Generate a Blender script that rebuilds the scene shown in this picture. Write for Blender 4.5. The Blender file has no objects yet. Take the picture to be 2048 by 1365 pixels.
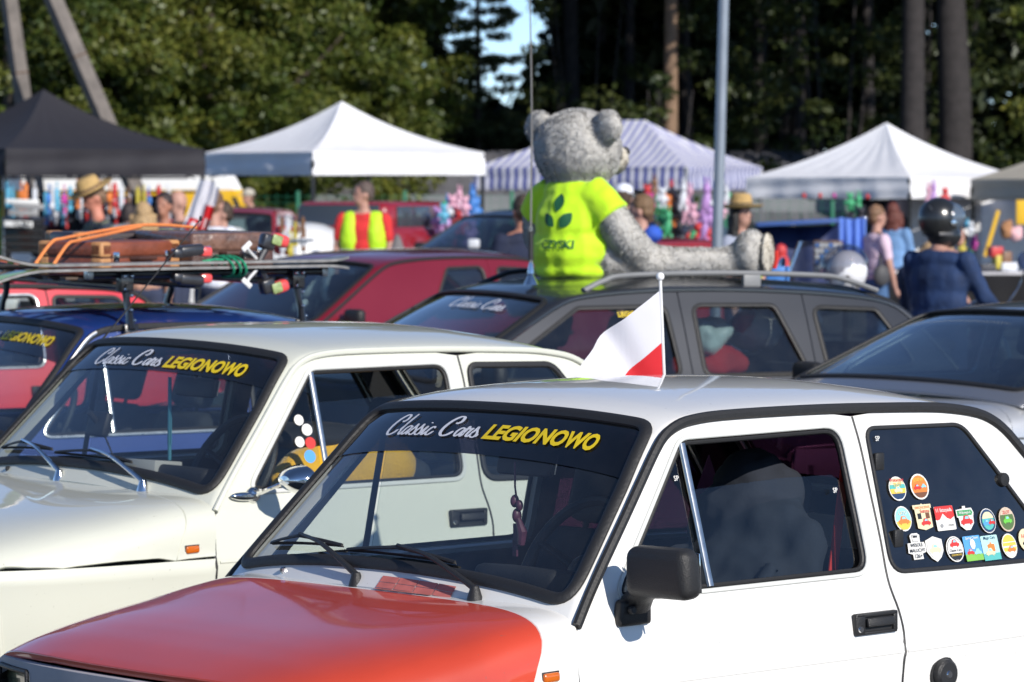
import bpy, bmesh, math, random
import numpy as np
from mathutils import Vector, Matrix, geometry
random.seed(7); rng = np.random.default_rng(7)
D = bpy.data
SC = bpy.context.scene
COL = SC.collection
R = math.radians

# ---------------------------------------------------------------- camera
cam = D.cameras.new('camera'); camo = D.objects.new('camera', cam); COL.objects.link(camo)
cam.sensor_width = 36.0; cam.lens = 135.2
camo.location = (0, 0, 1.8086)
camo.rotation_euler = (Matrix.Rotation(math.pi/2 - 0.0406, 3, 'X') @ Matrix.Rotation(-0.0014, 3, 'Z')).to_euler()
cam.clip_start = 0.1; cam.clip_end = 900
cam.dof.use_dof = True; cam.dof.focus_distance = 9.1; cam.dof.aperture_fstop = 8.6; cam.dof.aperture_blades = 9
SC.camera = camo
# ---------------------------------------------------------------- sky and sun
SUN_EL, SUN_AZ = R(29), R(143)        # azimuth clockwise from +Y (behind the camera, to the right)
W = D.worlds.new('World'); SC.world = W; W.use_nodes = True
wn = W.node_tree.nodes; wl = W.node_tree.links
sky = wn.new('ShaderNodeTexSky'); sky.sky_type = 'NISHITA'; sky.sun_disc = False
sky.sun_elevation = SUN_EL; sky.sun_rotation = SUN_AZ
sky.air_density = 0.55; sky.dust_density = 0.0; sky.ozone_density = 3.5
wl.new(sky.outputs[0], wn['Background'].inputs[0]); wn['Background'].inputs[1].default_value = 0.135
sun = D.lights.new('sun', 'SUN'); sun.energy = 4.8; sun.angle = R(0.53); sun.color = (1.0, 0.94, 0.86)
suno = D.objects.new('sun', sun); COL.objects.link(suno)
sd = Vector((math.sin(SUN_AZ)*math.cos(SUN_EL), math.cos(SUN_AZ)*math.cos(SUN_EL), math.sin(SUN_EL)))
suno.rotation_euler = sd.to_track_quat('Z', 'Y').to_euler(); suno.location = (5, -8, 12)
SC.view_settings.view_transform = 'Standard'; SC.view_settings.look = 'None'
SC.view_settings.exposure = 0.10; SC.view_settings.gamma = 1.0; SC.view_settings.use_curve_mapping = False
SC.cycles.max_bounces = 10; SC.cycles.transparent_max_bounces = 24
SC.cycles.glossy_bounces = 4; SC.cycles.transmission_bounces = 6; SC.cycles.diffuse_bounces = 3

# ---------------------------------------------------------------- materials
MATS = {}
def nodes_of(m):
    m.use_nodes = True
    return m.node_tree.nodes, m.node_tree.links, m.node_tree.nodes['Principled BSDF']
def P(name, col, rough=0.5, metal=0.0, coat=0.0, spec=0.5, var=0.0, vs=6.0, bump=0.0, bs=40.0, trans=0.0, sheen=0.0, coatr=0.03, dirt=0.0):
    """principled material with a little procedural variation of colour, roughness and relief"""
    if name in MATS: return MATS[name]
    m = D.materials.new(name); n, l, b = nodes_of(m)
    c = tuple(col) + (1.0,)
    b.inputs['Base Color'].default_value = c
    b.inputs['Roughness'].default_value = rough; b.inputs['Metallic'].default_value = metal
    b.inputs['Coat Weight'].default_value = coat; b.inputs['Coat Roughness'].default_value = coatr
    b.inputs['Specular IOR Level'].default_value = spec
    b.inputs['Transmission Weight'].default_value = trans
    b.inputs['Sheen Weight'].default_value = sheen
    tc = n.new('ShaderNodeTexCoord')
    last = None
    if var > 0 or dirt > 0:
        no = n.new('ShaderNodeTexNoise'); no.inputs['Scale'].default_value = vs; no.inputs['Detail'].default_value = 5
        l.new(tc.outputs['Object'], no.inputs['Vector'])
        mx = n.new('ShaderNodeMix'); mx.data_type = 'RGBA'
        mx.inputs[6].default_value = tuple(max(0, x*(1-var)) for x in col) + (1,)
        mx.inputs[7].default_value = tuple(min(1, x*(1+var)) for x in col) + (1,)
        mr = n.new('ShaderNodeMapRange'); mr.inputs[1].default_value = 0.3; mr.inputs[2].default_value = 0.7
        l.new(no.outputs['Fac'], mr.inputs[0]); l.new(mr.outputs[0], mx.inputs[0])
        last = mx.outputs[2]
        if dirt > 0:
            n2 = n.new('ShaderNodeTexNoise'); n2.inputs['Scale'].default_value = 90; n2.inputs['Detail'].default_value = 3
            l.new(tc.outputs['Object'], n2.inputs['Vector'])
            m2 = n.new('ShaderNodeMapRange'); m2.inputs[1].default_value = 0.70; m2.inputs[2].default_value = 0.78; m2.inputs[4].default_value = dirt
            l.new(n2.outputs['Fac'], m2.inputs[0])
            mx2 = n.new('ShaderNodeMix'); mx2.data_type = 'RGBA'; mx2.inputs[7].default_value = (0.16, 0.12, 0.09, 1)
            l.new(m2.outputs[0], mx2.inputs[0]); l.new(last, mx2.inputs[6]); last = mx2.outputs[2]
        l.new(last, b.inputs['Base Color'])
        m3 = n.new('ShaderNodeMapRange'); m3.inputs[3].default_value = rough*0.85; m3.inputs[4].default_value = min(1, rough*1.2)
        l.new(no.outputs['Fac'], m3.inputs[0]); l.new(m3.outputs[0], b.inputs['Roughness'])
    if bump > 0:
        nb = n.new('ShaderNodeTexNoise'); nb.inputs['Scale'].default_value = bs; nb.inputs['Detail'].default_value = 4
        l.new(tc.outputs['Object'], nb.inputs['Vector'])
        bp = n.new('ShaderNodeBump'); bp.inputs['Strength'].default_value = bump; bp.inputs['Distance'].default_value = 0.01
        l.new(nb.outputs['Fac'], bp.inputs['Height']); l.new(bp.outputs[0], b.inputs['Normal'])
    MATS[name] = m
    return m
def glass(name, tint, rough=0.0, dust=0.04, spec_tint=(1, 1, 1), refl=0.09):
    """thin pane: fresnel reflection over a tinted see-through layer and a little dust"""
    if name in MATS: return MATS[name]
    m = D.materials.new(name); m.use_nodes = True; n = m.node_tree.nodes; l = m.node_tree.links
    n.remove(n['Principled BSDF'])
    tr = n.new('ShaderNodeBsdfTransparent'); tr.inputs[0].default_value = tuple(tint) + (1,)
    gl = n.new('ShaderNodeBsdfGlossy'); gl.inputs['Roughness'].default_value = rough; gl.inputs[0].default_value = tuple(spec_tint) + (1,)
    lw = n.new('ShaderNodeLayerWeight'); lw.inputs[0].default_value = 0.5
    pw = n.new('ShaderNodeMath'); pw.operation = 'POWER'; pw.inputs[1].default_value = 3.3
    mu = n.new('ShaderNodeMath'); mu.operation = 'MULTIPLY_ADD'; mu.inputs[1].default_value = 0.90; mu.inputs[2].default_value = refl; mu.use_clamp = True
    mi = n.new('ShaderNodeMixShader'); l.new(lw.outputs['Facing'], pw.inputs[0]); l.new(pw.outputs[0], mu.inputs[0]); l.new(mu.outputs[0], mi.inputs[0])
    df = n.new('ShaderNodeBsdfDiffuse'); df.inputs[0].default_value = (0.45, 0.45, 0.45, 1)
    tc = n.new('ShaderNodeTexCoord'); no = n.new('ShaderNodeTexNoise'); no.inputs["Scale"].default_value = 14; no.inputs["Detail"].default_value = 8
    l.new(tc.outputs['Object'], no.inputs['Vector'])
    mr = n.new('ShaderNodeMapRange'); mr.inputs[1].default_value = 0.35; mr.inputs[2].default_value = 0.8; mr.inputs[3].default_value = dust*0.5; mr.inputs[4].default_value = dust*1.5
    l.new(no.outputs['Fac'], mr.inputs[0])
    m1 = n.new('ShaderNodeMixShader'); l.new(mr.outputs[0], m1.inputs[0]); l.new(tr.outputs[0], m1.inputs[1]); l.new(df.outputs[0], m1.inputs[2])
    l.new(m1.outputs[0], mi.inputs[1]); l.new(gl.outputs[0], mi.inputs[2])
    l.new(mi.outputs[0], n['Material Output'].inputs[0])
    MATS[name] = m
    return m

# ---------------------------------------------------------------- object helpers
def link(name, mesh, parent=None):
    o = D.objects.new(name, mesh); COL.objects.link(o)
    if parent is not None: o.parent = parent
    return o
def empty(name, label, cat, loc=(0, 0, 0), rz=0.0, group=None, M=None):
    o = D.objects.new(name, None); COL.objects.link(o)
    o.empty_display_size = 0.2
    if M is not None: o.matrix_world = M
    else: o.location = loc; o.rotation_euler = (0, 0, rz)
    o['label'] = label; o['category'] = cat
    if group: o['group'] = group
    return o
def tag(o, label, cat, group=None):
    o['label'] = label; o['category'] = cat
    if group: o['group'] = group
    return o
def kind(o, k): o['kind'] = k; return o
def lab(o, s): o['label'] = s; return o

def rotm(rx=0, ry=0, rz=0):
    return (Matrix.Rotation(rz, 3, 'Z') @ Matrix.Rotation(ry, 3, 'Y') @ Matrix.Rotation(rx, 3, 'X'))
class MB:
    """collects shapes and links them as one mesh object"""
    def __init__(s): s.v = []; s.f = []; s.n = 0
    def add(s, v, f):
        v = np.asarray(v, float).reshape(-1, 3); s.v.append(v)
        s.f.extend([tuple(i + s.n for i in q) for q in f]); s.n += len(v)
        return s
    def box(s, c, size, rot=None, bev=0.0, seg=2, taper=1.0):
        bm = bmesh.new(); bmesh.ops.create_cube(bm, size=1.0)
        for w in bm.verts:
            w.co.x *= size[0]; w.co.y *= size[1]
            if w.co.z > 0: w.co.x *= taper; w.co.y *= taper
            w.co.z *= size[2]
        if bev > 0: bmesh.ops.bevel(bm, geom=list(bm.edges), offset=bev, segments=seg, affect='EDGES', profile=0.5)
        if rot is not None: bmesh.ops.transform(bm, matrix=rot.to_4x4(), verts=bm.verts)
        bm.verts.index_update()
        vs = [tuple(w.co + Vector(c)) for w in bm.verts]; fs = [tuple(w.index for w in f.verts) for f in bm.faces]
        bm.free(); return s.add(vs, fs)
    def ell(s, c, r, rot=None, nu=14, nv=9):
        vs = [(0, 0, 1)]
        for j in range(1, nv):
            a = math.pi*j/nv
            for i in range(nu):
                b = 2*math.pi*i/nu; vs.append((math.sin(a)*math.cos(b), math.sin(a)*math.sin(b), math.cos(a)))
        vs.append((0, 0, -1)); fs = []
        for i in range(nu): fs.append((0, 1+i, 1+(i+1) % nu))
        for j in range(nv-2):
            for i in range(nu):
                a = 1+j*nu; fs.append((a+i, a+nu+i, a+nu+(i+1) % nu, a+(i+1) % nu))
        L = len(vs)-1; a = 1+(nv-2)*nu
        for i in range(nu): fs.append((a+i, L, a+(i+1) % nu))
        v = np.array(vs)*np.array(r)
        if rot is not None: v = v @ np.array(rot).T
        return s.add(v+np.array(c), fs)
    def tube(s, pts, r, closed=False, n=8, normals=None, flat=None, cap=True):
        """sweep; flat=(along normal, across) gives an elliptical section oriented by normals"""
        p = np.asarray(pts, float); N = len(p)
        r = np.broadcast_to(np.asarray(r, float), (N,))
        if closed: t = np.roll(p, -1, 0)-np.roll(p, 1, 0)
        else: t = np.gradient(p, axis=0) if N > 2 else np.tile(p[-1]-p[0], (N, 1))
        t /= np.linalg.norm(t, axis=1)[:, None]+1e-12
        if normals is not None:
            nn = np.asarray(normals, float); nn = nn-(nn*t).sum(1)[:, None]*t; nn /= np.linalg.norm(nn, axis=1)[:, None]+1e-12
        else:
            nn = np.empty_like(p); up = np.array([0, 0, 1.0])
            if abs(t[0] @ up) > 0.9: up = np.array([0, 1.0, 0])
            q = up-(up @ t[0])*t[0]; q /= np.linalg.norm(q); nn[0] = q
            for i in range(1, N):
                q = nn[i-1]-(nn[i-1] @ t[i])*t[i]; nn[i] = q/(np.linalg.norm(q)+1e-12)
        bb = np.cross(t, nn)
        a = np.arange(n)*2*math.pi/n
        fa, fb = flat if flat else (1, 1)
        V = p[:, None, :]+(np.cos(a)[None, :, None]*nn[:, None, :]*fa+np.sin(a)[None, :, None]*bb[:, None, :]*fb)*r[:, None, None]
        fs = []
        for i in range(N if closed else N-1):
            j = (i+1) % N
            for k in range(n):
                k2 = (k+1) % n; fs.append((i*n+k, i*n+k2, j*n+k2, j*n+k))
        if not closed and cap:
            fs.append(tuple(range(n-1, -1, -1))); fs.append(tuple((N-1)*n+k for k in range(n)))
        return s.add(V.reshape(-1, 3), fs)
    def lathe(s, prof, c=(0, 0, 0), rot=None, n=20):
        """prof = [(r, z)...] about z"""
        vs = []; fs = []
        for r, z in prof:
            for i in range(n):
                a = 2*math.pi*i/n; vs.append((r*math.cos(a), r*math.sin(a), z))
        for j in range(len(prof)-1):
            for i in range(n): fs.append((j*n+i, j*n+(i+1) % n, (j+1)*n+(i+1) % n, (j+1)*n+i))
        if prof[0][0] > 1e-6: fs.append(tuple(range(n-1, -1, -1)))
        if prof[-1][0] > 1e-6: fs.append(tuple((len(prof)-1)*n+i for i in range(n)))
        v = np.array(vs)
        if rot is not None: v = v @ np.array(rot).T
        return s.add(v+np.array(c), fs)
    def prism(s, poly, h, c=(0, 0, 0), rot=None):
        """polygon in xy extruded by h along z"""
        n = len(poly); vs = [(x, y, 0) for x, y in poly]+[(x, y, h) for x, y in poly]
        fs = [tuple(range(n-1, -1, -1)), tuple(range(n, 2*n))]+[(i, (i+1) % n, n+(i+1) % n, n+i) for i in range(n)]
        v = np.array(vs, float)
        if rot is not None: v = v @ np.array(rot).T
        return s.add(v+np.array(c), fs)
    def grid(s, f, nu, nv, closed_u=False):
        vs = [f(i/(nu if closed_u else nu-1), j/(nv-1)) for j in range(nv) for i in range(nu)]; fs = []
        for j in range(nv-1):
            for i in range(nu if closed_u else nu-1):
                i2 = (i+1) % nu; fs.append((j*nu+i, j*nu+i2, (j+1)*nu+i2, (j+1)*nu+i))
        return s.add(vs, fs)
    def build(s, name, m, parent=None, ang=35, smooth=True, weld=False):
        me = D.meshes.new(name)
        me.from_pydata(np.concatenate(s.v).tolist() if s.v else [], [], s.f)
        if weld:
            bm = bmesh.new(); bm.from_mesh(me); bmesh.ops.remove_doubles(bm, verts=bm.verts, dist=1e-5); bm.to_mesh(me); bm.free()
        if smooth:
            me.shade_smooth(); me.set_sharp_from_angle(angle=R(ang))
        me.materials.append(m); me.update()
        return link(name, me, parent)

def pchip(xs, ys):
    xs = np.asarray(xs, float); ys = np.asarray(ys, float); h = np.diff(xs); d = np.diff(ys)/h
    m = np.zeros(len(xs)); m[0] = d[0]; m[-1] = d[-1]
    for i in range(1, len(xs)-1):
        if d[i-1]*d[i] > 0:
            w1 = 2*h[i]+h[i-1]; w2 = h[i]+2*h[i-1]; m[i] = (w1+w2)/(w1/d[i-1]+w2/d[i])
    def f(x):
        x = np.clip(np.asarray(x, float), xs[0], xs[-1]); i = np.clip(np.searchsorted(xs, x, 'right')-1, 0, len(xs)-2)
        t = (x-xs[i])/h[i]; t2 = t*t; t3 = t2*t
        return (2*t3-3*t2+1)*ys[i]+(t3-2*t2+t)*h[i]*m[i]+(-2*t3+3*t2)*ys[i+1]+(t3-t2)*h[i]*m[i+1]
    return f
def roundpoly(pts, rad, seg=6):
    """polygon with filleted corners; rad a number or a list"""
    n = len(pts); out = []
    rad = [rad]*n if not isinstance(rad, (list, tuple)) else rad
    for i in range(n):
        p0, p, p1 = np.array(pts[i-1], float), np.array(pts[i], float), np.array(pts[(i+1) % n], float)
        a = p0-p; b = p1-p; la, lb = np.linalg.norm(a), np.linalg.norm(b); a /= la; b /= lb
        r = rad[i]
        if r <= 0: out.append(tuple(p)); continue
        ang = math.acos(max(-1, min(1, a @ b))); t = min(r/math.tan(ang/2), 0.48*la, 0.48*lb)
        q0 = p+a*t; q1 = p+b*t
        for k in range(seg+1):
            s = k/seg; q = q0*(1-s)**2+p*2*s*(1-s)*(0.85)+q1*s*s+p*2*s*(1-s)*0.15
            out.append(tuple(q))
    return out
def densify(poly, res, closed=True):
    out = []; n = len(poly)
    for i in range(n if closed else n-1):
        a = np.array(poly[i], float); b = np.array(poly[(i+1) % n], float); k = max(1, int(math.ceil(np.linalg.norm(b-a)/res)))
        for j in range(k): out.append(tuple(a+(b-a)*j/k))
    if not closed: out.append(tuple(poly[-1]))
    return out
def pip(P2, poly):
    x, y = P2[:, 0], P2[:, 1]; inside = np.zeros(len(x), bool); q = np.asarray(poly, float); n = len(q)
    for i in range(n):
        x1, y1 = q[i]; x2, y2 = q[(i+1) % n]
        if y1 == y2: continue
        c = ((y1 > y) != (y2 > y)) & (x < (x2-x1)*(y-y1)/(y2-y1)+x1)
        inside ^= c
    return inside
def edist(P2, poly):
    q = np.asarray(poly, float); r = np.roll(q, -1, 0); d = np.full(len(P2), 1e9)
    for a, b in zip(q, r):
        ab = b-a; L = ab @ ab+1e-12; t = np.clip(((P2-a) @ ab)/L, 0, 1); e = np.linalg.norm(P2-(a+t[:, None]*ab), axis=1); d = np.minimum(d, e)
    return d
def fnorm(f, u, v, eps=1e-3, flip=False):
    a = (f(u+eps, v)-f(u-eps, v)); b = (f(u, v+eps)-f(u, v-eps)); n = np.cross(a, b)
    n /= np.linalg.norm(n, axis=1)[:, None]+1e-12
    return -n if flip else n
def clean(poly, tol=2e-4):
    o = [poly[0]]
    for p in poly[1:]:
        if math.hypot(p[0]-o[-1][0], p[1]-o[-1][1]) > tol: o.append(p)
    if math.hypot(o[0][0]-o[-1][0], o[0][1]-o[-1][1]) <= tol: o.pop()
    return o
def patch_data(outer, holes, f, res, flip=False, off=0.0, flange=0.012):
    loops = [clean(densify(outer, res))]+[clean(densify(h, res)) for h in holes]
    q = np.array(loops[0]); x0, y0 = q.min(0); x1, y1 = q.max(0)
    gx, gy = np.meshgrid(np.arange(x0, x1, res)+res*0.37, np.arange(y0, y1, res)+res*0.41)
    G = np.stack([gx.ravel(), gy.ravel()], 1)
    k = pip(G, loops[0])
    for h in loops[1:]: k &= ~pip(G, h)
    G = G[k]
    for h in loops:
        if len(G): G = G[edist(G, h) > res*0.45]
    pts = []; edges = []; rings = []
    for lp in loops:
        b = len(pts); n = len(lp); pts += [Vector(p) for p in lp]; edges += [(b+i, b+(i+1) % n) for i in range(n)]
    pts += [Vector(p) for p in G]
    vs, es, fs, ov, oe, of = geometry.delaunay_2d_cdt(pts, edges, [], 0, 1e-5)
    V2 = np.array([tuple(v) for v in vs]); F = np.array([tuple(t) for t in fs])
    cen = V2[F].mean(1); keep = pip(cen, loops[0])
    for h in loops[1:]: keep &= ~pip(cen, h)
    F = F[keep]
    # orient
    A = V2[F]; area = (A[:, 1, 0]-A[:, 0, 0])*(A[:, 2, 1]-A[:, 0, 1])-(A[:, 2, 0]-A[:, 0, 0])*(A[:, 1, 1]-A[:, 0, 1])
    F = F[np.abs(area) > 1e-10]; area = area[np.abs(area) > 1e-10]
    sw = (area < 0) != flip; F[sw] = F[sw][:, ::-1]
    Pn = fnorm(f, V2[:, 0], V2[:, 1], flip=flip); P3 = f(V2[:, 0], V2[:, 1])+Pn*off
    verts = [P3]; faces = [tuple(t) for t in F.tolist()]
    ln = [Pn[i] for t in F for i in t]
    if flange > 0:
        base = len(P3)
        for li, lp in enumerate(loops):
            L2 = np.array(lp); n = len(L2)
            nn = fnorm(f, L2[:, 0], L2[:, 1], flip=flip); p = f(L2[:, 0], L2[:, 1])+nn*off
            t = np.roll(p, -1, 0)-np.roll(p, 1, 0); t /= np.linalg.norm(t, axis=1)[:, None]+1e-12
            e = np.cross(t, nn)
            # is e outward from material?
            c2 = (np.roll(L2, -1, 0)-np.roll(L2, 1, 0)); out2 = np.stack([c2[:, 1], -c2[:, 0]], 1); out2 /= np.linalg.norm(out2, axis=1)[:, None]+1e-12
            test = L2+out2*1e-3; ins = pip(test, loops[0])
            for h in loops[1:]: ins &= ~pip(test, h)
            mat_out = f(test[:, 0], test[:, 1])-f(L2[:, 0], L2[:, 1])
            sg = np.sign((mat_out*e).sum(1))*np.where(ins, -1, 1); s0 = 1.0 if sg.sum() > 0 else -1.0
            e = e*s0
            r1 = p; r2 = p-nn*flange*0.35+e*flange*0.12; r3 = p-nn*flange
            verts += [r1, r2, r3]
            nA = nn+e*0.7; nA /= np.linalg.norm(nA, axis=1)[:, None]
            for i in range(n):
                j = (i+1) % n
                for (o1, o2, na, nb) in ((0, n, nA, e), (n, 2*n, e, e)):
                    quad = [base+o1+i, base+o1+j, base+o2+j, base+o2+i]; nr = [na[i], na[j], nb[j], nb[i]]
                    a, b_, c = [np.vstack(verts)[0]]*3 if False else (None, None, None)
                    faces.append(tuple(quad)); ln += nr
            base += 3*n
        V = np.concatenate(verts)
        # fix winding of flange faces against their normals
        k0 = len(F); li = 3*len(F)
        for fi in range(k0, len(faces)):
            q = faces[fi]; g = np.cross(V[q[1]]-V[q[0]], V[q[3]]-V[q[0]])
            if g @ ln[li] + g @ ln[li+2] < 0:
                faces[fi] = q[::-1]; ln[li:li+4] = ln[li:li+4][::-1]
            li += 4
    return np.concatenate(verts), faces, ln
def patch(name, outer, holes, f, m, parent, res=0.03, flip=False, off=0.0, flange=0.012, extra=None):
    V, F, ln = patch_data(outer, holes, f, res, flip, off, flange)
    me = D.meshes.new(name); me.from_pydata(V.tolist(), [], F); me.shade_smooth()
    me.materials.append(m); me.update()
    me.normals_split_custom_set([tuple(x) for x in ln])
    return link(name, me, parent)
def ring_on(f, poly, off=0.0, res=0.02, closed=True, flip=False):
    L2 = np.array(densify(poly, res, closed)); nn = fnorm(f, L2[:, 0], L2[:, 1], flip=flip)
    return f(L2[:, 0], L2[:, 1])+nn*off, nn
def inset(poly, d):
    """offset a roughly convex polygon inwards by d"""
    q = np.array(poly, float); t = np.roll(q, -1, 0)-np.roll(q, 1, 0); t /= np.linalg.norm(t, axis=1)[:, None]+1e-12
    n = np.stack([-t[:, 1], t[:, 0]], 1)
    A = 0.5*np.sum(q[:, 0]*np.roll(q[:, 1], -1)-np.roll(q[:, 0], -1)*q[:, 1])
    if A < 0: n = -n
    return [tuple(x) for x in q+n*d]
# ---------------------------------------------------------------- car body surfaces
class CarSurf:
    """x runs from the nose to the tail, y<0 is the driver's side, z is up (metres)"""
    def __init__(s, p):
        s.p = p
        s.ws = pchip(p['WZ'], p['WY']); s.tap = p.get('taper', (0.9, 0.21, 2.0, 0.11, 1.05)); s.fexp = p.get('fexp', 2.2)
        C = np.array(p['C'], float); G = np.array(p['G'], float)
        s.T = np.concatenate([[0], np.cumsum(np.linalg.norm(np.diff(C, axis=0), axis=1))])
        s.cx, s.cz = pchip(s.T, C[:, 0]), pchip(s.T, C[:, 1]); s.gx, s.gz = pchip(s.T, G[:, 0]), pchip(s.T, G[:, 1])
        s.tmax = s.T[-1]; s.wsc = p.get('wsc', 0.65)
        s.kf = p.get('kf', (0.7, 2.2))
        # front (hood) and rear (deck) sections
        s.zc, s.nn = pchip(*zip(*p['hood'])), pchip(*zip(*p['hoodn']))
        s.z0 = p.get('z0', 0.62); s.z69 = p['seam']
        s.sec(p['fx'])
    def W(s, x, z):
        w = s.ws(z); a, b, c, d, e = s.tap
        return w-b*np.clip((a-x)/a, 0, 1)**s.fexp-d*np.clip((x-c)/e, 0, 2)**2.2
    def side(s, sg):
        return lambda x, z: np.stack([x, sg*s.W(x, z), z], 1)
    def sec(s, fx):
        s.fx = np.array(fx); s.nd = 161; P = []
        for x in s.fx:
            W0 = float(s.W(x, s.z69)); H = float(s.zc(x))-s.z0; n = float(s.nn(x))
            a = np.linspace(0, math.pi/2, 90); y = W0*np.sin(a)**(2/n); z = s.z0+H*np.cos(a)**(2/n)
            k = z > s.z69-0.004; y, z = y[k], z[k]
            zz = np.linspace(s.z69-0.01, 0.26, 30)
            yy = s.W(np.full(30, x), zz)
            y = np.concatenate([y, yy]); z = np.concatenate([z, zz])
            d = np.concatenate([[0], np.cumsum(np.hypot(np.diff(y), np.diff(z)))])
            P.append((d, y, z))
        s.secs = P; s.dmax = max(p[0][-1] for p in P); s.dg = np.linspace(0, s.dmax, s.nd)
        s.FY = np.array([np.interp(s.dg, p[0], p[1]) for p in P]); s.FZ = np.array([np.interp(s.dg, p[0], p[2]) for p in P])
        k = np.array([1, 2, 3, 2, 1.])/9
        for A in (s.FY, s.FZ):
            B = A.copy()
            for i in range(len(A)): B[i, 2:-2] = np.convolve(A[i], k, 'valid')
            A[:] = B
    def F(s, x, d):
        x = np.asarray(x, float); d = np.asarray(d, float); sg = np.where(d < 0, -1.0, 1.0); e = np.abs(d)
        i = np.clip(np.searchsorted(s.fx, x, 'right')-1, 0, len(s.fx)-2); u = (x-s.fx[i])/(s.fx[i+1]-s.fx[i])
        q = np.clip(e/s.dmax*(s.nd-1), 0, s.nd-1.0001); j = q.astype(int); v = q-j
        def bl(A): return (A[i, j]*(1-v)+A[i, j+1]*v)*(1-u)+(A[i+1, j]*(1-v)+A[i+1, j+1]*v)*u
        y = bl(s.FY)*sg; return np.stack([x, y, bl(s.FZ)], 1)
    def dz(s, x, z):
        """arc length on the section at x where the height has fallen to z"""
        d, y, zz = s.secs[int(np.argmin(np.abs(s.fx-x)))]; return float(np.interp(-z, -zz, d))
    def dy(s, x, yv):
        d, y, zz = s.secs[int(np.argmin(np.abs(s.fx-x)))]; k = int(np.argmax(y)); return float(np.interp(yv, y[:k+1], d[:k+1]))
    def Tf(s, t, w):
        """top surface: t metres along the centre line, w across (scaled by wsc; +-wsc is the gutter)"""
        t = np.asarray(t, float); v = np.clip(np.asarray(w, float)/s.wsc, -1, 1); v = np.sin(v*math.pi/2*0.999)*0.5+v*0.5
        a = np.abs(v); A, pw = s.kf
        k = A*a**pw+(1-A)*(1-(np.clip(1-a**6, 0, 1))**(1/2.2))
        cx, cz, gx, gz = s.cx(t), s.cz(t), s.gx(t), s.gz(t)
        x = cx+(gx-cx)*k; z = cz+(gz-cz)*k; y = s.W(gx, gz)*v
        return np.stack([x, y, z], 1)
    def Tinv(s, P):
        """(t, w) of the top-surface point nearest to P"""
        P = np.asarray(P, float); t0, t1, w0, w1 = 0, s.tmax, -s.wsc, s.wsc
        for _ in range(9):
            tt, ww = np.meshgrid(np.linspace(t0, t1, 25), np.linspace(w0, w1, 25)); Q = s.Tf(tt.ravel(), ww.ravel())
            i = int(np.argmin(((Q-P)**2).sum(1))); t, w = tt.ravel()[i], ww.ravel()[i]
            dt, dw = (t1-t0)/10, (w1-w0)/10; t0, t1, w0, w1 = t-dt, t+dt, w-dw, w+dw
        return t, w
FX = list(np.round(np.concatenate([np.linspace(0.09, 0.3, 10), np.linspace(0.34, 1.02, 18)]), 4))
P126 = dict(
    WZ=[0, .26, .40, .52, .62, .660, .674, .690, .705, .75, .82, .90, 1.0, 1.10, 1.22, 1.26, 1.45],
    WY=[.60, .635, .672, .690, .698, .7015, .7005, .693, .6905, .684, .669, .645, .618, .590, .556, .545, .48],
    C=[(.885, .866), (.910, .893), (1.035, 1.022), (1.155, 1.150), (1.262, 1.262), (1.33, 1.305), (1.42, 1.324), (1.55, 1.333), (1.75, 1.337), (2.05, 1.331), (2.24, 1.313), (2.36, 1.285), (2.45, 1.235), (2.58, 1.10), (2.72, .95), (2.76, .91)],
    G=[(.925, .800), (.941, .828), (1.06, .961), (1.185, 1.093), (1.325, 1.234), (1.375, 1.257), (1.45, 1.270), (1.58, 1.274), (1.77, 1.273), (2.09, 1.266), (2.30, 1.254), (2.43, 1.240), (2.52, 1.214), (2.63, 1.112), (2.75, .975), (2.79, .92)],
    hood=[(.09, .722), (.12, .740), (.17, .757), (.26, .782), (.40, .808), (.6, .832), (.8, .855), (.9, .864), (1.02, .872)],
    hoodn=[(.09, 4.0), (.3, 4.0), (.6, 4.9), (.84, 7.0), (.95, 7.6), (1.02, 8)], seam=.69, fx=FX, fexp=3.4)
# ---------------------------------------------------------------- lettering
def font_mesh(txt, size=1.0, off=0.0, shear=0.0, align='LEFT'):
    c = D.curves.new('lettering', 'FONT'); c.body = txt; c.size = size; c.offset = off; c.shear = shear; c.align_x = align
    c.resolution_u = 3; c.fill_mode = 'FRONT'
    o = D.objects.new('lettering', c); COL.objects.link(o)
    bpy.context.view_layer.update()
    me = D.meshes.new_from_object(o.evaluated_get(bpy.context.evaluated_depsgraph_get()))
    V = np.array([v.co[:] for v in me.vertices]).reshape(-1, 3); F = [tuple(p.vertices) for p in me.polygons]
    D.objects.remove(o); D.curves.remove(c); D.meshes.remove(me)
    return V[:, :2], F
def crom(pts, k=7):
    p = np.array(pts, float); p = np.vstack([2*p[0]-p[1], p, 2*p[-1]-p[-2]]); out = []
    for i in range(1, len(p)-2):
        for j in range(k):
            t = j/k; a, b, c, d = p[i-1], p[i], p[i+1], p[i+2]
            out.append(0.5*((2*b)+(-a+c)*t+(2*a-5*b+4*c-d)*t*t+(-a+3*b-3*c+d)*t**3))
    out.append(p[-2]); return np.array(out)
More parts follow.
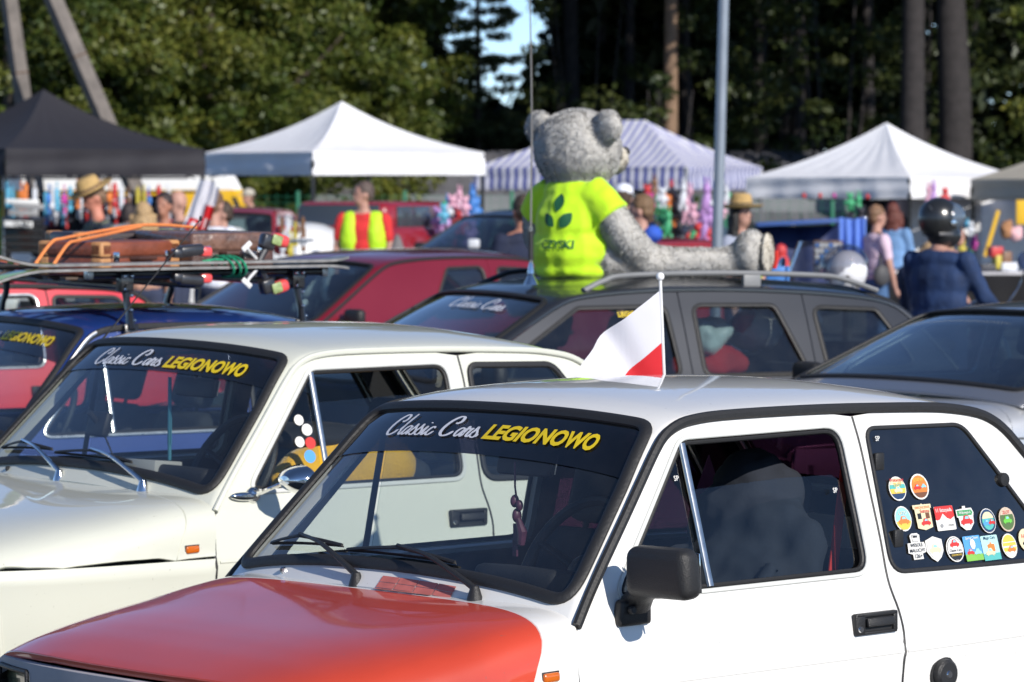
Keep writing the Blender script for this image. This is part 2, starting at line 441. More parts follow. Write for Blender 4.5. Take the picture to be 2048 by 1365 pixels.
SCRIPT = {
 'C': (1.55, [[(1.02, 1.62), (1.22, 1.55), (1.5, 1.85), (1.48, 2.35), (1.1, 2.45), (.55, 1.9), (.15, 1.0), (.12, .3), (.45, -.05), (.95, .12), (1.35, .55)]]),
 'l': (.50, [[(.0, .5), (.35, 1.2), (.72, 2.3), (.78, 2.55), (.45, 1.6), (.2, .6), (.2, .05), (.38, .02), (.6, .4)]]),
 'a': (.92, [[(.82, .85), (.55, 1.02), (.22, .7), (.1, .2), (.25, -.02), (.55, .3), (.85, .95), (.68, .3), (.72, .0), (.98, .35)]]),
 's': (.68, [[(.0, .35), (.28, .85), (.42, 1.25), (.44, .9), (.60, .45), (.52, .08), (.28, -.05), (.06, .12)], [(.52, .08), (.64, .12), (.76, .4)]]),
 'i': (.50, [[(.05, .4), (.35, 1.0), (.2, .35), (.22, .0), (.35, .05), (.58, .4)], [(.50, 1.42), (.53, 1.52)]]),
 'c': (.75, [[(.72, .78), (.62, 1.0), (.35, .85), (.12, .35), (.2, .0), (.45, .02), (.82, .45)]]),
 'r': (.66, [[(.0, .35), (.20, 1.22), (.30, .92), (.62, 1.02), (.46, .70), (.34, .2), (.42, .0), (.60, .1), (.74, .4)]]),
}
def script_shape(words, w=0.17, gap=0.75):
    """hand drawn script as ribbons, x-height 1"""
    V = []; F = []; x = 0.0
    for word in words:
        for ch in word:
            adv, strokes = SCRIPT[ch]
            for st in strokes:
                p = crom(st); p[:, 0] += x; t = np.gradient(p, axis=0); t /= np.linalg.norm(t, axis=1)[:, None]+1e-9
                n = np.stack([-t[:, 1], t[:, 0]], 1)
                big = 1.35 if ch == 'C' else 1.0
                ww = w*big*(0.62+0.75*np.abs(t[:, 1]))*np.minimum(1, 0.45+np.minimum(np.arange(len(p)), np.arange(len(p))[::-1])/4)
                if len(st) == 2: ww = np.full(len(p), w*1.3)
                b = len(V); V += (p+n*ww[:, None]/2).tolist()+(p-n*ww[:, None]/2).tolist(); m = len(p)
                F += [(b+i, b+i+1, b+m+i+1, b+m+i) for i in range(m-1)]
            x += adv
        x += gap
    return np.array(V), F, x-gap
def decal(name, V2, F, f, m, parent, off=0.004, flip=False):
    n = fnorm(f, V2[:, 0], V2[:, 1], flip=flip); P3 = f(V2[:, 0], V2[:, 1])+n*off
    me = D.meshes.new(name); me.from_pydata(P3.tolist(), [], [tuple(q) for q in F]); me.materials.append(m); me.update()
    return link(name, me, parent)
LEG = None
def windscreen_text(cs, root, t_base=.473, cap=.060, w0=.345, w1=-.020, w2=-.413, white=None, yellow=None, off=.0045, legend=True, classic=True):
    global LEG
    f = lambda t, w: cs.Tf(t, w)
    if classic:
        V, F, L = script_shape(['Classic', 'Cars'])
        U = np.stack([t_base+V[:, 1]*cap/2.35, w0-(V[:, 0]-.1)*(w0-w1-.012)/L], 1)
        decal('script_lettering', U, F, f, white, root, off=off, flip=False)
    if legend:
        if LEG is None:
            V, F = font_mesh('LEGIONOWO', 1.0, 0.042, 0.28); V = V-V.min(0); LEG = (V/V.max(0), F)
        V, F = LEG
        U = np.stack([t_base+V[:, 1]*cap*.80-.004, w1-.004-V[:, 0]*(w1-w2-.004)], 1)
        decal('block_lettering', U, F, f, yellow, root, off=off, flip=False)

# ---------------------------------------------------------------- shared materials
RUB = P('black_rubber', (.018, .018, .019), .55, bump=.15, bs=120)
PLA = P('black_plastic', (.022, .022, .023), .45, bump=.25, bs=300, spec=.4)
TRIM = P('dark_trim', (.02, .02, .022), .7, bump=.2, bs=150)
CHR = P('chrome', (.78, .78, .78), .06, metal=1, var=.05, vs=12)
ALU = P('brushed_aluminium', (.55, .55, .54), .28, metal=1, var=.1, vs=40)
STEEL = P('zinc_steel', (.42, .43, .44), .35, metal=1, var=.15, vs=30)
SEATM = P('seat_cloth', (.03, .031, .036), .9, var=.3, vs=30, bump=.3, bs=300)
WHT = P('sticker_white', (.72, .73, .78), .5, var=.03)
YEL = P('sticker_yellow', (.80, .58, .015), .5, var=.04)
AMB = P('amber_lens', (.75, .16, .01), .12, coat=1, trans=.25, var=.1, vs=30)
TYRE = P('tyre_rubber', (.02, .02, .02), .8, bump=.3, bs=60)
RIM = P('wheel_rim', (.32, .32, .33), .35, metal=.9, var=.1)
DARKIN = P('underbody_black', (.008, .008, .009), .9, var=.2)
GW = glass('clear_glass', (.82, .86, .86), dust=.02)
GS = glass('side_glass', (.78, .83, .82), dust=.004, refl=.045)
GB = glass('sunstrip_glass', (.10, .11, .15), dust=.02)
GB1 = glass('dark_sunstrip_glass', (.035, .03, .05), dust=.012)
GT = glass('tinted_glass', (.05, .045, .065), dust=.02)
GP = glass('plum_tinted_glass', (.42, .17, .30), dust=.03)

def wheel(parent, x, y, r=.27, w=.14, sg=-1):
    rt = Matrix.Rotation(sg*math.pi/2*-1, 3, 'X')
    o = MB().lathe([(r*.62, -w/2), (r*.93, -w/2), (r, -w*.38), (r, w*.38), (r*.93, w/2), (r*.62, w/2), (r*.60, 0)], (x, y, r), rt, 28).build('wheel', TYRE, parent)
    MB().lathe([(0, w*.30), (r*.18, w*.34), (r*.2, w*.22), (r*.5, w*.18), (r*.58, w*.42), (r*.63, w*.44), (r*.63, -w*.4)], (x, y, r), rt, 24).build('rim', RIM, o)
    return o
def seat(parent, x, y, m, h=.56, w=.46, z=.42, tilt=.30):
    o = MB().box((x, y, z), (.50, w, .15), rotm(0, -.12), .045, 3).box((x-.24*0, y, z-.12), (.42, w*.8, .12), None, .02).build('seat', m, parent)
    r = rotm(0, tilt)
    c = Vector((x+.24, y, z+.02))+r @ Vector((0, 0, h/2))
    MB().box(c, (.13, w, h), r, .05, 3, taper=.84).build('backrest', m, o)
    c2 = Vector((x+.24, y, z+.02))+r @ Vector((-.01, 0, h+.10))
    MB().box(c2, (.09, w*.52, .17), r, .035, 3).tube([c2-r @ Vector((0, .06, .12)), c2-r @ Vector((0, .06, 0))], .008).tube([c2-r @ Vector((0, -.06, .12)), c2-r @ Vector((0, -.06, 0))], .008).build('headrest', m, o)
    return o
def steering(parent, c, r=.19, tilt=1.05, m=None):
    rt = rotm(0, -tilt+math.pi/2*0)
    a = np.linspace(0, 2*math.pi, 33)[:-1]
    rt = Matrix.Rotation(-R(62), 3, 'Y')
    pts = [tuple(Vector(c)+rt @ Vector((math.cos(t)*r, math.sin(t)*r, 0))) for t in a]
    o = MB().tube(pts, .014, True, 8)
    for t in (R(200), R(340), R(90)):
        e = Vector(c)+rt @ Vector((math.cos(t+math.pi/2)*r, math.sin(t+math.pi/2)*r, 0)); o.tube([Vector(c)-rt @ Vector((0, 0, .03)), e], [.02, .012], flat=(.5, 1))
    o.ell(Vector(c)-rt @ Vector((0, 0, .02)), (.05, .05, .03), rt)
    o.tube([c, Vector(c)-rt @ Vector((0, 0, .35))], .025)
    return o.build('steering_wheel', m or PLA, parent)

GUT = [(.938, .822), (.976, .866), (1.06, .958), (1.153, 1.056), (1.229, 1.137), (1.285, 1.196), (1.328, 1.234), (1.375, 1.256), (1.43, 1.267), (1.53, 1.273), (1.75, 1.273), (1.97, 1.269), (2.235, 1.259), (2.35, 1.250), (2.45, 1.234), (2.51, 1.212), (2.555, 1.182), (2.60, 1.138), (2.70, 1.035), (2.79, .93)]
DR = [(1.975, 1.249), (1.983, 1.175), (1.984, 1.048), (1.986, .936), (1.982, .855), (1.988, .815), (2.000, .774), (2.009, .717), (2.003, .672), (1.996, .64), (1.992, .50), (1.975, .36), (1.95, .30)]
def crom2(p, k=4): return [tuple(q) for q in crom(p, k)]
def off_poly(p, d):
    """shift an open 2D polyline to its left by d"""
    q = np.array(p, float); t = np.gradient(q, axis=0); t /= np.linalg.norm(t, axis=1)[:, None]; n = np.stack([-t[:, 1], t[:, 0]], 1)
    return [tuple(x) for x in q+n*d]
WIN = roundpoly([(1.066, .869), (1.931, .868), (1.929, 1.231), (1.378, 1.227)], [.03, .055, .06, .06])
QWIN = roundpoly([(2.002, .862), (2.685, .848), (2.378, 1.212), (2.012, 1.221)], [.05, .06, .08, .035])
RWS = roundpoly([(.054, -.612), (.054, .612), (.592, .600), (.592, -.600)], .105, 8)

def make_126(name, label, M, paint, hoodpaint=None, o=None):
    o = o or {}
    root = empty(name, label, 'car', M=M, group='small classic hatchbacks parked nose-out in a row')
    cs = CarSurf(P126); Tf = cs.Tf; Ff = cs.F
    hp = hoodpaint or paint
    gutm = o.get('gutter', RUB)
    res = o.get('res', .035)
    gp = crom2(GUT, 3)
    for sg in (-1, 1):
        f = cs.side(sg); fl = sg < 0
        far = sg > 0
        # ---- door with its window opening
        gi = [p for p in off_poly(gp, -.011) if p[0] < 1.962]
        door = [(.930, .30), (.926, .50), (.927, .697), (.934, .80)]+gi+DR
        # side map is (x, z); outward normal depends on the side
        d = patch('door', door, [WIN], f, paint, root, res, flip=not fl, flange=.02)
        # frame trim of the window: rubber, bright trim, rubber
        wl_, nn = ring_on(f, WIN, .002, .03, flip=not fl)
        MB().tube(wl_, o.get('wtr', .0075), True, 8, nn, (.6, 1)).build('window_trim', o.get('wtrim', ALU), d)
        wi = inset(WIN, .012); w2, n2 = ring_on(f, wi, -.006, .03, flip=not fl)
        MB().tube(w2, .0075, True, 8, n2, (1.0, .8)).build('window_seal', RUB, d)
        wg = inset(WIN, .014)
        # vent pane, divider bar, sliding pane partly wound down
        vx = 1.378
        vent = [p for p in densify(wg, .02) if p[0] <= vx]
        if len(vent) > 3:
            vent = sorted(vent, key=lambda p: math.atan2(p[1]-.98, p[0]-1.28))
            gv = patch('vent_window', vent, [], f, o.get('vglass', GS), d, .05, flip=not fl, off=-.008, flange=0)
        b1, n1 = ring_on(f, [(vx+.002, 1.214), (vx+.004, .878)], .002, .05, closed=False, flip=not fl)
        MB().tube(b1, .010, False, 8, n1, (.7, 1)).build('divider_bar', ALU if not far else RUB, d)
        gh = o.get('glass_top', 1.125) if not far else o.get('far_glass_top', 1.235)
        pane = [p for p in densify(wg, .02) if p[0] >= vx and p[1] <= gh-.0]
        if gh < 1.2:
            zl = [p for p in pane if p[1] < gh-.012]
            pane = sorted([p for p in zl if p[0] < 1.9], key=lambda p: p[0])+sorted([p for p in zl if p[0] >= 1.9], key=lambda p: p[1])+[(1.905, gh-.018), (1.88, gh), (1.70, gh+.002), (vx+.02, gh-.008)]
            pane = [p for p in pane if not (p[0] < 1.39 and p[1] > .89 and p[1] < gh-.03)]
        else:
            pane = sorted(pane, key=lambda p: math.atan2(p[1]-1.04, p[0]-1.66))
        gl = patch('window_glass', pane, [], f, o.get('dglass', GS), d, .06, flip=not fl, off=-.016, flange=.003)
        for pth in ([(.924, .34), (.922, .50), (.9235, .69), (.931, .80), (.936, .818)], [(x+.0025, z) for x, z in DR]):
            sp, sn = ring_on(f, crom2(pth, 3), -.0035, .03, closed=False, flip=not fl)
            MB().tube(sp, .0058, False, 6, sn).build('door_seal', RUB, d)
        sp, sn = ring_on(f, off_poly(gp, -.0055)[2:38], -.004, .03, closed=False, flip=not fl)
        MB().tube(sp, .0055, False, 6, sn).build('door_seal', RUB, d)
        # crease ridge and handle
        if not o.get('plain_handles') or True:
            hx, hz = 1.908, .751
            y0 = float(cs.W(np.array(hx), np.array(hz)))*sg
            tl = math.atan2(float(cs.W(np.array(hx), np.array(.72)))-float(cs.W(np.array(hx), np.array(.78))), .06)
            rr = rotm(sg*-1*-tl if sg < 0 else -tl, 0, 0) if True else None
            hb = MB()
            fr = [(-.073, -.026), (.073, -.026), (.073, .024), (-.073, .024)]
            hb.box((hx, y0+sg*.006, hz+.021), (.146, .016, .010), None, .003).box((hx, y0+sg*.006, hz-.024), (.146, .014, .008), None, .003)
            hb.box((hx-.058, y0+sg*.006, hz), (.034, .016, .052), None, .004).box((hx+.066, y0+sg*.006, hz), (.016, .016, .050), None, .004)
            hb.box((hx+.01, y0+sg*.003, hz), (.125, .008, .046))
            h_ = hb.build('door_handle', PLA, d)
            MB().box((hx+.010, y0+sg*.014, hz+.002), (.095, .012, .022), rotm(.25*sg, 0, 0), .004).build('pull', PLA, h_)
            MB().lathe([(0, .002), (.007, .002), (.008, 0), (.009, -.004)], (hx-.060, y0+sg*.016, hz-.012), Matrix.Rotation(-sg*math.pi/2, 3, 'X'), 14).build('lock', CHR, h_)
        # ---- rear quarter
        gi2 = [p for p in off_poly(gp, -.011) if p[0] > 1.985]
        drr = [(x+.005, z) for x, z in DR][::-1]
        arch = [(2.44+.25*math.cos(a), .235+.25*math.sin(a)) for a in np.linspace(R(5), R(175), 20)]
        qp = [(1.955, .30), (2.10, .30)]+[p for p in arch[::-1] if p[1] > .30]+[(2.80, .30), (2.96, .34), (3.0, .50), (2.99, .66), (2.93, .74), (2.86, .82)]+gi2[::-1]+drr[::-1][0:-1]
        q = patch('rear_quarter', qp, [QWIN], f, paint, root, res, flip=not fl, flange=.02)
        w3, n3 = ring_on(f, inset(QWIN, .003), .003, .03, flip=not fl)
        MB().tube(w3, o.get('qseal', .0105), True, 8, n3, (.7, 1)).build('window_seal', RUB, q)
        qg = patch('quarter_window', inset(QWIN, .008), [], f, o.get('qglass', GS) if not far else o.get('farq', o.get('qglass', GS)), q, .06, flip=not fl, off=.001, flange=.004)
        if o.get('latches') and not far:
            for (lx, lz) in ((2.035, 1.135), (2.047, .945)):
                y0 = float(cs.W(np.array(lx), np.array(lz)))*sg
                MB().box((lx, y0+sg*.004, lz), (.032, .012, .044), rotm(0, 0, 0), .004).build('window_hinge', PLA, q)
            y0 = float(cs.W(np.array(2.497), np.array(1.062)))*sg
            MB().lathe([(0, .014), (.016, .013), (.018, .010), (.018, -.004)], (2.497, y0, 1.062), Matrix.Rotation(-sg*math.pi/2, 3, 'X'), 18).build('window_catch', PLA, q)
        if sg < 0:
            y0 = float(cs.W(np.array(2.143), np.array(.603)))*sg
            cp = MB().lathe([(0, .020), (.030, .020), (.037, .014), (.039, 0), (.046, -.001), (.048, -.006)], (2.143, y0-.004, .603), Matrix.Rotation(math.pi/2, 3, 'X'), 26).build('fuel_cap', PLA, q)
            MB().lathe([(0, .003), (.008, .003), (.010, 0)], (2.143, y0-.024, .603), Matrix.Rotation(math.pi/2, 3, 'X'), 14).build('lock', CHR, cp)
        # ---- front fender below the hood seam
        fa = [(.62+.245*math.cos(a), .235+.245*math.sin(a)) for a in np.linspace(R(5), R(175), 18)]
        fp = [(.13, .36), (.30, .34)]+[p for p in fa[::-1] if p[1] > .33]+[(.93, .31), (.921, .50), (.9215, .684), (.78, .685), (.5, .685), (.3, .685), (.16, .685), (.12, .67), (.115, .5)]
        patch('front_fender', fp, [], f, paint, root, res, flip=not fl, flange=.02)
        # dark liner added behind the gaps so they look dark
        lin = [(.14, .32), (2.95, .32), (2.95, .8), (2.86, .80), (2.60, .85), (1.0, .85), (.95, .78), (.14, .66)]
        patch('inner_panel', lin, [], f, TRIM, root, .16, flip=not fl, off=-.045, flange=0)
        # upper inner lining with the same openings
        up = [(.965, .82)]+[p for p in off_poly(gp, -.03) if p[1] > .84]+[(2.755, .832)]
        patch('pillar_lining', up, [inset(WIN, -.006), inset(QWIN, -.006)], f, o.get('lining', TRIM), root, .08, flip=not fl, off=-.035, flange=0)
        for x0, x1 in ((.935, 1.99), (2.012, 2.93)):
            c3, cn = ring_on(f, [(x, .672) for x in np.linspace(x0, x1, 20)], -.0005, .05, closed=False, flip=not fl)
            MB().tube(c3, .0042, False, 8, cn, (.9, 1)).build('body_crease', paint, root)
        # ---- gutter
        G3, gn = ring_on(f, gp, .004, .03, closed=False, flip=not fl)
        MB().tube(G3, .0115 if gutm is RUB else .009, False, 8, gn, (.9, 1.15)).build('roof_gutter', gutm, root)
        if o.get('pillar_chrome'):
            c3, cn = ring_on(f, [p for p in off_poly(gp, .004) if p[0] < 1.36], .013, .03, closed=False, flip=not fl)
            MB().tube(c3, .007, False, 8, cn, (.6, 1)).build('pillar_trim', ALU, root)
        wheel(root, .62, sg*.585, .235, .135, sg); wheel(root, 2.44, sg*.585, .235, .135, sg)
    # ---- roof with openings for windscreen and rear window
    tr0 = 1.765; RW = roundpoly([(tr0, -.50), (tr0, .50), (2.10, .52), (2.10, -.52)], .08, 5)
    roof = patch('roof', [(0.0, -.648), (0.0, .648), (cs.tmax, .648), (cs.tmax, -.648)], [RWS, RW], Tf, paint, root, .032, flip=False, flange=.014)
    patch('headliner', [(0.06, -.60), (0.06, .60), (cs.tmax-.02, .60), (cs.tmax-.02, -.60)], [inset(RWS, -.004), inset(RW, -.004)], Tf, o.get('lining', TRIM), root, .07, flip=False, off=-.03, flange=0)
    r1 = inset(RWS, .014); p1, n1 = ring_on(Tf, r1, .004, .025, flip=False)
    ws = patch('windscreen', inset(RWS, .026), [], Tf, o.get('wglass', GW), root, .06, flip=False, off=-.002, flange=0)
    MB().tube(p1, .0165, True, 10, n1, (.62, 1)).build('windscreen_seal', RUB, ws)
    p1, n1 = ring_on(Tf, inset(RW, .010), .004, .03, flip=False)
    rw = patch('rear_window', inset(RW, .014), [], Tf, o.get('rglass', GW), root, .07, flip=False, off=-.002, flange=0)
    MB().tube(p1, .014, True, 8, n1, (.62, 1)).build('rear_window_seal', RUB, rw)
    # sunstrip
    tb = o.get('band_t', .425)
    top = [p for p in densify(inset(RWS, .027), .015) if p[0] > tb+.006]
    top = sorted(top, key=lambda p: math.atan2(p[1], p[0]-tb))
    band = [(tb, -.560), ]+top+[(tb, .560)]
    band = [p for p in top]; band = [(tb, -.578)]+band+[(tb, .578)]
    patch('sunstrip', band, [], Tf, o.get('band', GB), ws, .06, flip=False, off=.001, flange=0)
    windscreen_text(cs, ws, white=WHT, yellow=YEL)
    # ---- hood, cowl
    def hood_rear(n=15):
        a0 = cs.dy(.85, .645)
        pts = [(.872-.036*(i/(n-1))**3, a0*i/(n-1)) for i in range(n)]
        zs = [z for z in (.80, .775, .745, .71, .694)]; xs = (.826, .815, .799, .785, .779)
        pts = [p for p in pts if p[1] < cs.dz(.84, .80)-.012]
        return pts+[(x, cs.dz(.84, z)) for x, z in zip(xs, zs)]
    hr = hood_rear()
    ds = cs.dz(.5, .694)
    ds_f = lambda x: cs.dz(x, .694)
    sidep = [(x, ds_f(x)) for x in (.72, .6, .5, .4, .3, .24)]
    frontp = [(.128+.075*(k/12)**3, ds_f(.2)*k/12) for k in range(12, -1, -1)]
    half = hr+sidep+frontp
    hood = half+[(x, -d) for x, d in half[::-1]]
    hood = clean(hood)
    h_ = patch('hood', hood, [], Ff, hp, root, .028, flip=False, flange=.02)
    hr2 = [(x+.005, d) for x, d in hr]
    c_r = [(.960, 0), (.958, .3), (.950, cs.dy(.95, .55)), (.932, cs.dz(.94, .80)), (.924, cs.dz(.92, .74)), (.922, cs.dz(.92, .694))]
    halfc = hr2+c_r[::-1]; cow = halfc[:]
    full = hr2[::-1][:0]
    A = hr2; B = c_r
    cowl = [(x, d) for x, d in A]+[(x, d) for x, d in B[::-1]]+[(x, -d) for x, d in B[1:]]+[(x, -d) for x, d in A[::-1][:-1]]
    cowl = clean(cowl)
    cw = patch('cowl', cowl, [], Ff, o.get('cowlpaint', paint), root, .025, flip=False, flange=.02)
    patch('hood_gap_liner', [(.16, -ds+.03), (.16, ds-.03), (.93, ds-.03), (.93, -ds+.03)], [], Ff, DARKIN, root, .12, flip=False, off=-.03, flange=0)  # black sheet added under the hood so its gaps look dark
    # ---- nose
    Nf = lambda y, z: np.stack([.122+.075*np.abs(y/.60)**3+.02*np.clip((.72-z)/.3, 0, 1)**2, y, z], 1)
    hl = [(roundpoly([(s*.385, .575), (s*.578, .575), (s*.578, .700), (s*.385, .700)], .012, 3)) for s in (-1, 1)]
    npn = o.get('nosepaint', paint)
    nz = [(-.61, .36), (.61, .36), (.615, .55), (.603, .700), (.56, .716), (-.56, .716), (-.603, .700), (-.615, .55)]
    ns = patch('nose_panel', nz, hl, Nf, npn, root, .04, flip=True, flange=.03)
    for s, hpoly in zip((-1, 1), hl):
        fr, fn = ring_on(Nf, inset(hpoly, .006), .004, .03, flip=True)
        lamp = MB().tube(fr, .006, True, 8, fn, (.9, 1)).box((.235, s*.4825, .637), (.02, .19, .13)).build('headlight', PLA, root)
        patch('lens', inset(hpoly, .012), [], Nf, P('headlight_lens', (.30, .34, .22), .08, coat=1, trans=.5, var=.25, vs=25, bump=.2, bs=60), lamp, .05, flip=True, off=-.012, flange=0)
        MB().box((.17, s*.52, .50), (.03, .16, .06), None, .01).build('turn_signal', AMB, root)
    MB().box((.075, 0, .40), (.09, 1.30, .14), None, .03, 3).build('front_bumper', o.get('bumper', PLA), root)
    MB().box((2.99, 0, .40), (.10, 1.24, .14), None, .03, 3).build('rear_bumper', o.get('bumper', PLA), root)
    # ---- tail
    def Rf(y, z): 
        x = np.interp(z, [.30, .5, .62, .74, .82, .93], [2.97, 3.005, 3.0, 2.955, 2.89, 2.775]); return np.stack([x-.05*np.abs(y/.62)**3, y, z], 1)
    def half_w(z): return float(cs.W(np.array(np.interp(z, [.30, .5, .62, .74, .82, .93], [2.94, 2.97, 2.96, 2.92, 2.86, 2.79])), np.array(z)))
    zz = [.30, .4, .5, .6, .7, .78, .86, .925]
    tl = [(-half_w(z), z) for z in zz]+[(half_w(z), z) for z in zz[::-1]]
    tp = patch('tail_panel', tl, [], Rf, paint, root, .06, flip=False, flange=.01)
    for s in (-1, 1): MB().box((2.985, s*.50, .60), (.03, .18, .13), None, .01).build('tail_light', P('red_lens', (.35, .01, .01), .15, coat=1, var=.1), root)
    # ---- side indicator, cabin
    for s in (-1, 1):
        y0 = float(cs.W(np.array(.838), np.array(.722)))*s
        ind = MB().box((.838, y0+s*.006, .716), (.048, .014, .022), rotm(0, -.03, 0), .006, 3).build('side_indicator', AMB, root)
        MB().box((.838, y0+s*.001, .716), (.056, .008, .030), rotm(0, -.03, 0), .003).build('indicator_base', RUB, ind)
    MB().box((1.55, 0, .27), (1.5, 1.24, .04)).box((.95, 0, .52), (.03, 1.22, .46)).build('floor', DARKIN, root)
    MB().box((.50, 0, .33), (.55, .80, .10)).build('front_chassis', DARKIN, root)
    dash = MB().box((1.06, 0, .845), (.22, 1.20, .05), rotm(0, .06, 0), .02, 3).box((1.12, 0, .76), (.14, 1.20, .16), None, .03, 3).build('dashboard', o.get('dash', TRIM), root)
    MB().box((1.10, -.33, .885), (.13, .30, .075), rotm(0, .12, 0), .022, 3).build('instrument_pod', o.get('dash', TRIM), dash)
    steering(root, (1.25, -.33, .905), .185, m=PLA)
    for s in (-1, 1): seat(root, 1.52, s*.30, o.get('seat', SEATM), h=.50, z=.42)
    MB().box((2.20, 0, .42), (.42, 1.08, .14), None, .04, 3).box((2.43, 0, .64), (.12, 1.08, .42), rotm(0, .25, 0), .04, 3).box((2.62, 0, .80), (.30, 1.05, .02)).build('rear_bench', o.get('seat', SEATM), root)
    # interior mirror
    pm = Vector(cs.Tf(np.array([.44]), np.array([-.105]))[0])+Vector((.035, 0, -.02)); MB().box(pm+Vector((.05, 0, -.015)), (.025, .20, .060), rotm(0, .25, 0), .01).tube([pm+Vector((.045, 0, .05)), pm+Vector((.05, 0, 0))], .006).build('interior_mirror', PLA, root)
    MB().box(pm+Vector((.066, 0, -.015)), (.004, .185, .048), rotm(0, .25, 0)).build('mirror_glass', CHR, root)
    # ---- wipers
    if o.get('wipers', True):
        wm = o.get('wiperm', PLA)
        for (pd, tA, wA, tB, wB) in ((.085, .128, .475, .112, .17), (-.36, .100, .145, .098, -.180)):
            piv = Vector(Ff(np.array([.897]), np.array([pd]))[0])
            tc_, wc_ = (tA+tB)/2+.012, (wA+wB)/2
            def on(t, w, h): return Tf(np.array([t]), np.array([w]))[0]+fnorm(Tf, np.array([t]), np.array([w]))[0]*h
            e = on(tc_, wc_, .030); s0 = np.array(piv)+np.array([0, 0, .026])
            s1 = s0+(e-s0)*.16+np.array([-.006, 0, .010]); s2 = s0+(e-s0)*.55+np.array([-.012, 0, .022])
            arm = crom([s0, s1, s2, e], 5)
            A_ = MB().lathe([(0, .034), (.010, .032), (.014, .020), (.019, .004), (.021, -.006)], piv, None, 14).tube(arm, np.interp(np.arange(len(arm)), [0, 5, len(arm)-1], [.0085, .0075, .0042]), n=8).build('wiper', wm, root)
            tt = np.linspace(tA, tB, 13); ww = np.linspace(wA, wB, 13); nb = fnorm(Tf, tt, ww); P3 = Tf(tt, ww)
            br = MB().tube(P3+nb*.006, .0042, False, 6, nb, (1.4, .5))
            hg = np.interp(np.arange(13), [0, 3, 6, 9, 12], [.009, .018, .028, .018, .009]); P4 = Tf(tt+.006*np.sin(np.linspace(0, math.pi, 13)), ww)
            br.tube(P4+nb*hg[:, None], .0038, False, 6, nb, (.8, 1.3)); br.build('wiper_blade', RUB, A_)
        for dd in (-.05, .40):
            pn = Ff(np.array([.915]), np.array([dd]))[0]; MB().lathe([(.006, 0), (.006, .008), (.008, .010), (.008, .018), (.004, .021), (0, .021)], pn, None, 10).build('washer_nozzle', o.get('nozzle', CHR), root)
    return root, cs
def carM(x, y, t, ro=0, pi=0, dz=0, px=1.5):
    return Matrix.Translation((x, y, 0)) @ Matrix.Rotation(t, 4, 'Z') @ Matrix.Translation((px, 0, dz)) @ Matrix.Rotation(pi, 4, 'Y') @ Matrix.Rotation(ro, 4, 'X') @ Matrix.Translation((-px, 0, 0))
# ================================================================ ground
def ground():
    m = D.materials.new('asphalt'); n, l, b = nodes_of(m)
    tc = n.new('ShaderNodeTexCoord'); n1 = n.new('ShaderNodeTexNoise'); n1.inputs['Scale'].default_value = .35; n1.inputs['Detail'].default_value = 6
    n2 = n.new('ShaderNodeTexNoise'); n2.inputs['Scale'].default_value = 180; n2.inputs['Detail'].default_value = 3
    l.new(tc.outputs['Object'], n1.inputs[0]); l.new(tc.outputs['Object'], n2.inputs[0])
    cr = n.new('ShaderNodeValToRGB'); cr.color_ramp.elements[0].color = (.055, .056, .058, 1); cr.color_ramp.elements[1].color = (.10, .10, .10, 1)
    ad = n.new('ShaderNodeMath'); ad.operation = 'ADD'; ml = n.new('ShaderNodeMath'); ml.operation = 'MULTIPLY'; ml.inputs[1].default_value = .5
    l.new(n2.outputs[0], ml.inputs[0]); l.new(n1.outputs[0], ad.inputs[0]); l.new(ml.outputs[0], ad.inputs[1])
    sb = n.new('ShaderNodeMath'); sb.operation = 'SUBTRACT'; sb.inputs[1].default_value = .25; l.new(ad.outputs[0], sb.inputs[0]); l.new(sb.outputs[0], cr.inputs[0])
    l.new(cr.outputs[0], b.inputs['Base Color']); b.inputs['Roughness'].default_value = .9
    bp = n.new('ShaderNodeBump'); bp.inputs['Strength'].default_value = .4; bp.inputs['Distance'].default_value = .01; l.new(n2.outputs[0], bp.inputs['Height']); l.new(bp.outputs[0], b.inputs['Normal'])
    kind(MB().grid(lambda u, v: (-400+800*u, -400+800*v, 0), 9, 9).build('ground', m), 'structure')
ground()
WHITEP = P('white_paint', (.80, .79, .76), .35, coat=1, var=.02, vs=1.5, dirt=.5, bump=.10, bs=3.5)
CREAMP = P('cream_paint', (.66, .67, .58), .35, coat=1, var=.02, vs=1.5, dirt=.4, bump=.10, bs=3.5)
BLUEP = P('blue_paint', (.012, .045, .22), .35, coat=1, var=.08, vs=2, dirt=.2)
REDP = P('red_paint', (.56, .055, .022), .40, coat=.85, coatr=.06, var=.12, vs=2.2, dirt=.5, bump=.12, bs=3)
REDP2 = P('bright_red_paint', (.62, .03, .045), .4, coat=.9, coatr=.05, var=.06, vs=2)
C1 = (-.99329, 8.69029, .71588, -.00364, -.00882, -.02493)
C2 = (-2.03715, 11.2809, .71513, .01339, .00108, .02825)
C3 = (-3.0414, 14.48522, .58192, .01295, -.00329, -.00437)
GPD = glass('deep_plum_glass', (.03, .009, .022), dust=.02)
car1, cs1 = make_126('classic_hatchback', 'white classic hatchback with red hood and a row of stickers on its rear side window', carM(*C1), WHITEP, REDP,
    dict(band=GB1, latches=True, qglass=GT, farq=GPD, rglass=GPD, vglass=GS, res=.03, qseal=.0055, wtr=.006, nosepaint=P('grey_nose_paint', (.42, .40, .42), .6, var=.1, vs=8), glass_top=1.115, wtrim=P('pale_trim', (.62, .63, .60), .35, var=.05)))  # nose panel is greyer than the white body
car2, cs2 = make_126('classic_hatchback', 'cream classic hatchback with chrome door mirror, between the white and the blue ones', carM(*C2), CREAMP, None,
    dict(gutter=CREAMP, glass_top=1.135, wiperm=CHR, wtrim=P('pale_trim', (.62, .63, .60), .35, var=.05), nozzle=PLA, band_t=.455, bumper=CHR))
